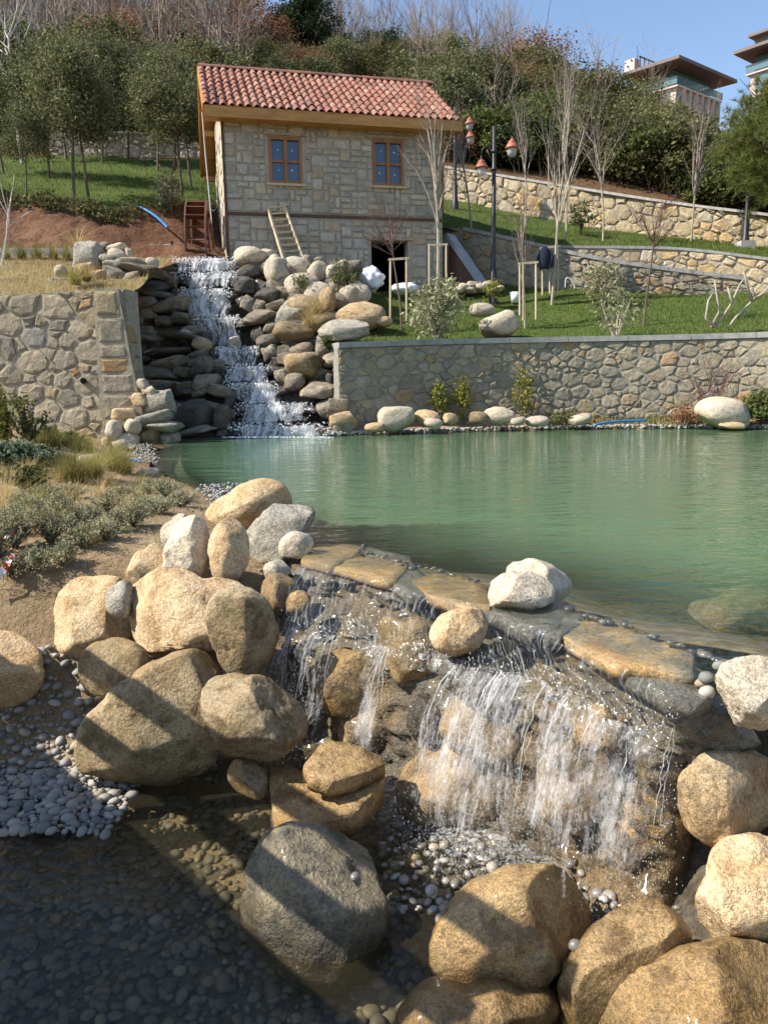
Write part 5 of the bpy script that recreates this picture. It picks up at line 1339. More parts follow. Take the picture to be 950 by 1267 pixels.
# stones on the lawn and along the far shore
for (x, y, w, h, D, m_, lab) in [(617, 402, 45, 28, 15.9, M_ROCK_PALE, 'angular pale boulder on the lower lawn near the coping'), (596, 383, 28, 15, 17.2, M_ROCK_PALE, 'low pale stone on the lower lawn below the parapet'), (524, 388, 24, 18, 17.0, M_ROCK_PALE, 'small pale stone behind the olive bush on the lower lawn'),
    (490, 517, 44, 28, 14.0, M_ROCK_PALE, 'large pale rounded boulder on the shore at the foot of the wall corner'), (464, 529, 24, 11, 13.8, M_ROCK_TAN, 'small flat tan stone at the waterline beside the large pale boulder'), (528, 517, 30, 17, 14.2, M_ROCK_TAN, 'tan stone between the pale boulder and the first climbing plant'), (536, 524, 22, 12, 13.9, M_ROCK_PALE, 'pale stone at the waterline below the first climbing plant'), (557, 519, 20, 14, 14.2, M_ROCK_TAN, 'brown stone between the two slender climbing plants'),
    (592, 517, 22, 14, 14.3, M_ROCK_BROWN, 'brown stone right of the second climbing plant'), (618, 514, 36, 20, 14.4, M_ROCK_PALE, 'wide pale stone on the shore left of the big climbing plant'), (641, 521, 18, 10, 14.2, M_ROCK_PALE, 'small pale stone below the big climbing plant'), (664, 521, 27, 12, 14.3, M_ROCK_PALE, 'flat pale stone right of the big climbing plant'), (717, 519, 28, 12, 14.4, M_ROCK_PALE, 'lone flat pale stone beside the grassy shore strip'), (894, 511, 62, 34, 13.9, M_ROCK_PALE, 'big cream boulder on the shore beside the green bush'), (905, 525, 30, 9, 13.6, M_ROCK_TAN, 'flat stone in front of the big cream boulder')]:
    rock(x, y, w, h, D, m_, lab, None, 'round', 'boulder' if w > 40 else 'stone', 'boulder' if w > 40 else 'stone')
for (x, y, w, h, D, m_, lab) in [(108, 572, 30, 18, 9.3, M_ROCK_PALE, 'pale rounded stone at the blue hose on the left shore'), (184, 588, 30, 16, 8.3, M_ROCK_GREY, 'grey slanting stone on the left pond shore'), (176, 597, 24, 11, 8.0, M_ROCK_TAN, 'small tan stone below the grey slanting one on the left shore'), (75, 632, 24, 11, 6.6, M_ROCK_TAN, 'flat tan stone half buried in the soil among grass tufts'), (110, 585, 22, 10, 9.0, M_ROCK_PALE, 'small pale stone in front of the rounded stone on the left shore')]:
    rock(x, y, w, h, D, m_, lab, None, 'round', 'stone', 'stone')

# ------------------------------------------------------------------ white water of the far cascade
def uvmesh(name, P, rows_uv, faces_grid, mat):
    me = mesh_np(name, P, faces_grid, True); ul = me.uv_layers.new(name='UVMap')
    li = np.zeros(len(me.loops), np.int32); me.loops.foreach_get('vertex_index', li)
    ul.data.foreach_set('uv', np.asarray(rows_uv, np.float32)[li].ravel()); return struct(obj(name, me, mat))
def sheet(name, rows, nu, nv, mat, amp, freq, linear=True, uoff=0.0, fade=False, steps=False):
    v, f, G = loft(rows, nu, nv, 0, 1, linear=linear)
    du = np.concatenate([np.zeros((nv, 1)), np.cumsum(np.linalg.norm(np.diff(G, axis=1), axis=2), 1)], 1)
    dv = np.concatenate([np.zeros((1, nu)), np.cumsum(np.linalg.norm(np.diff(G, axis=0), axis=2), 0)], 0)
    uv = np.stack([du + uoff, -dv], -1).reshape(-1, 2)
    v = v + fbm(v * freq, 3)[:, None] * np.array([[amp, amp * 1.6, amp * .5]])
    o = uvmesh(name, v, uv, f, mat)
    eu = np.minimum(1, np.minimum(np.linspace(0, 1, nu), np.linspace(1, 0, nu)) * 5)[None] * np.ones((nv, 1))
    ev = np.ones(nv) if not fade else np.clip((1.5 - np.linspace(0, 1, nv)) / .8, 0, 1)
    if steps:
        sg = np.floor(np.linspace(0, len(rows) - 1.001, nv)).astype(int); ev = np.where(sg % 2 == 1, 1.0, .70)
    set_attr(o.data, 'edge', eu * ev[:, None]); return o
for layer in range(2):
    rows = []
    for k in range(len(CY)):
        D = CD(CY[k]); g_ = 3 + layer * 4
        xa = np.linspace(CXL[k] - g_, CXR[k] + g_, 5)
        a = [at(x, CY[k] - .5, D - .26 - .08 * layer) for x in xa]
        if k == 0: rows.append([tuple(at(x, CY[k], D + .5)) for x in xa])
        rows.append([tuple(p) for p in a])
        if k < len(CY) - 1:
            xb = np.linspace(CXL[k] * .75 + CXL[k + 1] * .25 - g_, CXR[k] * .75 + CXR[k + 1] * .25 + g_, 5)
            zn = at(xb[2], CY[k + 1], CD(CY[k + 1])).z + .03
            rows.append([(p.x, p.y - .10, zn) for p in [at(x, CY[k], D - .26 - .08 * layer) for x in xb]])
    sheet('cascade_water', rows, 90, 160, M_FALL_FAR, .13, 4.5, uoff=layer * 7.3, steps=True)
# spray and bubbles on the steps
R.seed(31); DR = []
for _ in range(3500):
    k = R.randrange(len(CY)); x = U(CXL[k], CXR[k]); D = CD(CY[k]); y = CY[k] + R.uniform(-2, 8) if R.random() < .6 else CY[k] + R.uniform(-3, 20)
    DR.append((at(x, min(y, 541), D - .28 - abs(R.gauss(0, .12))), U(.003, .013)))
_v0, _f0 = ico(1); _C = np.array([q[0][:] for q in DR]); _r = np.array([q[1] for q in DR]); _s3 = np.array([[U(.7, 1.6), U(.6, 1.2), U(.6, 1.6)] for _ in DR])
_V = (_v0[None] * (_r[:, None] * _s3)[:, None, :] + _C[:, None, :]).reshape(-1, 3); _F = (_f0[None] + (np.arange(len(DR)) * len(_v0))[:, None, None]).reshape(-1, 3)
struct(obj('cascade_spray', mesh_np('cascade_spray', _V, _F, True), M_SPRAY), 'stuff', 'white spray and bubbles on the steps of the cascade')
# side trickle at the foot
rows = [[tuple(at(x, 497, 14.55)) for x in (214, 220, 227)], [tuple(at(x, 500, 14.35)) for x in (214, 220, 227)], [tuple(at(x, 526, 14.3)) for x in (217, 222, 228)]]
sheet('cascade_water', rows, 10, 20, M_FALL_FAR, .01, 3.0, uoff=3.3)
rows = [[tuple(at(x, 322, 17.9)) for x in (160, 190, 212)], [tuple(at(x, 323, 17.75)) for x in (190, 202, 214)], [tuple(at(x, 338, 17.7)) for x in (194, 205, 216)]]
# foam where the cascade meets the pond
_v, _f, _G = loft([[(p.x, p.y + .4, .03) for p in [at(x, 541, 13.9) for x in (240, 300, 360, 425)]], [(p.x, p.y - .15, .03) for p in [at(x, 541, 13.9) for x in (225, 300, 360, 430)]], [(p.x, p.y - 1.1, .03) for p in [at(x, 541, 13.9) for x in (200, 280, 360, 450)]]], 60, 40, 0, 1, linear=True)
_t = np.tile(np.concatenate([np.linspace(.9, .75, 20), np.linspace(.75, 0, 20)])[:, None], (1, 60)) * np.minimum(1, np.minimum(np.linspace(0, 5, 60), np.linspace(5, 0, 60)))[None]
me = mesh_np('foam', _v, _f, True); set_attr(me, 'turbidity', _t); struct(obj('foam', me, M_FOAM), 'stuff', 'white foam where the cascade enters the pond')
# ------------------------------------------------------------------ near fall: films, strands, drops
NRM = Vector((-0.62, -0.78, 0)).normalized()
def lerpP(P, s):
    i = min(int(s), len(P) - 2); return P[i].lerp(P[i + 1], s - i)
def px2s(px): return float(np.interp(px, LIPX, range(len(LIPX))))
LEDZ = [p + NRM * .10 + Vector((0, 0, .05)) for p in LED]
s0, s1 = px2s(372), px2s(855)
ss = np.linspace(s0, s1, 14)
rows = [[tuple(lerpP(LIP, s) + Vector((0, 0, .016)) + NRM * .0) for s in ss], [tuple(lerpP(LIP, s) + Vector((0, 0, -.02)) + NRM * .05) for s in ss], [tuple(lerpP(LIP, s) * .5 + lerpP(LEDZ, s) * .5 + NRM * .05) for s in ss], [tuple(lerpP(LEDZ, s)) for s in ss], [tuple(lerpP(LEDZ, s) + NRM * .03 + Vector((0, 0, -.05))) for s in ss]]
sheet('fall_water', rows, 220, 50, M_FILM, .035, 9.0, linear=False)
def falls(px0, px1, n, v0, fall, uoff, white=M_FALL_NEAR, off=0.0):
    ss = np.linspace(px2s(px0), px2s(px1), n); rows = []
    for t in np.linspace(0, 1, 9):
        h = fall * t; tt = math.sqrt(2 * max(h, 0) / 9.8)
        rows.append([tuple(lerpP(LEDZ, s) + NRM * (.02 + off + v0 * tt) + Vector((-.10 * tt, 0, -h))) for s in ss])
    sheet('fall_water', rows, int(max(10, abs(px1 - px0) * .6)), 50, white, .045, 8.0, linear=False, uoff=uoff, fade=True)
for i_, (a_, b_, n_, v_, h_, off_) in enumerate([(360, 400, 4, .45, .56, 0), (414, 450, 4, .40, .54, 0), (376, 440, 5, .25, .48, .02), (484, 512, 3, .42, .68, 0), (486, 510, 3, .34, .66, .02), (548, 650, 7, .40, .70, 0), (560, 705, 8, .52, .70, .03), (590, 740, 8, .30, .68, .0), (600, 670, 5, .62, .72, .05), (685, 770, 5, .40, .60, 0), (700, 790, 5, .5, .58, .03), (748, 850, 6, .35, .54, 0), (560, 850, 14, .2, .62, -.01)]):
    falls(a_, b_, n_, v_, h_, 1.7 * i_, off=off_)
R.seed(5)
ST = MB()
zones = [(362, 394, 8), (418, 448, 5), (394, 420, 2), (486, 508, 8), (552, 600, 4), (600, 665, 8), (665, 720, 4), (720, 770, 3), (770, 848, 4)]
DROPS = []
for a, b, n in zones:
    cl = [U(a, b) for _ in range(max(2, (b - a) // 9))]
    for _ in range(n):
        s = px2s(min(max(R.gauss(R.choice(cl), 2.6), a - 3), b + 3)); P0 = lerpP(LEDZ, s) + NRM * U(.0, .05); zf_ = lerpP(BAS, s).z + .02
        H = P0.z - zf_; h0 = U(-.03, .25) * H * (R.random() < .6); h1 = H * U(.2, .6)
        v0 = U(.2, .55); dr_ = U(-.30, -.02); r0 = U(.0006, .0019); pts = []; rr = []
        m_ = 9
        for k in range(m_ + 1):
            h = max(0, h0) + (h1 - max(0, h0)) * k / m_; tt = math.sqrt(2 * h / 9.8)
            pts.append(P0 + NRM * (v0 * tt) + Vector((dr_ * tt + U(-.007, .007), U(-.006, .006), -h))); rr.append(r0 * (1 - .5 * k / m_) * U(.5, 1.4))
        ST.tube(pts, rr, 4, False)
        for k in range(90):
            h = H * U(.1, 1.0); tt = math.sqrt(2 * h / 9.8)
            DROPS.append((P0 + NRM * (v0 * tt + R.gauss(0, .03)) + Vector((dr_ * tt + R.gauss(0, .03), R.gauss(0, .02), -h)), U(.0005, .0018)))
# splashes at the foot and on ledges
for _ in range(3200):
    s = px2s(R.choice([U(360, 450), U(470, 520), U(540, 700), U(560, 640), U(600, 850)])); P = lerpP(BAS, s)
    DROPS.append((P + NRM * (U(.0, .28)) + Vector((U(-.08, .08), U(-.05, .05), abs(R.gauss(0, .10)))), U(.0006, .0022)))
for _ in range(500):
    s = px2s(U(365, 850)); P = lerpP(LEDZ, s)
    DROPS.append((P + NRM * U(-.05, .08) + Vector((U(-.03, .03), 0, abs(R.gauss(0, .035)))), U(.001, .003)))
struct(obj('water_strands', ST.mesh('water_strands', True), M_DROP), 'stuff', 'thin strands of falling water')
v0_, f0_ = ico(1)
C_ = np.array([p[0][:] for p in DROPS]); r_ = np.array([p[1] for p in DROPS]); str_ = np.array([[U(.7, 1.1), U(.7, 1.1), U(1.0, 2.6)] for _ in DROPS])
V = (v0_[None] * (r_[:, None] * str_)[:, None, :] + C_[:, None, :]).reshape(-1, 3)
Fd = (f0_[None] + (np.arange(len(DROPS)) * len(v0_))[:, None, None]).reshape(-1, 3)
struct(obj('water_drops', mesh_np('water_drops', V, Fd, True), M_DROP), 'stuff', 'flying drops around the near fall')
# foam on the lower pool at the foot of the fall
ss = np.linspace(px2s(380), px2s(840), 20)
rows = [[(p.x, p.y, -.888) for p in [lerpP(BAS, s) - NRM * .08 for s in ss]], [(p.x, p.y, -.888) for p in [lerpP(BAS, s) + NRM * .16 for s in ss]], [(p.x, p.y, -.888) for p in [lerpP(BAS, s) + NRM * .62 for s in ss]]]
_v, _f, _G = loft(rows, 90, 50, 0, 1, linear=True)
_t = np.tile(np.concatenate([np.linspace(1.0, .85, 25), np.linspace(.85, 0, 25)])[:, None], (1, 90)) * np.minimum(1, np.minimum(np.linspace(0, 6, 90), np.linspace(6, 0, 90)))[None]
me = mesh_np('foam', _v, _f, True); set_attr(me, 'turbidity', _t); struct(obj('foam', me, M_FOAM), 'stuff', 'bubbles and foam at the foot of the near fall')

# ------------------------------------------------------------------ pebbles
def pebble_shape(seed, sub=2):
    rnd = random.Random(seed); v, f = ico(sub); v = v.copy()
    v = v * np.array([1, rnd.uniform(.65, .9), rnd.uniform(.42, .65)])
    v = v + v * (fbm(v * 1.4 + rnd.uniform(0, 20), 2) * .25)[:, None]; return v, f
PEB = [pebble_shape(i) for i in range(8)]; PEB1 = [pebble_shape(i, 1) for i in range(8)]
PM = [mesh_np('pebble', v, f, True) for v, f in PEB]
for m_ in PM: m_.materials.append(M_PEBBLE)
PMW = [m_.copy() for m_ in PM]
for m_ in PMW: m_.materials.clear(); m_.materials.append(M_PEBBLE_WET)
def rotm(a, b, c):
    return np.array(Matrix.Rotation(a, 3, 'Z') @ Matrix.Rotation(b, 3, 'X') @ Matrix.Rotation(c, 3, 'Y'))
class Pile:
    def __init__(s): s.v = []; s.f = []; s.n = 0
    def add(s, p, r, sub1=True, flat=1.0):
        v, f = R.choice(PEB1 if sub1 else PEB)
        q = (v * r * np.array([1, 1, flat])) @ rotm(U(0, 6.28), U(-.35, .35), U(-.35, .35)).T + np.array(p)
        s.v.append(q); s.f.append(f + s.n); s.n += len(q)
    def build(s, name, mat, label):
        return struct(obj(name, mesh_np(name, np.concatenate(s.v), np.concatenate(s.f), True), mat), 'stuff', label)
R.seed(17)
pil = Pile(); cnt = 0
LABP = 'smooth grey pebble on the pebble bank below the left boulders'
placed = []
_hash = {}
def freep(p, r):
    if not placed: _hash.clear(); placed.append(1)
    i, j = int(p[0] // .12), int(p[1] // .12)
    for a in (-1, 0, 1):
        for b in (-1, 0, 1):
            for q, s in _hash.get((i + a, j + b), ()):
                if math.hypot(q[0] - p[0], q[1] - p[1]) < (r + s) * .60: return False
    _hash.setdefault((i, j), []).append((p, r)); return True
cand = []
for _ in range(15000):
    cand.append((U(-2.7, -0.85), U(3.0, 4.0), U(.005, .020) if R.random() < .88 else U(.020, .036)))
cand.sort(key=lambda c: -c[2])
from bisect import bisect
GB = G_BANKL
def hb(x, y):
    sub = GB[20:70]; return grid_height(sub, x, y)
for x, y, r in cand:
    z = None
    if not freep((x, y), r): continue
    z = hb(x, y)
    if z > -0.38 or (x > -1.2 and y < 3.55): continue
    p = (x, y, z + r * .25)
    d = Vector(p) - CAM; inview = d.dot(RIGHT) / d.dot(FWD) > -.52
    if cnt < 210 and r > .014 and inview:
        o = obj('pebble', R.choice(PM), None, None, p, (U(-.35, .35), U(-.35, .35), U(0, 6.28)), (r, r, r)); tag(o, LABP, 'pebble', 'pebbles of the left bank'); cnt += 1
    else: pil.add(p, r)
pil.build('gravel', M_PEBBLE, 'grey gravel between the larger pebbles of the left bank')
# pebbles heaped at the foot of the fall
cnt = 0; pil = Pile(); placed.clear()
for _ in range(700):
    px, py = (U(470, 620), U(1000, 1130)) if R.random() < .7 else (U(700, 850), U(1060, 1130))
    z = -.93 + U(-.02, .05) if px < 640 else -.86 + U(-.02, .05)
    p = atz(px, py, z); r = U(.012, .034)
    if not freep((p.x, p.y), r): continue
    if cnt < 80 and r > .017:
        o = obj('pebble', R.choice(PMW), None, None, p, (U(-.5, .5), U(-.5, .5), U(0, 6.28)), (r, r, r)); tag(o, 'wet rounded pebble at the foot of the near fall', 'pebble', 'wet pebbles at the foot of the fall'); cnt += 1
    else: pil.add(p, r)
pil.build('gravel', M_PEBBLE_WET, 'wet gravel at the foot of the near fall')
# bed of the lower pool
pil = Pile(); placed.clear()
GP = G_POOL
for _ in range(5200):
    x, y, r = U(-1.75, .6), U(1.75, 3.45), U(.014, .036)
    if abs(x) > .62 * y or not freep((x, y), r * .9): continue
    z = max(grid_height(GP, x, y), grid_height(GB[:30], x, y) if y > 2.75 else -9); pil.add((x, y, z + r * .2), r, r < .022, .8)
pil.build('pool_pebbles', M_PEBBLE_BED, 'submerged dark pebbles on the floor of the lower pool')
# singled out pebbles
for (px, py, r, D, m_, lab) in [(874, 857, .032, 2.42, 0, 'smooth grey white pebble against the flaky pale boulder'), (873, 838, .026, 2.45, 0, 'upper of the small pebbles beside the flaky pale boulder'), (890, 824, .024, 2.55, 0, 'small pebble wedged on the spillway edge beside the flaky boulder'), (868, 845, .024, 2.47, 0, 'tan pebble in the row beside the flaky pale boulder'), (439, 1085, .018, 2.24, 1, 'pale round pebble lying on the wet grey boulder in the pool'), (712, 1170, .024, 2.12, 1, 'grey pebble wedged between the two golden boulders'), (533, 1102, .024, 2.4, 1, 'cream pebble among the wet pebbles beside the grey pool boulder'), (545, 1138, .026, 2.3, 1, 'flat cream pebble beside the big golden brown boulder'), (523, 813, .022, 3.2, 1, 'small tan pebble on the wet ledge')]:
    tag(obj('pebble', R.choice(PMW if m_ else PM), None, None, at(px, py, D), (U(-.4, .4), U(-.4, .4), U(0, 6)), (r, r, r * 1.2)), lab, 'pebble')
# dark chips that seal the inner edge of the slabs
pil = Pile()
for a, b in (((445, 680), (515, 705)), ((505, 697), (600, 722)), ((700, 750), (760, 772)), ((760, 768), (860, 806)), ((860, 806), (905, 822)), ((440, 684), (452, 676))):
    for k in range(9):
        t = (k + U(-.4, .4)) / 9; p = atz(a[0] + (b[0] - a[0]) * t, a[1] + (b[1] - a[1]) * t + U(-2.2, 2.2), .006); pil.add(p, U(.008, .034), True, .55)
pil.build('stone_chips', M_CHIP, 'small dark stone chips along the pond side of the slabs')
# pebbly line of the far shore
pil = Pile()
sp = interp_poly(SHORE, 400)
for _ in range(2600):
    q = sp[R.randrange(400)]; pil.add((q[0] + U(-.05, .05), q[1] + abs(R.gauss(0, .18)) - .05, .03 + U(0, .05)), U(.02, .055))
pil.build('shore_pebbles', M_PEBBLE, 'pale pebble line along the far pond shore')
pil = Pile()
for _ in range(500):
    t = R.random(); p = Vector((-1.55, 7.3, .05)).lerp(Vector((-.95, 5.75, .05)), t); pil.add((p.x - U(-.12, .25), p.y + U(-.2, .2), .02 + U(0, .02)), U(.008, .022))
for _ in range(260):
    p = Vector((-3.9, 12.6, .03)).lerp(Vector((-2.9, 9.6, .03)), R.random()); pil.add((p.x - U(-.1, .25), p.y + U(-.2, .2), .02 + U(0, .02)), U(.01, .026))
pil.build('shore_pebbles', M_PEBBLE, 'pale pebbles along the left pond shore')
# ------------------------------------------------------------------ vegetation
RS = np.random.RandomState(42)
def leaf_quads(C, size, elong=1.7, up=0.0, rs=None):
    """one small folded leaf per centre"""
    rs = rs or RS; n = len(C)
    a = rs.normal(size=(n, 3)); a[:, 2] += up; a /= np.linalg.norm(a, axis=1)[:, None]
    b = rs.normal(size=(n, 3)); b -= (b * a).sum(1)[:, None] * a; b /= np.linalg.norm(b, axis=1)[:, None]
    s = (np.asarray(size) * rs.uniform(.6, 1.35, n))[:, None]
    V = np.stack([C - a * s * elong / 2, C + b * s / 2, C + a * s * elong / 2, C - b * s / 2], 1).reshape(-1, 3)
    return V, np.arange(4 * n).reshape(n, 4)

def crown_points(n_cl, n_per, c, rad, spread, rs, low=-0.7, shell=0.55):
    c = np.asarray(c); rad = np.asarray(rad); P = []
    k = 0
    while k < n_cl:
        d = rs.normal(size=3); d /= np.linalg.norm(d)
        if d[2] < low: continue
        r = rs.uniform(shell, 1.0) ** .6; q = c + d * rad * r * rs.uniform(.85, 1.12)
        m = max(4, int(n_per * rs.uniform(.5, 1.5)))
        P.append(q + rs.normal(size=(m, 3)) * spread * rs.uniform(.7, 1.3) * np.array([1, 1, .75])); k += 1
    return np.concatenate(P)

def bare(seed, H, r, spec, lean=0.0):
    rnd = random.Random(seed); mb = MB(); tips = []
    sp = [tuple(s[:5]) + tuple(s[5:]) for s in spec]
    def g2(mb, p, d, L, r, lev):
        n, lr, ang, seg, grav = sp[lev][:5]
        pts = [Vector(p)]; rad = [r]; q = Vector(p); dd = Vector(d)
        wob = .035 if lev == 0 else .09
        for k in range(seg):
            dd = (dd + Vector((rnd.gauss(0, wob), rnd.gauss(0, wob), rnd.gauss(0, .06) + grav + (.02 if lev == 0 else 0)))).normalized()
            q = q + dd * (L / seg); pts.append(q.copy()); rad.append(max(r * (1 - .55 * (k + 1) / seg), .002))
        mb.tube(pts, rad, 6 if lev == 0 else (4 if lev == 1 else 3), False)
        if lev == len(sp) - 1: tips.append(pts[-1]); return
        t0 = sp[lev][5] if len(sp[lev]) > 5 else .3
        for k in range(n):
            t = 1.0 if k == 0 else rnd.uniform(t0, 1.0)
            i = min(int(t * seg), seg - 1); b = pts[i].lerp(pts[i + 1], t * seg - i)
            base = (pts[i + 1] - pts[i]).normalized(); a = abs(rnd.gauss(ang, ang * .3)) * (.4 if k == 0 else 1)
            side = base.orthogonal().normalized(); side.rotate(Matrix.Rotation(rnd.uniform(0, 6.283), 3, base))
            g2(mb, b, (base * math.cos(a) + side * math.sin(a)).normalized(), L * lr * rnd.uniform(.7, 1.25), max(rad[i] * .62, .002), lev + 1)
    g2(mb, Vector((0, 0, -.05)), Vector((lean, 0, 1)).normalized(), H, r, 0)
    return mb, tips

def split_tree(seed, H, r, spec, lean=0.0):
    """trunk mesh and limb mesh kept apart"""
    mb, tips = bare(seed, H, r, spec, lean)
    seg = spec[0][3]; nv = (seg + 1) * 6; nf = seg * 6
    t = MB(); t.v = mb.v[:nv]; t.f = mb.f[:nf]
    b = MB(); b.v = mb.v[nv:]; b.f = [tuple(i - nv for i in q) for q in mb.f[nf:]]
    return t, b, tips

# --- forest kinds: (trunk mesh, crown mesh)
def broadleaf(seed, H, cr, n_cl, n_per, spread, leaf, mat, low=-.6, trunk_r=.09, cz=.58, rz=.42):
    rs = np.random.RandomState(seed); n_per = int(n_per * 1.9); leaf *= .68
    P = crown_points(n_cl, n_per, (0, 0, H * cz), (cr, cr, H * rz), spread, rs, low)
    V, F = leaf_quads(P, leaf, 1.5, 0, rs)
    cm = mesh_np('crown', V, F); cm.materials.append(mat)
    t, b, tips = split_tree(seed, H * .75, trunk_r, [(6, .5, .7, 4, .02, .3), (4, .5, .6, 3, .05), (0, .5, .5, 2, .0)])
    t.add(b.v, b.f); tm = t.mesh('trunk'); tm.materials.append(M_BARK); return tm, cm
FOREST = {
    'oak': [broadleaf(1, 5.0, 1.9, 70, 60, .34, .16, M_LEAF_GREEN), broadleaf(2, 5.4, 2.1, 80, 55, .36, .16, M_LEAF_OLIVE), broadleaf(3, 4.6, 2.2, 75, 60, .36, .15, M_LEAF_OAK), broadleaf(4, 5.0, 1.7, 60, 60, .32, .16, M_LEAF_GREEN)],
    'olive': [broadleaf(5, 4.4, 2.0, 70, 55, .36, .15, M_LEAF_OLIVE), broadleaf(6, 4.8, 1.8, 65, 55, .34, .15, M_LEAF_OAK)],
    'pine': [broadleaf(7, 6.0, 1.6, 60, 80, .30, .15, M_LEAF_DARK, -.4), broadleaf(8, 6.4, 1.9, 70, 75, .30, .15, M_LEAF_DARK, -.3)],
    'rust': [broadleaf(9, 4.6, 1.5, 55, 40, .30, .12, M_LEAF_RUST), broadleaf(10, 4.2, 1.7, 55, 36, .34, .12, M_LEAF_RUST)],
    'shrub': [broadleaf(11, 2.2, 1.3, 40, 55, .26, .13, M_LEAF_OLIVE, -.5, .04, .5, .5), broadleaf(12, 1.9, 1.4, 40, 50, .26, .13, M_LEAF_GREEN, -.5, .04, .5, .5), broadleaf(14, 1.8, 1.2, 36, 40, .26, .11, M_LEAF_RUST, -.5, .04, .5, .5)],
}
def bare_kind(seed, H, mat, nb=9):
    t, b, tips = split_tree(seed, H, H * .016, [(nb, .52, .55, 6, .02, .28), (5, .55, .5, 4, .06), (5, .55, .5, 3, .03), (0, .5, .4, 2, .0)])
    tm = t.mesh('trunk'); tm.materials.append(mat); bm_ = b.mesh('branches'); bm_.materials.append(mat); return tm, bm_
BARE = [bare_kind(31, 4.6, M_TWIG_GREY), bare_kind(32, 5.0, M_TWIG), bare_kind(33, 4.2, M_TWIG_GREY, 11), bare_kind(34, 4.8, M_TWIG, 11)]
def place(kind, name, loc, s, rz, label, group, part2='crown'):
    tm, cm = kind
    w_ = 1.2 if 'wood' in label and part2 == 'crown' else 1.0
    o = root(name, label, 'tree', loc, rz, group); o.scale = (s * w_ * U(.9, 1.12), s * w_ * U(.9, 1.12), s)
    obj('trunk', tm, None, o); obj(part2, cm, None, o); return o
LABF = {'oak': 'dense evergreen broadleaf tree in the wood on the slope', 'olive': 'olive green bushy tree in the wood on the slope', 'pine': 'dark round-topped pine rising from the wooded slope', 'rust': 'tree with rust brown leaves in the wooded slope', 'shrub': 'low bush in the undergrowth of the wooded slope', 'bare': 'leafless grey tree with fine twigs on the wooded slope'}
GRPF = {k: 'wooded slope: ' + v for k, v in {'oak': 'evergreens', 'olive': 'olive green trees', 'pine': 'dark pines', 'rust': 'rust leaved trees', 'shrub': 'undergrowth', 'bare': 'leafless trees'}.items()}
GH = G_HILL[:90]
def forest_tree(kind, px, D, s):
    u = (px - 475) / F_PX; x = u * D * 1.0; z = grid_height(GH, x, D)
    if kind == 'bare': place(R.choice(BARE), 'bare_tree', (x, D, z - .1), s, U(0, 6.28), LABF[kind], GRPF[kind], 'branches')
    else: place(R.choice(FOREST[kind]), {'oak': 'evergreen_tree', 'olive': 'evergreen_tree', 'pine': 'pine_tree', 'rust': 'rust_leaved_tree', 'shrub': 'bush'}[kind], (x, D, z - .15), s, U(0, 6.28), LABF[kind], GRPF[kind])
R.seed(23)
def basD(px): return float(np.interp(px, [0, 250, 400, 530, 752, 950, 1100], [32.4, 32.8, 32, 30.4, 27.8, 25.6, 24]))
row = 0; D = 27.0
while D < 63:
    stepx = 1.9 if D < 40 else 2.3
    x = -0.56 * D + U(0, 2)
    while x < 0.58 * D:
        xx = x + U(-.8, .8); dd = D + U(-.9, .9); px = 475 + xx / dd * F_PX
        x += stepx
        if dd < basD(px) + (0.4 if px < 500 else 1.2): continue
        if 300 < px < 525 and dd < 44: continue        # hidden by the house
        t = R.random(); far = dd - basD(px)
        if px < 330:
            k = 'bare' if (far > 6 and t < .70) else 'rust' if t > .90 else 'olive' if t < .3 else 'oak' if t < .8 else 'bare'
            s = U(.55, .85) if k != 'bare' else U(.75, 1.1)
        elif px < 650:
            k = 'oak' if t < .42 else 'olive' if t < .72 else 'pine' if t < .76 and far > 18 else 'rust' if t < .81 else 'bare'
            s = U(.48, .70)
        else:
            k = 'oak' if t < .45 else 'olive' if t < .86 else 'rust' if t < .89 else 'bare'
            s = U(.45, .66) * (1 if px < 770 else .82)
            if far < 3: s *= .8
        forest_tree(k, px, dd, s)
    D += 2.0 if D < 40 else 3.0
for _ in range(46):      # undergrowth along the foot of the wood
    px = U(540, 1010) if R.random() < .75 else U(-20, 270); forest_tree('shrub', px, basD(px) + U(.7, 2.0), U(.6, 1.1))
for px, D, s in [(250, 62, 1.0), (262, 60, .8), (398, 58, .98), (386, 59, .8), (170, 64, 1.1), (130, 64, 1.15), (55, 64, 1.1), (440, 57, .6), (470, 57, .62)]: forest_tree('pine', px, D, s)
for px, D, s in [(330, 57, 1.15), (300, 58, 1.0), (350, 55, .9), (210, 45, 1.0), (655, 47, 1.0), (280, 56, .9), (165, 42, .9)]: forest_tree('rust', px, D, s)
for _ in range(34): forest_tree('bare', U(400, 640), U(60, 68), U(.85, 1.25))
for _ in range(30): forest_tree('bare', U(-20, 320), U(44, 66), U(.95, 1.4))

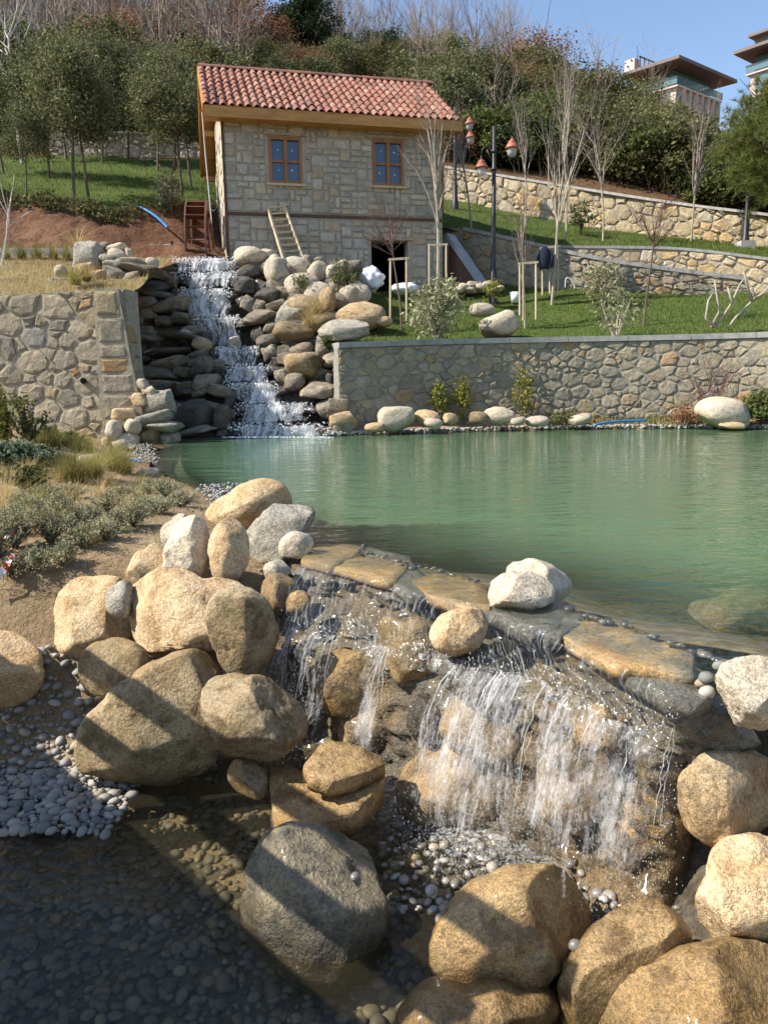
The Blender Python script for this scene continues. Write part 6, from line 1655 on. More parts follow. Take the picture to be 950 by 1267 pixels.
# --- slender evergreens on the left lawn
def holm(seed, H, cr):
    rs = np.random.RandomState(seed)
    P = crown_points(64, 140, (0, 0, H * .66), (cr, cr, H * .34), .20, rs, -.75, .35)
    V, F = leaf_quads(P, .046, 1.7, 0, rs); cm = mesh_np('crown', V, F); cm.materials.append(M_LEAF_OAK)
    t, b, tips = split_tree(seed, H * .8, .045, [(8, .42, .6, 6, .01, .42), (4, .5, .6, 3, .04), (0, .5, .5, 2, 0)])
    t.add(b.v, b.f); tm = t.mesh('trunk'); tm.materials.append(M_BARK); return tm, cm
HOLM = [holm(51, 4.0, 1.12), holm(52, 3.8, 1.0), holm(53, 3.6, 1.05)]
def on(G, px, py_guess, D):
    p = at(px, py_guess, D); return Vector((p.x, p.y, grid_height(G, p.x, p.y)))
for i, (px, D, s, k) in enumerate([(90, 21.6, 1.06, 0), (108, 22.3, 1.0, 1), (60, 25.5, 1.05, 2), (128, 29.5, 1.05, 0), (84, 29.8, 1.1, 1), (30, 21.4, .62, 2), (224, 24.2, .98, 2), (214, 25.5, 1.02, 0), (196, 28.5, 1.05, 1), (236, 26.5, .95, 1), (160, 30.4, 1.05, 2), (5, 26.0, .8, 1)]):
    o = place(HOLM[k], 'holm_oak_tree', on(G_LLAWN, px, 220, D), s, U(0, 6.28), 'slender grey green evergreen with thin trunk on the left lawn', 'slender evergreens of the left lawn')
    o.rotation_euler = (U(-.08, .08), U(-.1, .1), U(0, 6.28))
rs = np.random.RandomState(8)
def small_shrub(name, label, loc, H, cr, n_cl, n_per, spread, leaf, mat, bark, seed, stems=5, elong=1.7, group=None, cat='shrub'):
    rs = np.random.RandomState(seed); rnd = random.Random(seed)
    P = crown_points(n_cl, n_per, (0, 0, H * .55), (cr, cr, H * .45), spread, rs, -.9, .2)
    V, F = leaf_quads(P, leaf, elong, .2, rs); cm = mesh_np('foliage', V, F)
    m = MB()
    for k in range(stems):
        a = rnd.uniform(0, 6.28); e = Vector((math.cos(a) * cr * .6, math.sin(a) * cr * .6, H * rnd.uniform(.6, .9)))
        m.tube([(0, 0, -.03), e * .5 + Vector((rnd.uniform(-.05, .05), rnd.uniform(-.05, .05), .04)), e], [.018 * H + .004, .012 * H + .003, .003], 5, False)
    o = root(name, label, cat, loc, 0, group)
    obj('stems', m.mesh('stems'), bark, o); obj('foliage', cm, mat, o); return o
small_shrub('shrub', 'small pale leaved bush on the red bank below the left evergreens', on(G_LLAWN, 210, 254, 21.6), 1.15, .35, 30, 28, .10, .05, M_LEAF_SILVER, M_BARK, 61)
# white barked birch on the left
t, b, tips = split_tree(71, 4.6, .07, [(12, .42, .5, 7, .01, .3), (5, .5, .5, 4, .05), (3, .5, .5, 3, .02), (0, .5, .4, 2, 0)], -.06)
o = root('birch_tree', 'leafless tree with white bark on the left lawn', 'tree', on(G_LLAWN, 26, 190, 29.0)); obj('trunk', t.mesh('trunk'), M_BARK_WHITE, o); obj('branches', b.mesh('branches'), M_BARK_WHITE, o)
t, b, tips = split_tree(72, 1.3, .03, [(5, .5, .6, 4, .02, .3), (3, .5, .5, 3, .04), (0, .5, .4, 2, 0)], .25)
o = root('sapling', 'short crooked pale leafless stem on the terrace edge', 'sapling', on(G_TERR, 2, 330, 16.5)); obj('trunk', t.mesh('trunk'), M_BARK_WHITE, o); obj('branches', b.mesh('branches'), M_BARK_WHITE, o)

# --- saplings on the right-hand lawns
def sapling(label, base, H, r, kind, bark, twig, seed, lean=0.0, group=None, name='sapling'):
    specs = {'ball': [(16, .26, .75, 7, .0, .80), (5, .6, .45, 3, .09), (4, .6, .4, 3, .06), (0, .5, .4, 2, 0)],
             'brush': [(12, .40, .26, 8, .0, .42), (4, .5, .30, 4, .06), (3, .5, .3, 3, .05), (0, .5, .3, 2, 0)],
             'wide': [(12, .40, .62, 7, .0, .32), (5, .5, .5, 4, .06), (4, .5, .45, 3, .03), (0, .5, .4, 2, 0)]}
    t, b, tips = split_tree(seed, H, r, specs[kind], lean)
    o = root(name, label, 'tree', base, 0, group); obj('trunk', t.mesh('trunk'), bark, o); obj('branches', b.mesh('branches'), twig, o); return o
b1 = on(G_LAWN, 497, 392, 16.6)
sapling('young tree with a ball of reddish twigs tied between two stakes', b1, 1.95, .028, 'ball', M_BARK, M_TWIG_RED, 81)
b2 = on(G_LAWN, 541, 362, 18.9)
sapling('tall pale leafless sapling in front of the house corner', b2, 3.6, .045, 'brush', M_BARK_PALE, M_BARK_PALE, 82)
b3 = on(G_LAWN, 650, 388, 16.9)
sapling('leafless sapling with upright grey twigs in a frame of stakes', b3, 2.15, .030, 'brush', M_BARK_PALE, M_TWIG, 83)
b4 = on(G_LAWN, 683, 362, 19.0)
sapling('tall pale leafless sapling beside the dark jacket', b4, 3.5, .040, 'brush', M_BARK_PALE, M_BARK_PALE, 84, .05)
b5 = on(G_LAWN, 797, 388, 16.6)
sapling('unstaked young tree with a ball of brown twigs on the lower lawn', b5, 1.95, .028, 'ball', M_BARK, M_TWIG_RED, 85, .03)
for i, (px, py, D, H, k, lab) in enumerate([(746, 296, 23.4, 2.9, 'wide', 'spreading leafless tree on the upper lawn before the yellow wall'), (700, 290, 23.6, 3.3, 'brush', 'tall narrow leafless tree on the upper lawn behind the jacket'), (583, 285, 22.6, 2.2, 'wide', 'small leafless tree on the upper lawn near the parapet'), (855, 294, 24.3, 2.9, 'brush', 'thin leafless tree against the right part of the yellow wall'), (650, 280, 25.0, 2.8, 'brush', 'thin grey leafless tree on the upper lawn behind the lantern')]):
    sapling(lab, on(G_ULAWN, px, py, D), H, .032, k, M_BARK_PALE, M_TWIG_GREY, 90 + i)
small_shrub('shrub', 'small crooked evergreen shrub on the upper lawn before the yellow wall', on(G_ULAWN, 718, 283, 24.8), 1.0, .38, 22, 30, .09, .05, M_LEAF_OAK, M_BARK, 66)
def stakes(label, base, xs, top, D, bar):
    o = root('tree_stakes', label, 'stakes', base)
    for px, py0, py1 in xs:
        a, b = at(px, py0, D), at(px, py1, D); obj('stake', MB().tube([a - base, b - base], .023, 8).mesh('stake'), M_STAKE, o)
    if bar: obj('crossbar', MB().beam(at(bar[0], bar[2], D) - base, at(bar[1], bar[3], D) - base, .032, .045).mesh('crossbar'), M_STAKE, o)
stakes('pair of pale timber stakes with crossbar around the ball-headed sapling', b1, [(483, 394, 320), (503, 397, 318)], 0, 16.5, (480, 506, 321, 319))
stakes('pair of pale timber stakes with crossbar before the house corner', b2, [(531, 362, 302), (552, 364, 302)], 0, 18.8, (529, 554, 303, 302))
stakes('three pale timber stakes with crossbar on the middle of the lawn', b3, [(643, 390, 325), (663, 395, 324), (647, 396, 326)], 0, 16.8, (641, 666, 326, 324))
stakes('pale timber stakes beside the dark jacket, one of them leaning', b4, [(671, 365, 318), (690, 364, 303), (680, 363, 310)], 0, 19.0, (668, 693, 307, 304))
# dark jacket hung on the stake
m = MB(); J = at(673, 320, 18.9)
for k in range(2): pass
prof = [(-.04, .28), (.05, .29), (.13, .20), (.13, -.05), (.11, -.24), (.02, -.22), (-.10, -.27), (-.12, -.06), (-.12, .18)]
v = []; n = len(prof)
for dy, s in ((-.07, .75), (-.04, 1.0), (.05, 1.0), (.08, .7)):
    for i, (x, z) in enumerate(prof): v.append((x * s + U(-.012, .012), dy + U(-.015, .015), z * (s * .5 + .5)))
f = [tuple(range(n)), tuple(3 * n + i for i in range(n - 1, -1, -1))]
for r_i in range(3):
    for i in range(n): f.append((r_i * n + i, r_i * n + n + i, r_i * n + n + (i + 1) % n, r_i * n + (i + 1) % n))
for sx_ in (-1, 1): m.tube([(sx_ * .11, .0, .20), (sx_ * .18, -.03, .02), (sx_ * .17, -.04, -.20)], [.05, .048, .036], 8)
tag(obj('jacket', m.add(v, f).mesh('jacket', True), M_CLOTH, None, J), 'dark navy jacket hanging on a stake on the lower lawn', 'jacket')
# olives and pruned stems
small_shrub('olive_bush', 'silvery olive bush on the lower lawn near the coping', on(G_LAWN, 541, 416, 15.3), 1.28, .50, 60, 42, .10, .035, M_LEAF_SILVER, M_BARK_PALE, 101, 6, 3.2)
small_shrub('olive_bush', 'sparse pruned olive with pale stems on the right of the lawn', on(G_LAWN, 762, 410, 15.5), 1.0, .50, 26, 16, .09, .035, M_LEAF_SILVER, M_BARK_PALE, 102, 6, 3.0)
small_shrub('olive_bush', 'small grey olive behind the pruned one, before the ramp wall', on(G_LAWN, 746, 360, 18.6), 1.05, .42, 40, 26, .10, .035, M_LEAF_SILVER, M_BARK_PALE, 103, 5, 3.0)
m = MB(); bp = on(G_LAWN, 890, 405, 15.2)
for pts in ([(884, 404), (873, 393), (876, 372), (882, 362)], [(884, 404), (892, 395), (905, 375), (915, 352), (920, 345)], [(880, 405), (890, 385), (886, 360), (884, 347)], [(902, 404), (912, 390), (928, 375), (935, 358), (945, 350)], [(930, 372), (924, 352), (920, 336)], [(930, 372), (945, 362), (958, 345)], [(906, 375), (900, 355)]):
    W_ = [at(x, y, 15.2 + U(-.1, .1)) - bp for x, y in pts]; m.tube(W_, list(np.linspace(.032, .012, len(W_))), 7)
o = root('pruned_shrub', 'hard pruned shrub of bare pale stems on the right of the lawn', 'shrub', bp); obj('stems', m.mesh('stems', True), M_BARK_PALE, o)
# --- climbers and shore plants
for i, (px, H, w, lab) in enumerate([(543, .80, .13, 'slender yellow green climbing plant, leftmost on the grey wall'), (573, .88, .15, 'second slender climbing plant between shore stones on the grey wall'), (646, 1.02, .18, 'tallest bushy climbing plant against the grey wall')]):
    small_shrub('climbing_plant', lab, at(px, 523, 14.75), H, w, 34, 22, .055, .035, M_LEAF_CLIMB, M_BARK, 110 + i, 4, 1.6, None, 'plant')
small_shrub('shrub', 'dense green bush at the foot of the wall beside the cream boulder', at(944, 524, 13.9), .55, .42, 60, 50, .07, .035, M_LEAF_GREEN, M_BARK, 115, 5, 2.4)
small_shrub('shrub', 'low brownish ground plant beside the lone flat shore stone', at(700, 524, 14.7), .22, .35, 24, 30, .07, .03, M_LEAF_OLIVE, M_BARK, 116)
small_shrub('shrub', 'low dry plant left of the cream boulder on the shore', at(850, 522, 14.2), .26, .35, 24, 26, .07, .03, M_LEAF_RUST, M_BARK, 117)
t, b, tips = split_tree(118, .35, .012, [(14, .75, .6, 3, .02, .1), (4, .6, .5, 3, .03), (3, .6, .5, 2, 0), (0, .5, .4, 2, 0)])
o = root('leafless_shrub', 'leafless reddish twiggy shrub against the wall behind the cream boulder', 'shrub', at(880, 518, 14.3)); o.scale = (1.7, 1.2, 1.7); obj('stem', t.mesh('stem'), M_TWIG_RED, o); obj('branches', b.mesh('branches'), M_TWIG_RED, o)
for i, (px, py, D, H, w) in enumerate([(425, 352, 17.3, .55, .18), (418, 366, 17.0, .55, .15), (440, 362, 17.2, .4, .14), (610, 372, 18.0, .5, .14), (372, 362, 17.0, .4, .12)]):
    small_shrub('sprig_plant', ['leafy green sprig growing among the pale boulders below the house', 'leafy green sprig growing among the pale boulders below the house', 'leafy green sprig growing among the pale boulders below the house', 'yellow green sprig beside the low pale stone on the lawn', 'leafy green sprig growing among the pale boulders below the house'][i], at(px, py, D), H, w, 20, 18, .06, .035, M_LEAF_OAK if i != 3 else M_LEAF_CLIMB, M_BARK, 120 + i, 4, 1.7, None if i == 3 else 'green sprigs among the boulders', 'plant')

# --- grass
def blades(n, base, H, spread, w, rs, droop=.5, seg=3):
    """n curved blades from points near the base; returns verts, quads"""
    ang = rs.uniform(0, 2 * np.pi, n); tilt = np.abs(rs.normal(0, spread, n)); h = H * rs.uniform(.55, 1.1, n)
    b = np.asarray(base) if np.ndim(base) == 2 else np.asarray(base)[None] + np.stack([rs.normal(0, .03, n), rs.normal(0, .03, n), np.zeros(n)], -1)
    d = np.stack([np.cos(ang), np.sin(ang), np.zeros(n)], -1); side = np.stack([-d[:, 1], d[:, 0], d[:, 2]], -1)
    V = []
    for k in range(seg + 1):
        t = k / seg; out = (np.sin(tilt) * t + droop * np.sin(tilt) * t * t) * h; up = h * (t - .35 * droop * t * t * np.abs(np.sin(tilt)) * 1.5)
        c = b + d * out[:, None] + np.array([0, 0, 1]) * up[:, None]; ww = w * (1 - .85 * t)
        V += [c - side * ww / 2, c + side * ww / 2]
    V = np.stack(V, 1); m_ = 2 * (seg + 1); F = []
    for k in range(seg): F.append(np.stack([np.arange(n) * m_ + j for j in (2 * k, 2 * k + 1, 2 * k + 3, 2 * k + 2)], -1))
    return V.reshape(-1, 3), np.concatenate(F)
def tuft(label, px, py, D, H, n, spread, mat, seed, group=None, droop=.5, w=.006, z=None, name='grass_tuft'):
    rs = np.random.RandomState(seed); p = at(px, py, D) if z is None else z
    V, F = blades(n, (0, 0, 0), H, spread, w, rs, droop)
    return tag(obj(name, mesh_np(name, V, F), mat, None, p), label, 'grass tuft', group)
def bankp(px, D, G=None):
    G = G_BANKL[30:] if G is None else G
    x = (px - 475) / F_PX * D * 1.02; return Vector((x, D, grid_height(G, x, D)))
FGL = 'soft yellow green feather grass tuft on the soil bank beside the pond'
for i, (px, D, H, n) in enumerate([(100, 6.9, .36, 520), (122, 7.2, .33, 420), (86, 7.0, .28, 320), (146, 8.2, .40, 520), (160, 8.0, .32, 380), (78, 10.4, .36, 320), (104, 10.6, .36, 320), (118, 10.9, .34, 260), (62, 10.9, .3, 200)]):
    tuft(FGL, 0, 0, 0, H, n, .55, M_FEATHER, 200 + i, 'feather grass tufts', .8, .0045, bankp(px, D))
for i, (px, py, D, H, n, lab) in enumerate([(390, 388, 16.2, .5, 160, 'dry straw grass hanging over the brown boulder by the cascade'), (384, 406, 15.7, .55, 220, 'dry straw grass hanging over the brown boulder by the cascade'), (97, 306, 16.3, .55, 90, 'tall dry straw grass tuft on the terrace above the left wall'), (108, 348, 14.4, .42, 160, 'dry grass tuft between the rocks on the terrace corner'), (94, 352, 14.3, .36, 140, 'dry grass tuft between the rocks on the terrace corner')]):
    tuft(lab, px, py, D, H, n, .9, M_STRAW if i != 4 else M_FEATHER, 230 + i, lab if i in (0, 1, 3, 4) else None, .9, .012)
for i, px in enumerate([8, 28, 46, 66, 84]):
    tuft('green yellow grass tuft in the row along the terrace kerb', px, 322, 17.1, .42, 110, .5, M_FEATHER, 240 + i, 'tufts along the kerb', .5, .014)
def scatter(G, n, rs, x0=None):
    nv, nu = G.shape[:2]; i = rs.randint(0, nv - 1, n); j = rs.randint(0, nu - 1, n); a = rs.rand(n, 1); b = rs.rand(n, 1)
    return (G[i, j] * (1 - a) + G[i + 1, j] * a) * (1 - b) + (G[i, j + 1] * (1 - a) + G[i + 1, j + 1] * a) * b
for nm, G, n, h, lab in (('grass', G_LAWN, 26000, .075, 'short green grass of the lower lawn'), ('grass', G_ULAWN, 12000, .09, 'short green grass of the upper lawn'), ('grass', G_LLAWN, 14000, .12, 'short green grass of the left lawn')):
    rs = np.random.RandomState(n); P = scatter(G, n, rs); V, F = blades(n, P - np.array([0, 0, .01]), h, .5, .018, rs, .3, 1)
    struct(obj(nm, mesh_np(nm, V, F), M_GRASS), 'stuff', lab)
rs = np.random.RandomState(77); P = scatter(G_TERR, 5000, rs); V, F = blades(5000, P, .12, .8, .012, rs, .5, 1); struct(obj('dry_grass', mesh_np('dry_grass', V, F), M_STRAW), 'stuff', 'thin dry grass on the terrace')
G_ = G_SHORE[10:]; P = scatter(G_, 9000, rs); P = P[(P[:, 0] > 3.0) & (P[:, 0] < 6.3)]; V, F = blades(len(P), P, .10, .6, .014, rs, .4, 1); struct(obj('grass', mesh_np('grass', V, F), M_GRASS), 'stuff', 'grassy strip between wall and pebbles on the far shore')
# straw tufts on the soil bank
for i, (px, D, H, n) in enumerate([(40, 5.6, .22, 110), (90, 5.9, .2, 100), (130, 6.2, .18, 90), (60, 6.4, .2, 100), (15, 5.8, .24, 110), (150, 5.7, .16, 80), (180, 7.2, .18, 90), (110, 4.6, .16, 70), (35, 4.7, .2, 80), (70, 5.0, .18, 80), (20, 6.6, .2, 90), (140, 6.9, .2, 90), (55, 5.4, .2, 90), (5, 5.2, .24, 100), (100, 5.3, .16, 80), (170, 6.1, .15, 70), (80, 6.9, .2, 90), (45, 7.6, .2, 90), (120, 7.9, .2, 90), (10, 7.2, .2, 90), (160, 5.4, .15, 70), (25, 4.9, .2, 80), (-5, 5.5, .22, 90)]):
    tuft('dry straw coloured grass tuft on the soil bank', 0, 0, 0, H, n, .8, M_STRAW if i % 3 else M_FEATHER, 260 + i, 'straw tufts of the soil bank', .7, .004, bankp(px, D))
# litter of twigs and dry weeds on the soil bank
Gb = G_BANKL[45:]; P = scatter(Gb, 9000, rs); V, F = blades(len(P), P, .06, 1.2, .004, rs, .6, 1); struct(obj('dry_weeds', mesh_np('dry_weeds', V, F), M_STRAW), 'stuff', 'dry weeds and litter on the soil bank')
pil = Pile()
for q in scatter(Gb, 900, rs): pil.add((q[0], q[1], q[2]), U(.006, .022))
pil.build('soil_clods', M_SOIL, 'clods and small stones on the soil bank')
# weeds on top of the red bank
P = scatter(G_BANK[38:], 500, rs); V, F = leaf_quads(np.repeat(P, 9, 0) + rs.normal(0, .07, (4500, 3)) + np.array([0, 0, .06]), .055, 1.8, .3, rs); struct(obj('bank_weeds', mesh_np('bank_weeds', V, F), M_LEAF_OLIVE), 'stuff', 'weeds along the top of the red earth bank')
# --- shrubs of the soil bank
def sprig_shrub(label, loc, H, spread, nst, nl, leaf, mat, seed, name='shrub', elong=3.5, group=None):
    rs = np.random.RandomState(seed); rnd = random.Random(seed); m = MB(); L = []
    for k in range(nst):
        a = rnd.uniform(0, 6.28); t = abs(rnd.gauss(0, .55)); e = Vector((math.cos(a) * math.sin(t) * spread, math.sin(a) * math.sin(t) * spread, math.cos(t) * H * rnd.uniform(.6, 1.05)))
        b = Vector((math.cos(a), math.sin(a), 0)) * rnd.uniform(0, .05) * spread; mid = b.lerp(e, .5) + Vector((rnd.gauss(0, .02), rnd.gauss(0, .02), .02))
        m.tube([b, mid, e], [.004, .003, .0012], 4, False)
        for j in range(nl):
            q = rnd.uniform(.2, 1.0); p = (b.lerp(mid, q * 2) if q < .5 else mid.lerp(e, q * 2 - 1)); L.append((p.x + rnd.gauss(0, .012), p.y + rnd.gauss(0, .012), p.z + rnd.gauss(0, .012)))
    V, F = leaf_quads(np.array(L), leaf, elong, .4, rs)
    o = root(name, label, 'shrub', loc, 0, group); obj('stems', m.mesh('stems'), M_BARK, o); obj('foliage', mesh_np('foliage', V, F), mat, o); return o
SG = 'grey green shrubs of the soil bank'
SL_ = 'straggly grey green herb shrub on the soil bank'
for i, (px, D, H, sp_, nst, nl) in enumerate([(88, 4.75, .22, .24, 46, 26), (62, 4.55, .24, .22, 44, 26), (18, 4.45, .28, .24, 50, 28), (-8, 4.3, .26, .22, 46, 26), (165, 5.05, .18, .24, 44, 26), (148, 4.9, .14, .18, 34, 24), (208, 6.3, .15, .24, 44, 24), (228, 6.0, .13, .22, 38, 24), (188, 6.5, .13, .2, 34, 22), (10, 4.2, .12, .16, 30, 22), (40, 4.25, .14, .2, 34, 24), (112, 5.0, .14, .16, 30, 22), (130, 4.65, .16, .2, 34, 24), (200, 5.5, .13, .2, 34, 22), (150, 6.0, .12, .18, 30, 22), (95, 6.0, .13, .18, 30, 22), (60, 5.9, .14, .2, 32, 22), (75, 5.3, .16, .2, 36, 24), (135, 5.4, .15, .2, 34, 24), (48, 5.0, .18, .2, 36, 24), (180, 5.6, .12, .18, 30, 22), (30, 5.2, .16, .2, 34, 24), (100, 4.5, .16, .2, 36, 24), (-5, 4.7, .2, .2, 38, 24), (75, 4.3, .14, .2, 36, 24)]):
    sprig_shrub(SL_, bankp(px, D), H, sp_, int(nst * .85), int(nl * 1.5), .0065, M_LEAF_SILVER, 300 + i, 'herb_shrub', 3.5, SG)
for i, (px, D, H, sp_, nst, nl, lf, mt, lab) in enumerate([(30, 8.1, .28, .40, 90, 34, .028, M_LEAF_BLUE, 'blue green leafy shrub below the left wall'), (8, 7.9, .26, .36, 80, 34, .028, M_LEAF_BLUE, 'blue green leafy shrub below the left wall'), (58, 8.4, .2, .3, 70, 30, .026, M_LEAF_BLUE, 'blue green leafy shrub below the left wall'), (80, 8.2, .12, .24, 60, 24, .02, M_LEAF_GREEN, 'low bright green cushion plant on the soil bank'), (52, 7.3, .11, .2, 50, 24, .018, M_LEAF_GREEN, 'low bright green cushion plant on the soil bank'), (28, 7.0, .12, .2, 50, 24, .018, M_LEAF_GREEN, 'low bright green cushion plant on the soil bank'), (40, 6.3, .2, .2, 40, 26, .02, M_LEAF_OLIVE, 'small upright green weed on the soil bank'), (18, 10.2, .80, .45, 30, 40, .030, M_LEAF_CLIMB, 'tall leafy shrub with upright stems below the left wall'), (45, 10.6, .70, .40, 26, 36, .030, M_LEAF_OLIVE, 'tall leafy shrub with upright stems below the left wall'), (-5, 9.8, .85, .45, 28, 40, .030, M_LEAF_CLIMB, 'tall leafy shrub with upright stems below the left wall'), (66, 11.2, .3, .4, 60, 40, .03, M_LEAF_GREEN, 'dark green low shrub at the foot of the left wall'), (95, 11.6, .22, .35, 50, 36, .03, M_LEAF_GREEN, 'dark green low shrub at the foot of the left wall')]):
    sprig_shrub(lab, bankp(px, D), H, sp_, nst, nl, lf, mt, 330 + i, 'shrub', 2.0, lab)
# --- pine at the right edge
rnd = random.Random(6); rs = np.random.RandomState(6)
pb = Vector((11.1, 21.6, 0)); pb.z = grid_height(G_ULAWN, pb.x, pb.y)
C_ = crown_points(820, 3, (0, 0, 3.0), (2.05, 2.05, 1.75), .09, rs, -.95, .35); V = []; F = []; nn = 30
a = rs.normal(size=(len(C_), nn, 3)); a[..., 2] += .75; a /= np.linalg.norm(a, axis=2)[..., None]
sd = rs.normal(size=a.shape); sd -= (sd * a).sum(2)[..., None] * a; sd /= np.linalg.norm(sd, axis=2)[..., None]
L_ = rs.uniform(.12, .24, a.shape[:2])[..., None]; c3 = C_[:, None, :] + a * 0
V = np.stack([c3 - sd * .006, c3 + sd * .006, c3 + a * L_], 2).reshape(-1, 3); F = np.arange(len(V)).reshape(-1, 3)
o = root('pine_tree', 'yellow green long needled pine at the right edge behind the lamp post', 'tree', pb)
t, b, tips = split_tree(61, 3.9, .09, [(22, .32, 1.0, 8, 0, .2), (4, .5, .6, 3, .06), (0, .5, .5, 2, .05)]); obj('trunk', t.mesh('trunk'), M_BARK, o); obj('branches', b.mesh('branches'), M_BARK, o); obj('crown', mesh_np('crown', V, F), M_NEEDLE, o)
# ------------------------------------------------------------------ lamp posts
def lantern(parent, p, s=1.0):
    ln = bpy.data.objects.new('lantern', None); COL.objects.link(ln); ln.parent = parent; ln.location = p; ln.scale = (s, s, s)
    obj('hood', MB().lathe((0, 0, 0), [(.0, .20), (.035, .20), (.05, .16), (.10, .135), (.11, .10), (.10, .085), (.14, .06), (.15, .02), (.185, -.02), (.19, -.05), (.165, -.05), (.14, -.03), (0, -.02)], 20).mesh('hood', True), M_COPPER, ln)
    obj('globe', MB().lathe((0, 0, 0), [(.13, -.052), (.135, -.12), (.12, -.20), (.08, -.26), (.0, -.28)], 18).mesh('globe', True), M_LAMPGLASS, ln)
    obj('finial', MB().lathe((0, 0, 0), [(.0, .28), (.02, .27), (.018, .22), (.03, .19)], 10).mesh('finial', True), M_BLACK, ln)
def lamp_post(label, base, H, arms, plinth=False):
    o = root('lamp_post', label, 'lamp post', base)
    obj('pole', MB().lathe((0, 0, 0), [(.11, -.1), (.11, .25), (.085, .30), (.085, .75), (.06, .82), (.055, 2.0), (.062, 2.03), (.062, 2.08), (.05, 2.12), (.045, H), (.0, H + .02)], 14).mesh('pole', True), M_BLACK, o)
    for z in (.30, .80, H - .55, H - .95): obj('collar', MB().lathe((0, 0, 0), [(.055, z - .03), (.075, z - .02), (.075, z + .02), (.055, z + .03)], 14).mesh('collar', True), M_BLACK, o)
    if plinth: obj('plinth', MB().box((0, 0, .02), (.42, .42, .30)).mesh('plinth'), M_CAP_PALE, o)
    for sx, za, reach, drop_ in arms:
        pts = [(0, 0, za)] + [(sx * reach * t, 0, za + .18 * math.sin(t * math.pi * .9) * (1 if t < .6 else 1)) for t in (.25, .5, .75, .95)] + [(sx * reach, 0, za - .02)]
        obj('arm', MB().tube(pts, .018, 8).mesh('arm', True), M_BLACK, o)
        obj('scroll', MB().tube([(sx * reach * .1, 0, za - .18), (sx * reach * .35, 0, za - .06), (sx * reach * .55, 0, za + .10)], .012, 6).mesh('scroll', True), M_BLACK, o)
        lantern(o, (sx * reach, 0, za - .24 - drop_), .86)
lb = on(G_LAWN, 610, 353, 19.3)
lamp_post('black lamp post with two copper red lanterns between house and lawn', lb, at(610, 156, 19.3).z - lb.z, [(1, at(610, 165, 19.3).z - lb.z, .42, .05), (-1, at(610, 190, 19.3).z - lb.z, .30, .03)])
lb2 = on(G_ULAWN, 922, 297, 23.2)
lamp_post('black lamp post on a white plinth before the yellow wall', lb2, 3.9, [(1, 3.6, .4, .05), (-1, 3.2, .3, .03)], True)
lb3 = Vector(at(563, 262, 27.0)); lb3.z = grid_height(G_ULAWN, lb3.x, lb3.y)
lamp_post('lamp post behind the house with its lanterns showing past the roof corner', lb3, at(563, 132, 27.0).z - lb3.z, [(1, at(563, 141, 27.0).z - lb3.z, .48, .03), (1, at(563, 158, 27.0).z - lb3.z, .50, .03)])

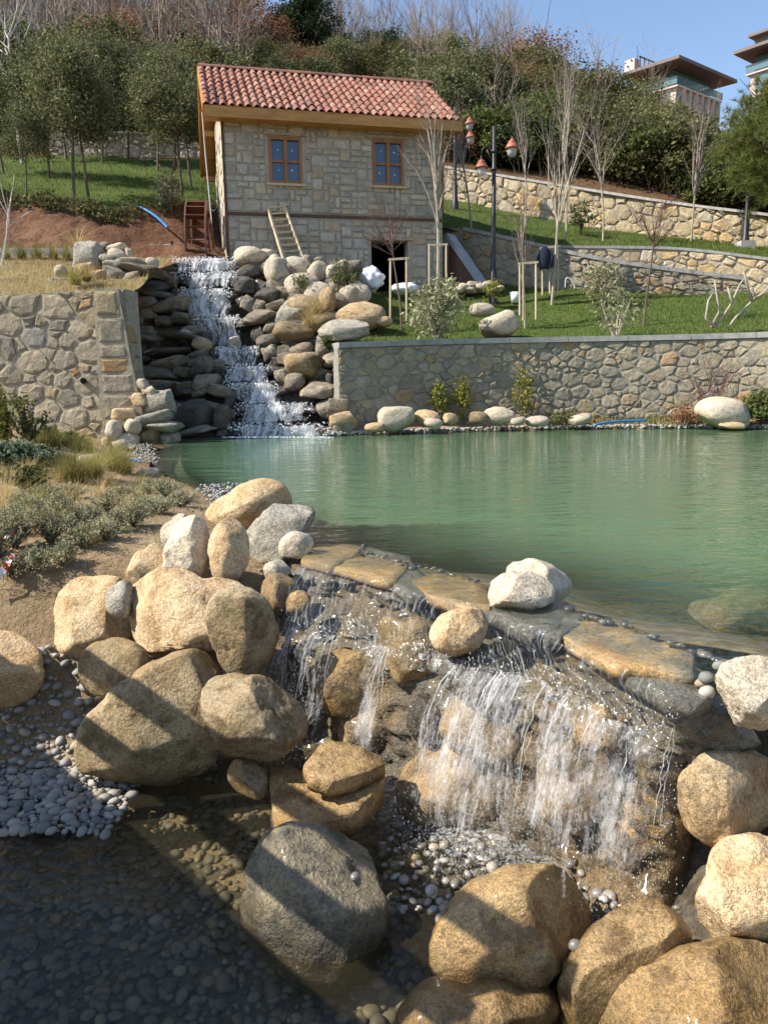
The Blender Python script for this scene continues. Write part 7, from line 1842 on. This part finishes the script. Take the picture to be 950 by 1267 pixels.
# ------------------------------------------------------------------ hotels on the hill
def hotel(label, O, ax, ay, LX, LY, top, floors, two_roofs):
    """O: nearest roof corner on plan; ax, ay: plan directions of the two visible edges"""
    o = root('hotel_building', label, 'building', (O.x, O.y, 0)); ax = Vector((*ax, 0)).normalized(); ay = Vector((*ay, 0)).normalized(); Zv = Vector((0, 0, 1)); AX = (ax, ay, Zv)
    def bx(u, v_, z, su, sv, sz): return (ax * u + ay * v_ + Zv * z), (su, sv, sz)
    def part(name, mat, u, v_, z, su, sv, sz, par=None):
        c, s = bx(u, v_, z, su, sv, sz); return obj(name, MB().box(c, s, AX).mesh(name), mat, par or o)
    def hip(name, z, u0, u1, v0, v1, th, rise):
        P = []
        for (uu, vv, zz) in ((u0, v0, 0), (u1, v0, 0), (u1, v1, 0), (u0, v1, 0), (u0, v0, th), (u1, v0, th), (u1, v1, th), (u0, v1, th), (u0 + 4, v0 + 2.5, th + rise), (u1 - 4, v0 + 2.5, th + rise), (u1 - 4, v1 - 2.5, th + rise), (u0 + 4, v1 - 2.5, th + rise)): P.append(ax * uu + ay * vv + Zv * (z + zz))
        obj(name, MB().add(P, [(3, 2, 1, 0), (0, 1, 5, 4), (1, 2, 6, 5), (2, 3, 7, 6), (3, 0, 4, 7), (4, 5, 9, 8), (5, 6, 10, 9), (6, 7, 11, 10), (7, 4, 8, 11), (8, 9, 10, 11)]).mesh(name), M_HOTELROOF, o)
    hip('roof', top, 0, LX, 0, LY, .45, 1.2)
    if two_roofs: hip('upper_roof', top + 2.6, 2.2, LX - 2, 1.2, LY - 1, .4, 1.0); part('penthouse', M_HOTELROOF, LX / 2, LY / 2, top + 1.7, LX - 7, LY - 3, 2.2)
    ins = 2.4; fh = 3.4
    part('penthouse_wall', M_HOTELGLASS, LX / 2 + .6, LY / 2 + .6, top - 1.35, LX - 2 * ins - 1.2, LY - 2 * ins + .2, 2.7)
    for k in range(1, floors):
        z0 = top - 2.7 - fh * k
        part('wall', M_HOTELCONC, LX / 2, LY / 2, z0 + fh / 2, LX - 2 * ins, LY - 2 * ins + 1.4, fh - .3)
        part('floor_slab', M_HOTELCONC, LX / 2, LY / 2, z0 + fh - .12, LX - 2 * ins + 1.0, LY - 2 * ins + 2.4, .3)
        n = 7
        for i in range(n):
            u = ins + (LX - 2 * ins) * (i + .5) / n
            w = part('window', M_HOTELPINK if i % 2 else M_HOTELGLASS, u, ins - .72, z0 + fh / 2 - .1, (LX - 2 * ins) / n * .62, .08, fh - .9)
            part('fin', M_HOTELCONC, u + (LX - 2 * ins) / n / 2, ins - .95, z0 + fh / 2, .28, .5, fh - .4)
        part('window', M_HOTELGLASS, ins - .04, LY / 2, z0 + fh / 2, .08, LY - 2 * ins - .4, fh - 1.0)
    part('balustrade', M_HOTELGLASS, LX / 2, ins - 1.25, top - 2.1, LX - 2 * ins + 1.0, .06, 1.0); part('balustrade', M_HOTELGLASS, ins - .62, LY / 2, top - 2.1, .06, LY - 2 * ins + 2.4, 1.0)
    return o, part
D1 = 118.0; p1 = at(840, 71, D1)
d = lambda a, b: ((b - a).x, (b - a).y)
def onz(px, py, z): return atz(px, py, z)
h1, part1 = hotel('modern hotel block with a pointed overhanging flat roof above the wooded slope', p1, d(p1, onz(912, 102, p1.z)), d(p1, onz(790, 87, p1.z)), (onz(912, 102, p1.z) - p1).length, 9.5, p1.z, 6, False)
part1('roof_rail', M_BLACK, 3.0, 6.5, p1.z + 2.2, 5.0, .15, .15); part1('roof_plant_room', M_HOTELCONC, 1.6, 8.2, p1.z + 1.2, 1.6, 1.6, 2.2)
for i in range(5): part1('rail_post', M_BLACK, .8 + i * 1.1, 6.5, p1.z + 1.6, .12, .12, 1.3)
L_ = atz(907, 67, p1.z + 4.0); p2 = L_ + Vector((6.5, -8.0, 0)).normalized() * 13.0
h2, part2 = hotel('second hotel block with two stacked overhanging roofs at the right edge', p2, (.78, .62), d(p2, L_), 20, 13.0, p1.z + 4.0, 6, True)

# ------------------------------------------------------------------ small things
def hose(label, pts, r, mat=M_BLUEHOSE):
    q = interp_poly(pts, 24); o_ = Vector(q[0]); return tag(obj('garden_hose', MB().tube([Vector(p) - o_ for p in q], r, 8).mesh('garden_hose', True), mat, None, o_), label, 'hose')
hose('blue hose curving over the stones into the pond on the left shore', [tuple(atz(124, 568, .10)), tuple(atz(140, 567, .09)), tuple(atz(156, 568, .05)), tuple(atz(175, 571, .012))], .018)
hose('blue hose lying on the pebbles of the far shore', pxrow([(736, 526, 13.9), (750, 523, 14.1), (770, 521, 14.3), (800, 520, 14.4)]), .022)
hose('blue hose running down the red bank beside the stone pier', pxrow([(170, 254, 21.0), (185, 262, 20.6), (196, 270, 20.0), (207, 281, 18.9)]), .03)
hose('thin white hose loop on the grass before the ramp wall', pxrow([(699, 356, 19.6), (700, 345, 19.6), (704, 344, 19.6), (710, 352, 19.6), (711, 357, 19.6)]), .012, M_WHITE)
# white plastic sacks by the doorway
def sack(label, px, py, w, h, D, seed):
    rnd = random.Random(seed); v, f = ico(4); v = v.copy(); s = D / F_PX
    v = v * np.array([w * s / 2, w * s * .35, h * s / 2]); o3 = rnd.uniform(0, 20)
    v = v + (v / (np.linalg.norm(v, axis=1)[:, None] + 1e-9)) * ((np.abs(fbm(v * 5 + o3, 3)) * .28 - .05) + fbm(v * 16 + o3, 2) * .05)[:, None] * h * s
    return tag(obj('plastic_sack', mesh_np('plastic_sack', v, f, True), M_WHITEPLASTIC, None, at(px, py, D)), label, 'sack')
sack('crumpled white plastic sack left of the dark doorway', 459, 345, 30, 28, 19.2, 1)
sack('white plastic sack below the dark doorway behind the stakes', 500, 357, 34, 14, 19.0, 2)
sack('white plastic sack on the boulders beside the doorway', 428, 336, 26, 22, 18.8, 3)
# rubble and a paving stack beside the lamp post
for i, (x, y, w, h) in enumerate([(572, 355, 14, 9), (584, 352, 13, 8), (594, 355, 14, 8), (603, 352, 12, 8), (612, 358, 22, 6), (580, 358, 18, 6), (566, 358, 14, 6)]):
    rock(x, y, w, h, 18.9, M_ROCK_PALE, 'small pale stone in the heap at the foot of the parapet', 'stones at the parapet foot', 'round', 'stone', 'stone')
tag(obj('plastic_bucket', MB().lathe((0, 0, 0), [(.0, 0), (.09, 0), (.12, .26), (.115, .26), (.085, .02), (0, .02)], 16).mesh('plastic_bucket', True), M_WHITEPLASTIC, None, on(G_LAWN, 637, 358, 19.3)), 'small white bucket on the grass before the ramp wall', 'bucket')
# barrier tape on the soil bank
def tape(label, pts, w, n=26):
    q = interp_poly(pts, n); o_ = Vector(q[0]); ro = root('barrier_tape', label, 'tape', o_)
    for k in range(n - 1):
        a, b = Vector(q[k]), Vector(q[k + 1]); ang = .8 + .9 * math.sin(k * .55); t_ = (b - a).normalized(); s_ = Vector((-t_.y, t_.x, 0)).normalized(); sd = s_ * math.cos(ang) + Vector((0, 0, 1)) * math.sin(ang)
        ang2 = .8 + .9 * math.sin((k + 1) * .55); sd2 = s_ * math.cos(ang2) + Vector((0, 0, 1)) * math.sin(ang2)
        a, b = a - o_, b - o_
        nn_ = Vector((0, 0, .0015))
        obj('red_stripe' if (k // 2) % 2 else 'white_stripe', MB().add([a - sd * w / 2, b - sd2 * w / 2, b + sd2 * w / 2, a + sd * w / 2, a - sd * w / 2 + nn_, b - sd2 * w / 2 + nn_, b + sd2 * w / 2 + nn_, a + sd * w / 2 + nn_], [(0, 1, 2, 3), (7, 6, 5, 4), (0, 4, 5, 1), (2, 6, 7, 3)]).mesh('stripe'), M_RED if (k // 2) % 2 else M_WHITE, ro)
tape('crumpled red and white barrier tape lying across the soil bank', [tuple(bankp(a_, d_) + Vector((0, 0, h_))) for a_, d_, h_ in ((-40, 4.2, .16), (-5, 4.3, .12), (22, 4.45, .10), (40, 4.6, .09), (58, 4.75, .06))], .05)
tape('loose end of red and white tape between the herb shrubs', [tuple(bankp(a_, d_) + Vector((0, 0, h_))) for a_, d_, h_ in ((-30, 4.08, .14), (-5, 4.12, .13), (8, 4.18, .12), (16, 4.22, .10))], .045, 14)
# ------------------------------------------------------------------ footbridge beside the photographer (casts the railing shadows)
E0 = Vector((-2.61, 3.21, .2)); ED = Vector((1.07, -1.14, 0)); A_, B_ = E0 - ED * .35, E0 + ED * 1.35
ed = ED.normalized(); perp = Vector((-.73, -.68, 0)).normalized()
br = root('footbridge', 'timber footbridge with post and rail parapets crossing the lower pool', 'bridge', (A_ + B_) / 2); bo = br.location.copy()
Lb = (B_ - A_).length; npl = 22; BW = 1.7
for k in range(npl):
    c = A_ + ed * (Lb * (k + .5) / npl) + perp * BW / 2 - bo; obj('plank', MB().box(c, (Lb / npl - .008, BW, .04), (ed, perp, Vector((0, 0, 1)))).mesh('plank'), M_DECK, br)
for o_ in (.12, BW - .12): obj('girder', MB().beam(A_ + perp * o_ + Vector((0, 0, -.12)) - bo, B_ + perp * o_ + Vector((0, 0, -.12)) - bo, .12, .18).mesh('girder'), M_DECK, br)
for o_ in (.04, BW - .04):
    for h in (.36, .74): obj('rail', MB().beam(A_ + perp * o_ + Vector((0, 0, h)) - bo, B_ + perp * o_ + Vector((0, 0, h)) - bo, .07, .09).mesh('rail'), M_DECK, br)
    for k in range(4):
        p = A_ + ed * (Lb * (k + .15) / 3.3) + perp * o_ - bo; obj('post', MB().beam(p + Vector((0, 0, -1.2)), p + Vector((0, 0, .79)), .09, .09).mesh('post'), M_DECK, br)

# ------------------------------------------------------------------ the bank goes on to the right of the picture
R.seed(77)
for i, (x, y, w, h) in enumerate([(1.75, 2.45, .55, .42), (2.25, 2.7, .50, .36), (1.85, 1.95, .62, .48), (1.75, 1.35, .70, .52), (2.45, 2.15, .55, .40), (2.9, 2.55, .6, .42), (2.5, 1.5, .65, .45), (3.4, 2.3, .55, .40), (3.1, 1.8, .6, .42), (3.5, 2.75, .5, .35), (1.7, .75, .6, .45), (2.3, .9, .6, .42)]):
    z = grid_height(G_POOL, x, y); me = matcopy(R.choice(SH_ROUND), R.choice([M_ROCK_TAN, M_ROCK_BROWN, M_ROCK_PALE]))
    o = obj('boulder', me, None, None, (x, y, z + h * .3), (U(-.2, .2), U(-.2, .2), U(0, 6.28)), (w, w * .85, h)); tag(o, 'rounded boulder on the bank beyond the flaky pale boulder', 'boulder', 'boulders of the right bank')
pil = Pile()
for _ in range(1500):
    x, y = U(1.45, 4.0), U(-.4, 2.75); pil.add((x, y, grid_height(G_POOL, x, y) + .005), U(.012, .045))
pil.build('gravel', M_PEBBLE, 'gravel between the boulders of the right bank')
